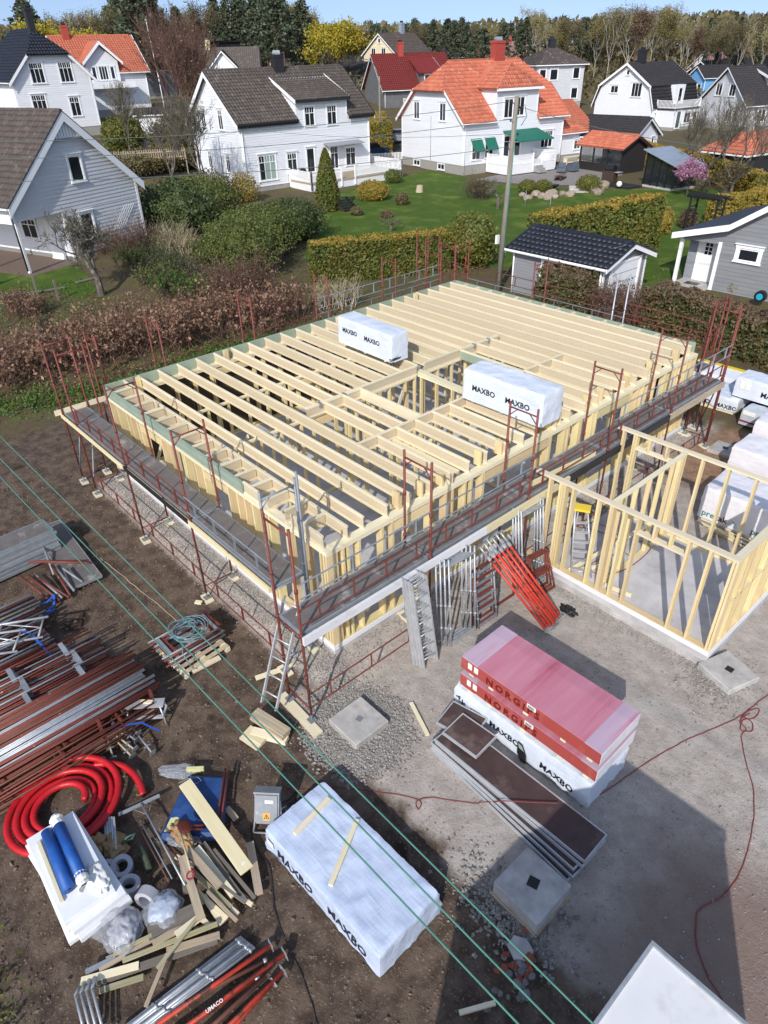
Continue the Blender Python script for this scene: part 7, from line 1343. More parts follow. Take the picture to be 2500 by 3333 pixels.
for x in (0, 1.9):
    for y in (0, 0.8): block('post', t, x-0.05, x+0.05, y-0.05, y+0.05, 0, 2.1, 'wood_black')
    block('side_rail', t, x-0.03, x+0.03, 0.05, 0.75, 0.9, 0.97, 'wood_black'); block('side_rail', t, x-0.03, x+0.03, 0.05, 0.75, 1.5, 1.57, 'wood_black')
for y in (0, 0.8): block('beam', t, -0.3, 2.2, y-0.04, y+0.04, 2.1, 2.22, 'wood_black')
for k in range(9): block('slat', t, -0.2+0.27*k, -0.13+0.27*k, -0.25, 1.05, 2.22, 2.3, 'wood_black')
# ------------------------------------------------------------------ vegetation
import numpy as np
rng = np.random.default_rng(4)
leafmat('leaf_thuja', '5C6A2C', '726C2E', transl=0.15); leafmat('leaf_thuja_y', '8C8232', '9A7F34', transl=0.15); leafmat('leaf_dark', '3C4A26', '4E5A2E', transl=0.15); leafmat('leaf_green', '55622E', '6C7238', transl=0.25); leafmat('leaf_fresh', '5E7A34', '4C6A2C', transl=0.35); leafmat('leaf_brown', '9C7C64', '7E604C', transl=0.2); leafmat('leaf_bud', '77704A', '6B6042', transl=0.3); leafmat('leaf_rust', '75604C', '6B5544', transl=0.2); leafmat('leaf_pine', '434C38', '525B44', transl=0.1, rnd=0.14); leafmat('leaf_birch', '87804F', '988C58', transl=0.3, rnd=0.16); leafmat('leaf_yellow', 'A89A2C', 'B5A638', transl=0.35); leafmat('leaf_pink', 'C79AB4', 'B77FA0', transl=0.35); leafmat('leaf_hedge', '5A5A34', '6A5A40', transl=0.15); leafmat('leaf_brush', '7A6650', '64543F', transl=0.2)  # pine, birch and bud colours lightened to stand in for skyline haze
M('bark', '5A5048', '463D36', scale=4, rough=0.95, stretch=(3, 3, 0.6), bump=0.5, bscale=10); M('bark_birch', 'B4AFA6', '9C968C', scale=2, rough=0.9, c3='3A3632', scale3=5, thr3=(0.62, 0.66)); M('bark_red', '6E5248', '5A4238', scale=4, rough=0.95); M('bark_apple', '6A625A', '4E4842', scale=5, rough=0.95, c3='8E9070', scale3=4, thr3=(0.55, 0.65), bump=0.4); M('bark_pine', '7A5A46', '5E4638', scale=3, rough=0.95)
def leaf_obj(name, P, size, mat, parent=None, flat=0.0, asp=0.6, kind=None, loc=None, label=None, cat=None):
    P = np.asarray(P, dtype=np.float64); n = len(P); a = rng.normal(size=(n, 3)); a[:, 2] *= (1-flat); a /= np.linalg.norm(a, axis=1, keepdims=True)+1e-9
    b = rng.normal(size=(n, 3)); b -= (b*a).sum(1, keepdims=True)*a; b /= np.linalg.norm(b, axis=1, keepdims=True)+1e-9; s = (size*rng.uniform(0.6, 1.35, n))[:, None]
    V = np.empty((n, 4, 3)); V[:, 0] = P-a*s; V[:, 1] = P+b*s*asp; V[:, 2] = P+a*s; V[:, 3] = P-b*s*asp
    me = bpy.data.meshes.new(name); me.vertices.add(4*n); me.vertices.foreach_set('co', V.reshape(-1)); me.loops.add(4*n); me.loops.foreach_set('vertex_index', np.arange(4*n, dtype=np.int32)); me.polygons.add(n); me.polygons.foreach_set('loop_start', np.arange(0, 4*n, 4, dtype=np.int32)); me.polygons.foreach_set('loop_total', np.full(n, 4, dtype=np.int32))
    me.materials.append(MATS[mat]); me.update(); me.validate(); return link(name, me, parent, loc, label, cat, None, kind)
def ell(n, rx, ry, rz, cz=0.0, inner=0.55, lump=0.25, seed=0.0):
    d = rng.normal(size=(n, 3)); d /= np.linalg.norm(d, axis=1, keepdims=True); r = rng.uniform(inner**3, 1, n)**(1/3)
    k = np.array([1+lump*mnoise.noise(Vector(q*2.3+seed)) + lump*0.6*mnoise.noise(Vector(q*5+seed)) for q in d]); P = d*(r*k)[:, None]*np.array([rx, ry, rz]); P[:, 2] += cz; return P[P[:, 2] > -0.02]
def core_mesh(name, rx, ry, rz, cz, mat, parent, seed=0.0, k=0.72):
    bm = bmesh.new(); bmesh.ops.create_icosphere(bm, subdivisions=3, radius=1)
    for v in bm.verts: q = v.co.copy(); f = k*(1+0.25*mnoise.noise(q*2.3+Vector((seed,)*3))); v.co = Vector((q.x*rx*f, q.y*ry*f, q.z*rz*f+cz))
    me = bpy.data.meshes.new(name); bm.to_mesh(me); bm.free(); me.materials.append(MATS[mat]); return link(name, me, parent)
def bush(label, x, y, rx, ry, h, mat, n=1800, size=0.07, core=True, name='shrub', group=None, lump=0.3, rz=0.0, coremat=None, inner=0.6, z=None):
    zz = gz(x, y) if z is None else z; t = thing(name, label, 'shrub', (x, y, zz), rz, group); sd = x*1.7+y; P = ell(n, rx, ry, h*0.55, h*0.48, inner, lump, sd); leaf_obj('foliage', P, size, mat, t)
    if core: core_mesh('inner_foliage', rx, ry, h*0.55, h*0.48, coremat or mat, t, sd)
    mb = MB()
    for k in range(5): a = k*1.26; mb.tube((0.1*rx*math.cos(a), 0.1*ry*math.sin(a), -0.1), (0.6*rx*math.cos(a), 0.6*ry*math.sin(a), h*0.7), 0.03, 5, r2=0.012)
    mb.build('stem', 'bark', t); return t
def hedge(label, pts, w, h, mat, size=0.07, dens=420, name='hedge', rough=0.12, core=True, coremat=None, topmat=None, h2=None):
    t = thing(name, label, 'hedge', (0, 0, 0)); P = []; tops = []; pts = [Vector((p[0], p[1], 0)) for p in pts]; cm = MB()
    for a, b in zip(pts[:-1], pts[1:]):
        d = b-a; L = d.length; u = d/L; s = Vector((-u.y, u.x, 0)); hh = h2 or h
        n1 = int(dens*L*h); n2 = int(dens*L*w*1.2); n3 = int(dens*w*h)
        def put(lst, n, fn):
            for _ in range(n):
                al, sd, z = fn(); q = a+u*al+s*sd
                if mnoise.noise(Vector((q.x*2.9, q.y*2.9, z*2.9+7))) > random.uniform(0.18, 0.5): continue
                k = 0.5+0.5*sd/w if w else 0; hz = h+(hh-h)*al/L; o = rough*1.4*(mnoise.noise(Vector((q.x*1.3, q.y*1.3, z*1.6)))+0.6*mnoise.noise(Vector((q.x*3.7, q.y*3.7, z*3.7)))); lst.append((q.x+s.x*math.copysign(o, sd)*1.2, q.y+s.y*math.copysign(o, sd)*1.2, gz(q.x, q.y)+z*hz/h+o*(z/h)*0.9))
        for sg in (-1, 1): put(P, n1, lambda: (random.uniform(0, L), sg*(w/2-abs(random.gauss(0, 0.06))), random.uniform(0.0, h)))
        put(tops, n2, lambda: (random.uniform(0, L), random.uniform(-w/2, w/2), h-abs(random.gauss(0, 0.05))))
        for e in (0, L): put(P, n3, lambda: (e+random.gauss(0, 0.05), random.uniform(-w/2, w/2), random.uniform(0, h)))
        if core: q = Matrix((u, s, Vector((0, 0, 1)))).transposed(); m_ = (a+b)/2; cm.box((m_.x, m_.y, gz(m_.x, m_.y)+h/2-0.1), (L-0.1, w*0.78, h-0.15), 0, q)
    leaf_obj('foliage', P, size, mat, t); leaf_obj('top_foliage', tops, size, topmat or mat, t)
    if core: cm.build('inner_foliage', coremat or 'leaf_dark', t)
    return t
def brush(label, pts, w, h, stemmat, leaf, n_stem=60, n_leaf=900, lsize=0.05, name='hedge', cat='hedge', spread=0.35, rr=0.012, group=None, twigs=4):
    """bare twiggy hedge: stems that fork, with dead or budding leaves"""
    t = thing(name, label, cat, (0, 0, 0), 0, group); mb = MB(); P = []; pts = [Vector((p[0], p[1], 0)) for p in pts]; tot = sum((b-a).length for a, b in zip(pts[:-1], pts[1:])); tips = []
    for a, b in zip(pts[:-1], pts[1:]):
        d = b-a; L = d.length; u = d/L if L else Vector((1, 0, 0)); s = Vector((-u.y, u.x, 0))
        for _ in range(max(3, int(n_stem*L/tot))):
            p = a+u*random.uniform(0, L)+s*random.gauss(0, w*0.28); p.z = gz(p.x, p.y)-0.05; dr = Vector((random.gauss(0, spread), random.gauss(0, spread), 1)).normalized(); hh = h*random.uniform(0.65, 1.1); q = p+dr*hh*0.5; mb.tube(p, q, rr*1.5, 4, r2=rr, cap=False)
            for _ in range(twigs):
                e = q.lerp(p, random.uniform(0, 0.6)); d2 = (dr+Vector((random.gauss(0, spread*1.6), random.gauss(0, spread*1.6), random.uniform(-0.1, 0.5)))).normalized(); f = e+d2*hh*random.uniform(0.3, 0.6); mb.tube(e, f, rr*0.8, 3, r2=rr*0.35, cap=False); tips += [e.lerp(f, random.uniform(0.3, 1.05)) for _ in range(3)]
                for _ in range(2): g_ = e.lerp(f, random.uniform(0.3, 0.9)); d3 = (d2+Vector((random.gauss(0, 0.6), random.gauss(0, 0.6), random.gauss(0.1, 0.4)))).normalized(); k_ = g_+d3*hh*random.uniform(0.12, 0.3); mb.tube(g_, k_, rr*0.5, 3, r2=rr*0.2, cap=False); tips += [g_.lerp(k_, random.uniform(0.2, 1.1)) for _ in range(3)]
    mb.build('stems', stemmat, t)
    for k in range(n_leaf): q = random.choice(tips); P.append((q.x+random.gauss(0, 0.05), q.y+random.gauss(0, 0.05), q.z+random.gauss(0, 0.05)))
    if P: leaf_obj('leaves', P, lsize, leaf, t)
    return t
def skeleton(mb, p, d, L, r, depth, tips, rnd=0.45, kids=(2, 3), up=0.12, sides=5, shrink=0.72, minr=0.006, segs=3):
    pts = [p]; dd = d.copy()
    for k in range(segs): dd = (dd+Vector((random.gauss(0, 0.12), random.gauss(0, 0.12), random.gauss(up*0.5, 0.08)))).normalized(); pts.append(pts[-1]+dd*L/segs)
    r2 = max(minr*0.6, r*0.62); mb.path(pts, r, sides if depth > 1 else 3, rf=lambda f: r+(r2-r)*f)
    if depth <= 0:
        tips.append((pts[-1], dd)); tips.append((pts[-2], dd)); return
    for k in range(random.choice(kids)+1):
        f = 1.0 if k == 0 else random.uniform(0.35, 0.95); i = min(segs-1, int(f*segs)); b = pts[i].lerp(pts[i+1], f*segs-i) if f < 1 else pts[-1]
        nd = (dd+Vector((random.gauss(0, rnd), random.gauss(0, rnd), random.gauss(up, rnd*0.6)))).normalized(); skeleton(mb, b, nd, L*shrink*random.uniform(0.75, 1.1), max(minr, r2*(0.95 if k == 0 else 0.7)), depth-1, tips, rnd, kids, up, sides, shrink, minr, segs)
def tree_meshes(seed, H, bark, leaf, depth=4, L0=None, r0=None, rnd=0.45, up=0.15, nleaf=1500, lsize=0.12, spreadl=0.25, trunk=0.25, kids=(2, 3), lean=(0, 0), shrink=0.72, minr=0.006):
    random.seed(seed); mb = MB(); tips = []; r0 = r0 or H*0.016; tp = Vector((lean[0], lean[1], H*trunk)); mb.path([(0, 0, -0.3), tp*0.5, tp], r0, 7, rf=lambda f: r0*(1.15-0.3*f))
    for k in range(random.choice((3, 4))):
        d = Vector((random.gauss(0, rnd), random.gauss(0, rnd), 0.9)).normalized(); skeleton(mb, tp, d, L0 or H*0.27, r0*0.62, depth-1, tips, rnd, kids, up, shrink=shrink, minr=minr)
    zmax = max(p.z for p, _ in tips); k = H/zmax; mb.v = [(x*k, y*k, z*k) for x, y, z in mb.v]; tm = mb.mesh('trunk', bark, False); P = []
    for _ in range(nleaf): p, d = random.choice(tips); q = p*k+d*random.uniform(-0.6, 0.1)*H*0.05; P.append((q.x+random.gauss(0, spreadl), q.y+random.gauss(0, spreadl), q.z+random.gauss(0, spreadl*0.8)))
    o = leaf_obj('tmp', P, lsize, leaf); lm = o.data; bpy.data.objects.remove(o); return tm, lm
def plant(label, x, y, tm, lm, s=1.0, rz=0.0, name='tree', group=None, sz=None, z=None):
    t = thing(name, label, 'tree', (x, y, gz(x, y) if z is None else z), rz, group); t.scale = (s, s, sz or s); link('trunk', tm, t); link('crown', lm, t); return t
# lawns
def sheet(name, label, poly, mat, dz=0.004, step=1.0, kind='structure'):
    xs_ = [p[0] for p in poly]; ys_ = [p[1] for p in poly]; bm = bmesh.new(); vs_ = [bm.verts.new((p[0], p[1], 0)) for p in poly]; bm.faces.new(vs_)
    k = min(xs_)+step
    while k < max(xs_): bmesh.ops.bisect_plane(bm, geom=bm.verts[:]+bm.edges[:]+bm.faces[:], plane_co=(k, 0, 0), plane_no=(1, 0, 0)); k += step
    for v in bm.verts: v.co.z = gz(v.co.x, v.co.y)+dz
    bmesh.ops.recalc_face_normals(bm, faces=bm.faces); me = bpy.data.meshes.new(name); bm.to_mesh(me); bm.free()
    if me.polygons and me.polygons[0].normal.z < 0: me.flip_normals()
    me.materials.append(MATS[mat]); return link(name, me, None, None, label, None, None, kind)
M('lawn_grass', '435A20', '526828', scale=1.2, detail=8, rough=0.95, coord='World', bump=0.8, bscale=40, bdist=0.04, c3='73803C', scale3=0.5, thr3=(0.5, 0.75), spec=0.15)
pv = M('paving', '9A938E', '86807C', scale=3, rough=0.9, coord='World'); N, L = nodes_of(pv); bk = N.new('ShaderNodeTexBrick'); bk.inputs['Scale'].default_value = 3.2; bk.inputs['Color1'].default_value = lin('9A938E')+(1,); bk.inputs['Color2'].default_value = lin('857E7A')+(1,); bk.inputs['Mortar'].default_value = lin('6A645F')+(1,); g_ = N.new('ShaderNodeNewGeometry'); L.new(g_.outputs['Position'], bk.inputs['Vector']); L.new(bk.outputs[0], N['Principled BSDF'].inputs['Base Color'])
def pp(*l): return [(at(x, y).x, at(x, y).y) for x, y in l]
sheet('lawn', 'green lawn between the houses and the clipped hedges', [(-12.4, 17.2), (-17.5, 18.3), (-24.5, 24.8), (-34, 33), (-36.2, 42.6), (-37.5, 49.0), (-31.8, 48.4), (-30.0, 47.0), (-22.6, 47.6), (-17.5, 50.6), (-13, 54.5), (-3, 60), (0.5, 60), (0.5, 25.8), (-5.5, 25.8), (-9.5, 24)], 'lawn_grass')
sheet('lawn', 'rough lawn in front of the left house', pp((-40, 622), (30, 598), (105, 578), (180, 592), (212, 640), (175, 655), (120, 640), (60, 650), (-40, 660)), 'lawn_grass'); sheet('lawn', 'small lawn behind the low picket fence at upper left', [(-74, 32), (-66, 31), (-62, 40), (-66, 45), (-74, 45)], 'lawn_grass')
sheet('patio', 'grey paved patio between orange-roofed house and lawn', [(-29.5, 47.6), (-23.2, 48.6), (-19.5, 52), (-20.5, 58.5), (-24, 66), (-30.5, 66), (-30.6, 60)], 'paving', 0.008); sheet('driveway', 'paved drive behind the left house', [(-76, 33), (-66, 29), (-60, 33), (-64, 39), (-72, 42)], 'paving', 0.012); sheet('street', 'asphalt street behind the central house', [(-60, 20), (-53, 20), (-48, 62), (-30, 72), (-34, 78), (-54, 66)], 'tile_dark', 0.01)
# blades on the near lawns and weeds below the brown hedge
P = []
for _ in range(9000): y = random.uniform(-7, 13.5); x = -7.6+0.11*y+random.gauss(0, 0.75)+0.5*math.sin(y*0.7); P.append((x, y, gz(x, y)+abs(random.gauss(0.06, 0.06))))
leaf_obj('ground_weeds', P, 0.06, 'leaf_fresh', kind='stuff', label='bright green weeds growing along the foot of the brown hedge', cat='weeds')
P = []
for _ in range(2500): x, y = random.uniform(-22, -16), random.uniform(-2, 6.5); P.append((x, y, gz(x, y)+abs(random.gauss(0.02, 0.05))))
for _ in range(5000): x, y = random.uniform(-20, -8), random.uniform(13, 30); P.append((x, y, gz(x, y)+abs(random.gauss(0.0, 0.03))))
leaf_obj('grass', P, 0.05, 'leaf_fresh', kind='stuff', label='tufts of grass standing in the lawns', cat='grass')
P = []
for _ in range(3500):
    f = random.random(); P.append((random.gauss(11.0, 0.9) if f < 0.6 else random.gauss(9.0, 0.8), random.gauss(-8.6, 0.3), random.uniform(-0.03, 0.08)))
leaf_obj('moss_tufts', P, 0.035, 'leaf_green', kind='stuff', label='mossy tufts at the bottom left corner', cat='moss')
P = [(random.uniform(-18, -8.0), random.uniform(-8, 13), 0) for _ in range(9000)]; P = [(x, y, gz(x, y)+abs(random.gauss(0, 0.03))) for x, y, _ in P]
leaf_obj('leaf_litter', P, 0.055, 'leaf_brown', kind='stuff', flat=0.5, label='brown dead leaves covering the garden behind the beech hedge', cat='leaf litter')
# hedges
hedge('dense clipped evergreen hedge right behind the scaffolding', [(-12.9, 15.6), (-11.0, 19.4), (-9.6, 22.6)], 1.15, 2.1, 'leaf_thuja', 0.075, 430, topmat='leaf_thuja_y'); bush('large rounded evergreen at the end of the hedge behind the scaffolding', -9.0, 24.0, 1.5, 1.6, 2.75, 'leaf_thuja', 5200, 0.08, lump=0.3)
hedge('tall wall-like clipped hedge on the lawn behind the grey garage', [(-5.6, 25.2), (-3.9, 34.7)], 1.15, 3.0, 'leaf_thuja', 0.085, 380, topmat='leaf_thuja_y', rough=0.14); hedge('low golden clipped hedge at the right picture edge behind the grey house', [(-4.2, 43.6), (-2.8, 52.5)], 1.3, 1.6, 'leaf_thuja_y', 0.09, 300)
hedge('golden hedge running behind the black pavilion and garden room', [(-24.5, 68.0), (-17, 63.4), (-11, 59.0), (-6, 54.4)], 1.4, 1.75, 'leaf_thuja_y', 0.12, 170); hedge('yellow-green hedge behind the lamp post beside the central house', [(-50, 54), (-58, 60)], 2.4, 3.0, 'leaf_thuja_y', 0.14, 130)
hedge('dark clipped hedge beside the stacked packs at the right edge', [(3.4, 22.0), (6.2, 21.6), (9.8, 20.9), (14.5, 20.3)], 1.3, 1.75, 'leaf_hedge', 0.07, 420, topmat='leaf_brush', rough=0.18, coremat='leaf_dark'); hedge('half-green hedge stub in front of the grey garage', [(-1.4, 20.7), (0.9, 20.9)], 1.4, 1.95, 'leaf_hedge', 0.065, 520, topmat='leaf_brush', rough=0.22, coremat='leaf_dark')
brush('bare brown brushwood hedge in front of the white garage door', [(0.9, 21.0), (3.6, 21.8)], 1.2, 2.0, 'bark_red', 'leaf_brush', 120, 2200, 0.045, spread=0.25); 
for k, (a, b) in enumerate((((-12.2, -7.0), (-11.4, -2.0)), ((-11.4, -2.0), (-10.7, 2.5)), ((-10.7, 2.5), (-10.0, 6.5)), ((-10.0, 6.5), (-8.8, 11.8)))):
    brush(('brown-leaved beech hedge, section at the left picture edge', 'brown-leaved beech hedge, section behind the black chair', 'brown-leaved beech hedge, section in front of the old apple tree', 'brown-leaved beech hedge, taller section beside the dense clipped hedge')[k], [a, b], 3.4, (1.9, 1.9, 1.95, 2.15)[k], 'bark_red', 'leaf_brown', 150, 3000, 0.075, spread=0.36)
brush('tall reddish bare shrub behind the beech hedge', [(-12.2, 9.6), (-11.2, 11.6)], 1.6, 2.9, 'bark_red', 'leaf_rust', 90, 2200, 0.05, name='shrub', cat='shrub', spread=0.3); brush('yellowish cane shrub between beech hedge and clipped hedge', [(-9.0, 12.8), (-8.2, 14.6)], 0.9, 1.7, 'wood_grey', 'leaf_green', 45, 260, 0.05, name='shrub', cat='shrub', spread=0.22); brush('leafy green currant shrub behind the beech hedge', [(-16.5, 8.5), (-14, 10.2)], 1.6, 1.5, 'bark', 'leaf_fresh', 70, 2600, 0.06, name='shrub', cat='shrub'); brush('thin budding shrub beside the left house corner', [(-20.5, 10.2), (-18.0, 10.8)], 1.2, 2.0, 'bark', 'leaf_fresh', 50, 800, 0.05, name='shrub', cat='shrub'); brush('bare climbing shrub on the white lattice of the left house', [(-23.6, 11.5), (-22.6, 9.8)], 0.9, 2.6, 'bark_red', 'leaf_rust', 60, 700, 0.05, name='shrub', cat='shrub', spread=0.3)
for k, (px, py, w_, h_, st, lf, nl, lb) in enumerate(((300, 585, 1.6, 1.5, 'bark', 'leaf_fresh', 1500, 'leafy young shrub right of the old apple tree'), (345, 620, 1.8, 1.3, 'bark', 'leaf_green', 1500, 'green undergrowth shrub behind the beech hedge, left one'), (455, 600, 1.6, 1.6, 'bark_apple', 'leaf_green', 700, 'thin budding shrub before the broad green bush'), (385, 560, 1.4, 2.2, 'wood_grey', 'leaf_fresh', 500, 'tall pale cane shrub beside the left house garden'), (505, 640, 1.8, 1.6, 'bark_red', 'leaf_rust', 1200, 'reddish twiggy shrub behind the beech hedge'), (60, 690, 1.6, 1.4, 'bark_red', 'leaf_brown', 900, 'brown twiggy shrub at the left edge of the beech hedge'), (250, 560, 1.4, 1.8, 'bark_red', 'leaf_rust', 500, 'bare twiggy shrub below the left house window'))):
    p = at(px, py); brush(lb, [(p.x-0.7, p.y-0.7), (p.x+0.7, p.y+0.7)], w_, h_, st, lf, 55, nl, 0.055, name='shrub', cat='shrub', spread=0.34)
# big bushes
bush('broad green bush left of the lawn, largest one', -17.2, 13.8, 2.6, 2.3, 2.9, 'leaf_green', 15000, 0.065, lump=0.35); bush('broad green bush beside the dark shrubs below the white terrace', -20.0, 16.9, 2.4, 2.4, 2.7, 'leaf_green', 13000, 0.065, lump=0.35); bush('dark green shrub mass below the white terrace', -22.3, 20.8, 2.3, 2.6, 2.5, 'leaf_dark', 11000, 0.07, lump=0.3); bush('dark evergreen mass in the shade of the left house', -29.5, 16.5, 3.6, 2.6, 3.2, 'leaf_dark', 7000, 0.1, lump=0.3); bush('green shrub between left house and central house', -33.5, 20.5, 3.0, 3.0, 2.8, 'leaf_green', 5500, 0.1); bush('olive budding shrub in front of the central house gable', -37.5, 23.8, 2.2, 2.2, 2.6, 'leaf_bud', 4000, 0.09, core=False, inner=0.1); bush('pale yellow-green budding shrub beside the central house corner', -37.0, 26.6, 1.4, 1.4, 2.2, 'leaf_thuja_y', 2200, 0.08, core=False, inner=0.1); bush('brown clipped hedge mass below the picket fence', -55.0, 27.5, 3.0, 7.0, 2.2, 'leaf_bud', 7000, 0.12, lump=0.2, rz=R(5))
# cone thuja
t = thing('thuja_tree', 'dark green conical thuja standing before the white terrace', 'tree', (-28.3, 28.8, gz(-28.3, 28.8))); n = 9000; z = rng.uniform(0, 1, n); a = rng.uniform(0, 6.283, n); r = 0.95*np.where(z < 0.25, 0.72+z*1.1, (1-z)**0.62*1.2)*rng.uniform(0.75, 1.06, n); P = np.stack([r*np.cos(a), r*np.sin(a), z*4.4], 1); leaf_obj('crown', P, 0.08, 'leaf_thuja', t); mb = MB(); mb.path([(0, 0, 0.1), (0, 0, 1.2), (0, 0, 3.0), (0, 0, 4.2)], 0.7, 10, rf=lambda f: 0.7*(1-f*0.96)); mb.build('inner_crown', 'leaf_dark', t); pipe('trunk', t, (0, 0, -0.2), (0, 0, 0.5), 0.1, 'bark', 7)
# garden shrubs on the lawn
for k, (px, py, r, hh, mt_, lb) in enumerate(((805, 432, 1.45, 1.5, 'leaf_thuja_y', 'golden rounded shrub right of the dark garden stairs'), (868, 442, 0.6, 0.9, 'leaf_bud', 'small brownish ball shrub on the lawn'), (850, 395, 0.9, 1.2, 'leaf_green', 'green shrub at the terrace corner of the central house'), (1138, 417, 0.8, 1.05, 'leaf_thuja', 'green ball shrub beside the utility pole'), (1173, 416, 0.8, 1.0, 'leaf_thuja', 'green ball shrub on the rock edging, middle one'), (1270, 414, 1.1, 1.3, 'leaf_thuja', 'large green ball shrub on the rock edging below the patio'), (1483, 492, 0.65, 1.2, 'leaf_rust', 'brown clipped shrub beside the black pergola'), (1425, 505, 0.8, 1.7, 'leaf_thuja_y', 'thin yellow shrub at the end of the tall hedge'), (1587, 632, 0.45, 0.7, 'leaf_thuja_y', 'small yellow-green shrub against the grey house'), (770, 465, 0.5, 0.6, 'leaf_bud', 'low brown shrub beside the garden stairs'), (835, 470, 0.45, 0.5, 'leaf_rust', 'low reddish shrub in the flower bed'), (795, 225, 2.6, 4.5, 'leaf_dark', 'dark conifer shrub beside the red-roofed house'))):
    p = at(px, py); bush(lb, p.x, p.y, r, r, hh, mt_, int(2200*max(0.5, r)), 0.06*max(1, r*0.8), lump=0.12)
p = at(1035, 428); brush('brown bare rounded shrub at the corner of the orange-roofed house', [(p.x-0.8, p.y-0.3), (p.x+0.8, p.y+0.3)], 1.6, 1.9, 'bark', 'leaf_bud', 90, 1800, 0.05, name='shrub', cat='shrub', spread=0.4)
# single trees of the gardens
tm, lm = tree_meshes(21, 4.6, 'bark_apple', 'leaf_fresh', 6, None, 0.17, 0.62, 0.02, 260, 0.045, 0.12, 0.2, (2, 3), shrink=0.76, minr=0.012); p = at(222, 648); plant('old gnarled apple tree with bare branches before the left house', p.x, p.y, tm, lm, 1.0, 0.5)
tm, lm = tree_meshes(22, 2.0, 'bark_apple', 'leaf_bud', 4, None, 0.12, 0.7, -0.02, 120, 0.04, 0.1, 0.35, (2, 3)); p = at(1075, 452); plant('small gnarled bare fruit tree before the brown shrub', p.x, p.y, tm, lm, 1.0, 1.0); p = at(845, 500); plant('low creeping bare fruit tree at the lawn edge', p.x, p.y, tm, lm, 0.9, 2.4, sz=0.55)
tm, lm = tree_meshes(23, 3.0, 'bark', 'leaf_pink', 5, None, 0.06, 0.4, 0.12, 2600, 0.07, 0.16, 0.3); p = at(1482, 425); plant('small pink blossoming tree beside the garden room', p.x, p.y, tm, lm, 1.0)
tm, lm = tree_meshes(24, 3.6, 'bark', 'leaf_bud', 5, None, 0.17, 0.6, 0.0, 500, 0.06, 0.15, 0.25, lean=(0.4, -0.3)); p = at(1545, 440); plant('bent bare old tree before the orange shed', p.x, p.y, tm, lm, 1.0, 1.0)
BR = [tree_meshes(40+k, 9.0, 'bark_red' if k == 0 else 'bark_apple', 'leaf_rust' if k == 0 else 'leaf_bud', 6, None, 0.12, 0.4, 0.14, 900, 0.055, 0.3, 0.2, (2, 3), minr=0.009) for k in range(3)]
for px, py, d, ty, kk, lb in ((400, 190, 78, -12, 0, 'tall bare reddish tree between orange roof and central house'), (355, 190, 88, 25, 0, 'smaller bare reddish tree left of the tall one'), (1590, 300, 68, 195, 1, 'bare tree with fine branches before the right-edge house'), (1655, 320, 62, 215, 1, 'bare spreading tree at the right picture edge'), (1540, 300, 72, 240, 1, 'low bare tree beside the white porch'), (320, 240, 66, 190, 2, 'brownish budding tree behind the picket fence'), (395, 240, 63, 195, 2, 'dense brown tree beside the gable of the central house'), (235, 190, 84, 165, 2, 'olive budding tree below the balcony dormer')):
    rd = ray(px, 100); hd = Vector((rd.x, rd.y, 0)).normalized(); x, y = CAM.x+hd.x*d, CAM.y+hd.y*d; rt_ = ray(px, ty); k_ = d/math.hypot(rt_.x, rt_.y); H = CAM.z+rt_.z*k_-gz(x, y); plant(lb, x, y, *BR[kk], H/9.0, px*0.1)
bush('dense brown-green shrub mass left of the central house', -58, 33.5, 4.0, 4.5, 4.6, 'leaf_bud', 9000, 0.13, lump=0.3, coremat='leaf_dark'); bush('evergreen rhododendron below the balcony dormer', -66.0, 29.6, 2.4, 2.4, 3.4, 'leaf_thuja', 4000, 0.14); bush('rounded evergreen beside the white shed garage', -68.5, 31.8, 1.3, 1.3, 2.6, 'leaf_thuja', 2200, 0.11)
# ------------------------------------------------------------------ woods on the skyline
def pine_meshes(seed, H=16.0, n=2600, base=0.3, wide=0.2):
    random.seed(seed); mb = MB(); mb.path([(0, 0, -0.5), (0.1, 0, H*0.4), (0, 0.1, H*0.98)], 0.22, 6, rf=lambda f: 0.24*(1-f*0.85)); P = []
    nb = 46
    for k in range(nb):
        f = base+(1-base)*k/nb; a = k*2.4+random.uniform(-0.4, 0.4); prof = (math.sin(min(1, (1-f)/(1-base))*1.9)*0.9+0.12); R_ = H*wide*prof*random.uniform(0.6, 1.15); z = H*f; e = Vector((R_*math.cos(a), R_*math.sin(a), z+R_*random.uniform(-0.1, 0.25))); mb.tube((0, 0, z-0.2), e, 0.05, 3, r2=0.02, cap=False)
        for _ in range(n//nb): t_ = random.uniform(0.35, 1.05)**0.7; P.append((e.x*t_+random.gauss(0, 0.32), e.y*t_+random.gauss(0, 0.32), (z-0.1)+(e.z-z)*t_+random.gauss(0, 0.28)))
    tm = mb.mesh('trunk', 'bark_pine'); o = leaf_obj('tmp', P, 0.3, 'leaf_pine', flat=0.3); lm = o.data; bpy.data.objects.remove(o); return tm, lm
PN = [pine_meshes(60+k, base=(0.3, 0.42, 0.15)[k], wide=(0.2, 0.24, 0.17)[k]) for k in range(3)]
def airy(seed, bark, leaf, H=17.0, n=1500, rnd=0.26): return tree_meshes(seed, H, bark, leaf, 6, H*0.24, 0.11, rnd, 0.24, int(n*2.2), 0.15, 0.6, 0.28, (1, 2), shrink=0.7, minr=0.022)
BI = [airy(70, 'bark_birch', 'leaf_birch'), airy(71, 'bark_birch', 'leaf_birch', rnd=0.3), airy(72, 'bark_birch', 'leaf_bud', n=900)]; DE = [airy(75, 'bark', 'leaf_bud', n=1300, rnd=0.34), airy(76, 'bark', 'leaf_birch', n=2600, rnd=0.36), airy(77, 'bark_red', 'leaf_rust', n=1700, rnd=0.34)]
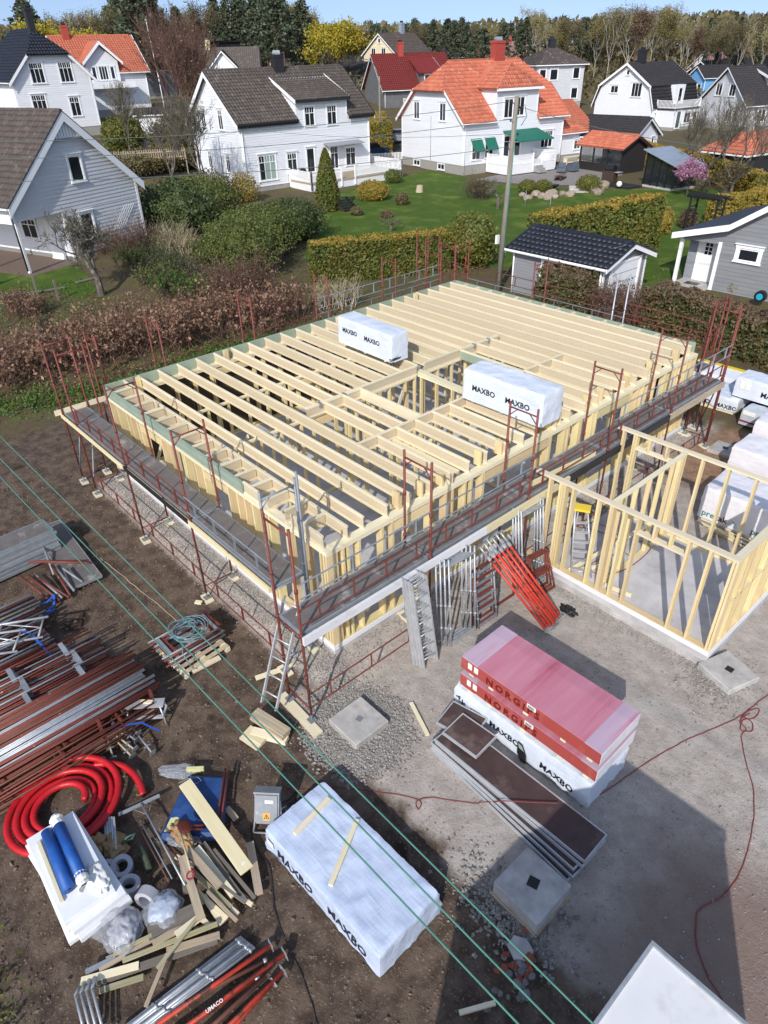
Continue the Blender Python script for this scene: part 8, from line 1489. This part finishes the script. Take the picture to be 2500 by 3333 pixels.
YE = [tree_meshes(80, 10.0, 'bark', 'leaf_yellow', 5, None, 0.2, 0.45, 0.15, 6500, 0.2, 0.5, 0.15)]
random.seed(99)
prof = [(-60, 20), (0, 42), (60, 40), (95, 28), (160, 22), (240, 14), (262, -30), (345, -28), (350, 10), (440, 12), (455, -10), (560, -16), (660, -4), (690, 42), (745, 58), (770, 42), (830, 48), (880, 38), (960, 42), (1010, 36), (1090, 40), (1130, 42), (1145, 14), (1165, 16), (1180, 42), (1240, 30), (1290, 34), (1320, 4), (1400, 6), (1445, 10), (1460, 40), (1530, 46), (1590, 36), (1615, 22), (1640, 44), (1720, 40)]
def ytop(px):
    for (a, ya), (b, yb) in zip(prof[:-1], prof[1:]):
        if a <= px <= b: return ya+(yb-ya)*(px-a)/(b-a)
    return 40
ZONES = ((60, 'above the far-left black roof'), (250, 'above the upper-left orange roof'), (450, 'behind the bare reddish tree'), (690, 'above the central house roof'), (790, 'above the cream garage'), (960, 'above the red roof'), (1080, 'behind the pink-roofed house'), (1260, 'above the grey pyramid roof'), (1450, 'above the gambrel roof'), (9999, 'above the right-edge houses'))
NZ = {}
def zoned(px, kd, row):
    zn = next(z for e, z in ZONES if px < e); key = (zn, kd, row); NZ[key] = NZ.get(key, -1)+1
    return '%s %s%s, %s from left' % ({'pine': 'dark pine', 'birch': 'slender pale birch', 'wood': 'bare brownish tree'}[kd], 'of the back row ' if row else '', zn, ORD[NZ[key]])
def skyline(px, py, d, kind, label, group, sx=1.0):
    rd = ray(px, 100); hd = Vector((rd.x, rd.y, 0)).normalized(); x, y = CAM.x+hd.x*d, CAM.y+hd.y*d; rt_ = ray(px, py); k_ = d/math.hypot(rt_.x, rt_.y); H = CAM.z+rt_.z*k_-gz(x, y); src, h0 = {'pine': (PN, 16.0), 'birch': (BI, 17.0), 'wood': (DE, 17.0), 'yellow': (YE, 10.0)}[kind]; s = H/h0; tm, lm = random.choice(src); plant(label, x, y, tm, lm, s*sx, random.uniform(0, 6.28), {'pine': 'pine_tree', 'birch': 'birch_tree', 'wood': 'broadleaf_tree', 'yellow': 'budding_tree'}[kind], group, sz=s)
LBL = {'pine': 'dark pine in the wood on the skyline', 'birch': 'slender pale birch in the wood on the skyline', 'wood': 'bare brownish tree in the wood on the skyline', 'yellow': 'yellow budding tree at the edge of the wood'}
px = -40.0
while px < 1720:
    y0 = ytop(px)
    if px < 60: kd = 'wood'
    elif px < 100: kd = 'pine'
    elif px < 250: kd = random.choice(('wood', 'wood', 'birch'))
    elif px < 350: kd = 'pine'
    elif px < 450: kd = random.choice(('wood', 'pine'))
    elif px < 680: kd = random.choice(('pine', 'pine', 'pine', 'wood'))
    elif px < 1060: kd = random.choice(('pine', 'pine', 'wood', 'birch'))
    elif px < 1140: kd = random.choice(('pine', 'wood'))
    elif px < 1180: kd = 'birch'
    elif px < 1290: kd = random.choice(('wood', 'birch', 'pine', 'wood'))
    elif px < 1450: kd = random.choice(('birch', 'birch', 'wood'))
    else: kd = random.choice(('wood', 'wood', 'birch', 'pine'))
    d = random.uniform(175, 235) if px > 690 else random.uniform(165, 200)
    skyline(px, y0+random.uniform(0, 14), d, kd, zoned(px, kd, 0), {'pine': 'pines on the skyline', 'birch': 'birches on the skyline', 'wood': 'bare trees on the skyline', 'yellow': 'yellow trees'}[kd])
    px += random.uniform(11, 19) if px > 690 else random.uniform(15, 24)
for px in range(-50, 1720, 34):                                     # second row, lower and farther
    kd = random.choice(('wood', 'pine', 'wood', 'birch')) if px > 690 else random.choice(('pine', 'wood')); skyline(px+random.uniform(-9, 9), ytop(px)+random.uniform(18, 36), random.uniform(240, 290), kd, zoned(px, kd, 1), 'trees of the second row', 1.3)
for px, py, d, lb in ((715, 43, 150, 'round yellow budding tree behind the central house ridge'), (765, 60, 175, 'small yellow budding tree beside the cream house'), (100, 44, 150, 'yellow budding tree behind the black chimney at upper left'), (150, 60, 160, 'pale yellow budding tree at the upper left wood edge')): skyline(px, py, d, 'yellow', lb, 'yellow budding trees', 1.05)
for px, py, d, lb in ((1040, 62, 150, 'broad dark pine behind the pink-roofed house'), (72, 0, 170, 'single tall pine above the black chimney'), (300, -40, 135, 'broad pine behind the orange roof, left one'), (330, -25, 140, 'broad pine behind the orange roof, right one'), (600, -5, 150, 'tall pine behind the black modern house'), (655, 0, 160, 'pointed pine right of the black modern house')): skyline(px, py, d, 'pine', lb, 'single pines near the houses', 1.25)
P = []
for k in range(26000):                                              # closed mass of undergrowth far behind
    a = random.uniform(-60, 1730); rd = ray(a, 100); hd = Vector((rd.x, rd.y, 0)).normalized(); d = random.uniform(255, 330); P.append((CAM.x+hd.x*d, CAM.y+hd.y*d, gz(CAM.x+hd.x*d, CAM.y+hd.y*d)+random.uniform(0, 1)**1.3*(13 if a > 690 else 15)))
leaf_obj('forest', P, 1.0, 'leaf_bud', kind='stuff', label='brown and olive mass of the wood behind the skyline trees', cat='forest')
P = []
for k in range(9000):
    a = random.uniform(-60, 1730); rd = ray(a, 100); hd = Vector((rd.x, rd.y, 0)).normalized(); d = random.uniform(150, 215); P.append((CAM.x+hd.x*d, CAM.y+hd.y*d, gz(CAM.x+hd.x*d, CAM.y+hd.y*d)+random.uniform(0, 3.0)))
leaf_obj('undergrowth', P, 0.55, 'leaf_hedge', kind='stuff', label='low olive undergrowth and gardens behind the far houses', cat='undergrowth')
# ------------------------------------------------------------------ poles and wires
t = thing('utility_pole', 'tall grey wooden utility pole with green cable beside the grey garage', 'utility pole', (-4.62, 21.25, 0)); top = Vector((0.22, 0.1, 8.6)); M('pole_wood', '8F877C', '776F65', scale=3, stretch=(4, 4, 0.4), rough=0.95, rnd=0.05)
mb = MB(); mb.path([(0, 0, -0.3), top*0.5, top], 0.14, 12, rf=lambda f: 0.15-0.05*f); mb.build('shaft', 'pole_wood', t, smooth=True)
mb = MB(); mb.path([(0.13, -0.05, 0.0), top*0.5+Vector((0.13, -0.04, 0)), top+Vector((0.12, -0.03, -0.8))], 0.025, 6); mb.build('cable_duct', 'wire_green', t, smooth=True)
ins = []
for k, (z, s) in enumerate(((8.3, -1), (8.05, 1), (7.6, -1), (7.0, 1), (6.5, -1))):
    f = z/8.6; p = top*f; e = p+Vector((0.02, s*0.3, 0.05)); pipe('bracket', t, p, e, 0.02, 'galv_dull', 6); mb = MB(); mb.tube(e, e+Vector((0, 0, 0.1)), 0.045, 8, r2=0.03); mb.build('insulator', 'black_plastic', t); ins.append(Vector((-4.62, 21.25, 0))+e+Vector((0, 0, 0.08)))
mb = MB(); mb.path([top*0.93+Vector((0.1, 0.1, 0)), top*0.95+Vector((0.25, 0.3, 0.1)), top*0.93+Vector((0.3, 0.45, -0.2)), top*0.9+Vector((0.15, 0.3, -0.3))], 0.015, 5); mb.build('cable_loop', 'black_plastic', t, smooth=True)
block('white_fitting', t, -0.32, -0.2, -0.1, 0.1, 2.3, 2.7, 'white_trim')
def wire(label, a, b, sag=0.35, r=0.012, mat='wire_grey'):
    a, b = Vector(a), Vector(b); mb = MB(); mb.path([a.lerp(b, k/24)-Vector((0, 0, sag*4*(k/24)*(1-k/24))) for k in range(25)], r, 5); mb.build('overhead_wire', mat, label=label, cat='wire', group='thin wires on the utility pole', smooth=True)
wire('thin wire from the utility pole to the left, uppermost', ins[0], at(-90, 308, 8.0)); wire('thin wire from the utility pole to the left, middle one', ins[2], at(-90, 346, 7.5), 0.3); wire('thin wire from the utility pole to the left, lowest', ins[4], at(-90, 394, 7.0), 0.3); wire('thin wire from the utility pole to the central white house', ins[3], (-39.8, 29.2, 5.2), 0.4, 0.01); wire('thin wire from the utility pole towards the right edge', ins[1], at(1720, 335, 7.0), 0.3); wire('thin wire from the central white house towards the left house', (-40.0, 29.0, 5.0), (-27.0, 10.0, 6.6), 0.5, 0.012)
rd = ray(826, 155)
t = thing('street_lamp', 'street lamp on wooden pole with sign plate between the two white houses', 'street lamp', (-50.5, 54.3, gz(-50.5, 54.3))); mb = MB(); mb.path([(0, 0, -0.2), (0, 0, 4), (0.02, 0, 7.6)], 0.12, 9, rf=lambda f: 0.13-0.04*f); mb.build('pole', 'pole_wood', t, smooth=True); mb = MB(); mb.path([(0, 0, 7.2), (-0.1, -0.3, 8.2), (-0.2, -0.9, 9.0), (-0.3, -1.5, 9.2)], 0.04, 6); mb.build('arm', 'galv', t, smooth=True); mb = MB(); mb.box((-0.32, -1.75, 9.2), (0.2, 0.6, 0.12)); mb.build('lamp_head', 'galv', t); mb = MB(); mb.box((0.16, -0.1, 1.9), (0.02, 0.35, 0.55)); mb.build('sign_plate', 'white_trim', t)
x, y = -72.5, 38.5; t = thing('flagpole', 'white leaning flagpole before the bare reddish tree', 'flagpole', (x, y, gz(x, y))); mb = MB(); mb.path([(0, 0, 0), (-0.15, -0.1, 6), (-0.4, -0.3, 11.5)], 0.07, 8, rf=lambda f: 0.07-0.03*f); mb.build('pole', 'white_trim', t, smooth=True); mb = MB(); mb.tube((-0.4, -0.3, 11.5), (-0.4, -0.3, 11.65), 0.09, 8); mb.build('knob', 'white_trim', t)
x, y = -56.0, 14.0; p = at(50, 225, 2.0)
t = thing('utility_pole', 'short dark utility pole before the tall white house at upper left', 'utility pole', (-47.0, 11.5, 1.0)); mb = MB(); mb.path([(0, 0, -1), (0, 0, 4), (-0.1, 0, 6.6)], 0.11, 8); mb.build('shaft', 'pole_wood', t, smooth=True)
# ------------------------------------------------------------------ cars
def car(label, x, y, rz, mat, z=None):
    t = thing('parked_car', label, 'car', (x, y, gz(x, y) if z is None else z), R(rz)); L_ = 4.3
    mb = MB(); mb.prism([(-2.15, -0.86, 0.35), (2.15, -0.86, 0.35), (2.15, -0.86, 0.8), (1.9, -0.86, 0.95), (0.9, -0.86, 1.02), (-2.05, -0.86, 1.05), (-2.2, -0.86, 0.7)], (0, 1.72, 0)); mb.build('body', mat, t, fixn=True)
    mb = MB(); mb.prism([(-1.95, -0.76, 1.05), (0.95, -0.76, 1.02), (0.3, -0.76, 1.52), (-1.6, -0.76, 1.55)], (0, 1.52, 0)); mb.build('windows', 'glass', t, fixn=True); mb = MB(); mb.prism([(-1.62, -0.74, 1.553), (0.3, -0.74, 1.523), (0.2, -0.74, 1.57), (-1.55, -0.74, 1.6)], (0, 1.48, 0)); mb.build('roof', mat, t, fixn=True)
    for u in (-1.35, 1.35):
        for v in (-0.86, 0.86): w = thing_part = MB(); w.tube((u, v-0.1, 0.33), (u, v+0.1, 0.33), 0.33, 16); wo = w.build('wheel', 'black_plastic', t); w = MB(); w.tube((u, v-0.11, 0.33), (u, v+0.11, 0.33), 0.2, 12); w.build('rim', 'alu', wo)
    for v in (-0.65, 0.65): block('headlight', t, 2.13, 2.17, v-0.15, v+0.15, 0.62, 0.76, 'paper'); block('tail_light', t, -2.22, -2.14, v-0.15, v+0.15, 0.75, 0.95, 'red_bright')
M('car_blue', '2B3F5E', None, rough=0.25, coat=0.5); M('car_dark', '23272E', None, rough=0.25, coat=0.5); M('car_silver', 'A9B0B8', None, rough=0.3, metal=0.4)
car('dark blue estate car parked behind the white terrace', -48.0, 50.6, 95, 'car_blue'); car('silver car standing behind the street lamp', -53.5, 60.5, 60, 'car_silver'); car('blue car parked behind the central house ridge', -101.0, 88.0, 40, 'car_blue')
t = thing('picket_fence', 'white picket fence between the central house and the orange-roofed house', 'fence', (0, 0, 0)); picket(t, (-44.5, 47.5, 0), (-42.3, 51.5, 0), 0.1, 1.2, gap=0.16); picket(t, (-44.5, 52.2, 0), (-42.0, 53.2, 0), 0.1, 1.2, gap=0.16)
t = thing('picket_fence', 'weathered wooden picket fence left of the central house', 'fence', (0, 0, 0)); a, b = Vector((-55.5, 20.5, 0)), Vector((-52.0, 29.5, 0)); n = 46; zf = gz(-54, 25)
for k in range(n): c = a.lerp(b, k/(n-1)); block('picket', t, c.x-0.015, c.x+0.015, c.y-0.05, c.y+0.05, zf+1.2, zf+2.25, 'wood_grey')
for z in (1.5, 2.0): timber('rail', t, a+Vector((0.03, 0, zf+z)), b+Vector((0.03, 0, zf+z)), 0.03, 0.08, 'wood_grey')
for z in (a, b, a.lerp(b, 0.5)): timber('post', t, z+Vector((0.06, 0, zf-0.5)), z+Vector((0.06, 0, zf+2.2)), 0.08, 0.08, 'wood_grey')
# ------------------------------------------------------------------ garden furniture
random.seed(31)
rocks = [(1128, 425), (1140, 432), (1158, 426), (1170, 428), (1182, 431), (1200, 428), (1215, 423), (1232, 424), (1283, 416), (1298, 412), (1305, 405), (1292, 420), (1190, 424)]
for k, (px, py) in enumerate(rocks):
    p = at(px, py); r = random.uniform(0.3, 0.52); o = link('garden_rock', rock_mesh(1.0, 300+k, 2, 0.75), None, (p.x, p.y, r*0.4), 'rounded grey-pink boulder in the rock edging below the patio', 'rock', 'boulders of the rock edging', rot=(0, 0, random.random()*6)); o.data.materials.append(MATS['rock_warm']); o.scale = (r*1.2, r, r*1.1)
p = at(1250, 415); t = thing('garden_steps', 'grey stone steps through the rock edging up to the patio', 'steps', (p.x, p.y, 0), R(40))
for k in range(3): block('step', t, -0.8, 0.8, 0.4*k-0.4, 0.4*k+0.02, 0.0, 0.14+0.14*k, 'concrete')
def chair(label, px, py, rz, mat, group=None):
    p = at(px, py); t = thing('garden_chair', label, 'chair', (p.x, p.y, 0.01), R(rz), group); block('seat', t, -0.35, 0.35, -0.35, 0.35, 0.1, 0.42, mat); block('backrest', t, -0.35, 0.35, 0.351, 0.45, 0.1, 0.85, mat)
    for s in (-1, 1): block('armrest', t, s*0.4-0.05, s*0.4+0.05, -0.35, 0.45, 0.1, 0.62, mat)
M('wicker', '4E5764', '5B6572', scale=30, rough=0.8); chair('grey wicker armchair on the patio, nearer the orange-roofed house', 1212, 373, 30, 'wicker'); chair('grey wicker armchair on the patio, nearer the pavilion', 1236, 371, -10, 'wicker'); p = at(105, 735); t = thing('garden_chair', 'black slatted garden chair behind the brown beech hedge', 'chair', (p.x, p.y, 0.01), R(50))
for s in (-1, 1):
    for e in (-1, 1): pipe('leg', t, (0.24*s, 0.24*e, 0), (0.22*s, 0.22*e, 0.44), 0.02, 'black_plastic', 6)
    pipe('armrest', t, (0.27*s, -0.25, 0.62), (0.27*s, 0.27, 0.64), 0.02, 'black_plastic', 6)
for k in range(6): block('slat', t, -0.25+0.085*k, -0.19+0.085*k, -0.24, 0.24, 0.43, 0.45, 'black_plastic'); block('back_slat', t, -0.25+0.085*k, -0.2+0.085*k, 0.25, 0.27, 0.46, 0.9, 'black_plastic')
chair('dark wicker armchair beside the terrace steps', 1195, 365, 60, 'wood_dark')
p = at(1210, 388); t = thing('sun_lounger', 'dark curved wooden lounger on the patio', 'lounger', (p.x, p.y, 0.01), R(20))
for k in range(16): f = k/15; block('slat', t, -0.32, 0.32, -0.95+1.9*f-0.045, -0.95+1.9*f+0.045, 0.28+0.1*math.sin(f*9)+0.5*max(0, f-0.62), 0.31+0.1*math.sin(f*9)+0.5*max(0, f-0.62), 'wood_dark')
for s in (-0.28, 0.28): block('runner', t, s-0.03, s+0.03, -0.95, 0.95, 0.0, 0.2, 'wood_dark')
p = at(1235, 355); t = thing('console_table', 'low wooden console with lanterns against the white extension', 'table', (p.x, p.y, 0.01), R(80)); block('top', t, -1.1, 1.1, -0.25, 0.25, 0.7, 0.76, 'wood'); block('shelf', t, -1.05, 1.05, -0.22, 0.22, 0.2, 0.25, 'wood')
for s in (-1.0, 1.0): block('leg', t, s-0.05, s+0.05, -0.22, 0.22, 0.0, 0.699, 'wood')
p = at(1315, 395); t = thing('gas_grill', 'black gas grill on a dark cabinet in front of the pavilion', 'grill', (p.x, p.y, 0.01), R(0)); block('cabinet', t, -0.6, 0.6, -0.35, 0.35, 0.1, 1.0, 'wood_dark'); mb = MB(); mb.tube((-0.45, 0, 1.15), (0.45, 0, 1.15), 0.33, 12); mb.build('lid', 'black_plastic', t); block('side_shelf', t, 0.62, 1.1, -0.3, 0.3, 0.9, 0.95, 'alu')
p = at(1340, 402); t = thing('wooden_platform', 'dark wooden platform with white ball lamp before the garden room', 'platform', (p.x, p.y, 0.0), R(-10)); block('boards', t, -1.6, 1.6, -0.9, 0.9, 0.01, 0.14, 'wood_black'); bm = bmesh.new(); bmesh.ops.create_icosphere(bm, subdivisions=3, radius=0.24); me = bpy.data.meshes.new('ball'); bm.to_mesh(me); bm.free(); me.materials.append(MATS['paper']); tag(link('ball_lamp', me, None, (at(1336, 408).x, at(1336, 408).y, 0.38)), 'white ball lamp on the dark wooden platform', 'lamp')
p = at(1196, 412); t = thing('fire_bowl', 'dark round fire bowl on the rock edging', 'fire bowl', (p.x, p.y, 0.2)); mb = MB(); mb.tube((0, 0, 0.12), (0, 0, 0.3), 0.3, 16, r2=0.45); mb.build('bowl', 'dark_trim', t); mb = MB(); mb.tube((0, 0, -0.2), (0, 0, 0.12), 0.15, 10); mb.build('foot', 'dark_trim', t)
p = at(1350, 520); p = at(906, 415); t = thing('tree_stump', 'grey weathered tree stump on the lawn', 'tree stump', (p.x, p.y, 0)); mb = MB(); mb.tube((0, 0, -0.1), (0.05, 0, 0.55), 0.36, 10, r2=0.26); mb.build('stump', 'wood_grey', t)
for px, py, lb in ((1134, 448, 'thin wire fence post on the lawn, left one'), (1187, 458, 'thin wire fence post on the lawn, right one')): p = at(px, py); pipe('fence_post', None, (p.x, p.y, 0), (p.x, p.y, 1.2), 0.025, 'galv_dull', 6, label=lb, cat='fence post')
p = at(655, 385, 0.7); t = thing('covered_grill', 'black covered grill on the white terrace of the central house', 'grill', (p.x, p.y, 0.7)); o = crumple('tmp', 'x', (0, 0, 0), 0.5, 0.35, 0.55, 'black_plastic', 'x', 3, 0.15, 3); o.name = 'cover'; o.parent = t; [o.__delitem__(k) for k in ('label', 'category')]
# raised garden boards and slatted screen at the far left
t = thing('slatted_screen', 'grey slatted timber screen and deck edge at the left picture edge', 'screen', (-23.5, 1.2, 0.3), R(112))
for k in range(11): block('slat', t, -1.6, 1.6, -0.02, 0.02, 0.1+0.13*k, 0.19+0.13*k, 'wood_old')
for x in (-1.6, 0, 1.6): block('post', t, x-0.05, x+0.05, 0.021, 0.1, -0.4, 1.6, 'wood_old')
for k, (x1, y1, x2, y2) in enumerate(((0, 640, 90, 628), (95, 628, 140, 620), (165, 610, 205, 600), (430, 603, 490, 596))): board(('old grey bench board at the left edge of the rough lawn', 'short grey bench board beside the fence posts', 'grey board lying on the rough lawn', 'grey edging board behind the beech hedge')[k], x1, y1, x2, y2, .4 if k < 3 else .15, .4 if k < 3 else .15, .2, .05, 'wood_old', 'garden_board', 'board')
for k, (px, py) in enumerate(((85, 650), (130, 660), (10, 650))):
    p = at(px, py); tag(timber('garden_post', None, (p.x, p.y, -0.1), (p.x+0.1, p.y, 1.3 if k < 2 else 0.6), 0.09, 0.09, 'wood_old'), ('leaning grey garden post left of the apple tree', 'thin grey garden post nearest the apple tree', 'short grey garden post at the left edge')[k], 'post')
# wire mesh fence behind the beech hedge and stakes
for k in range(7): tag(timber('fence_stake', None, (-9.0+0.1*(-4+2.8*k), -4+2.8*k, -0.1), (-9.0+0.1*(-4+2.8*k), -4+2.8*k, 0.9), 0.045, 0.045, 'wood_dark'), 'grey wooden stake in the foot of the beech hedge', 'stake', 'stakes along the beech hedge')
for px, py in ((1005, 592), (1173, 608), (1350, 660)): p = at(px, py, 0.0); pipe('marker_post', None, (p.x, p.y, 0), (p.x, p.y, 1.0), 0.035, 'cable_red', 7, label='red marker post behind the far scaffold, %s' % ('by the clipped hedge' if px < 1100 else 'before the grey garage' if px < 1200 else 'before the brushwood'), cat='marker post')
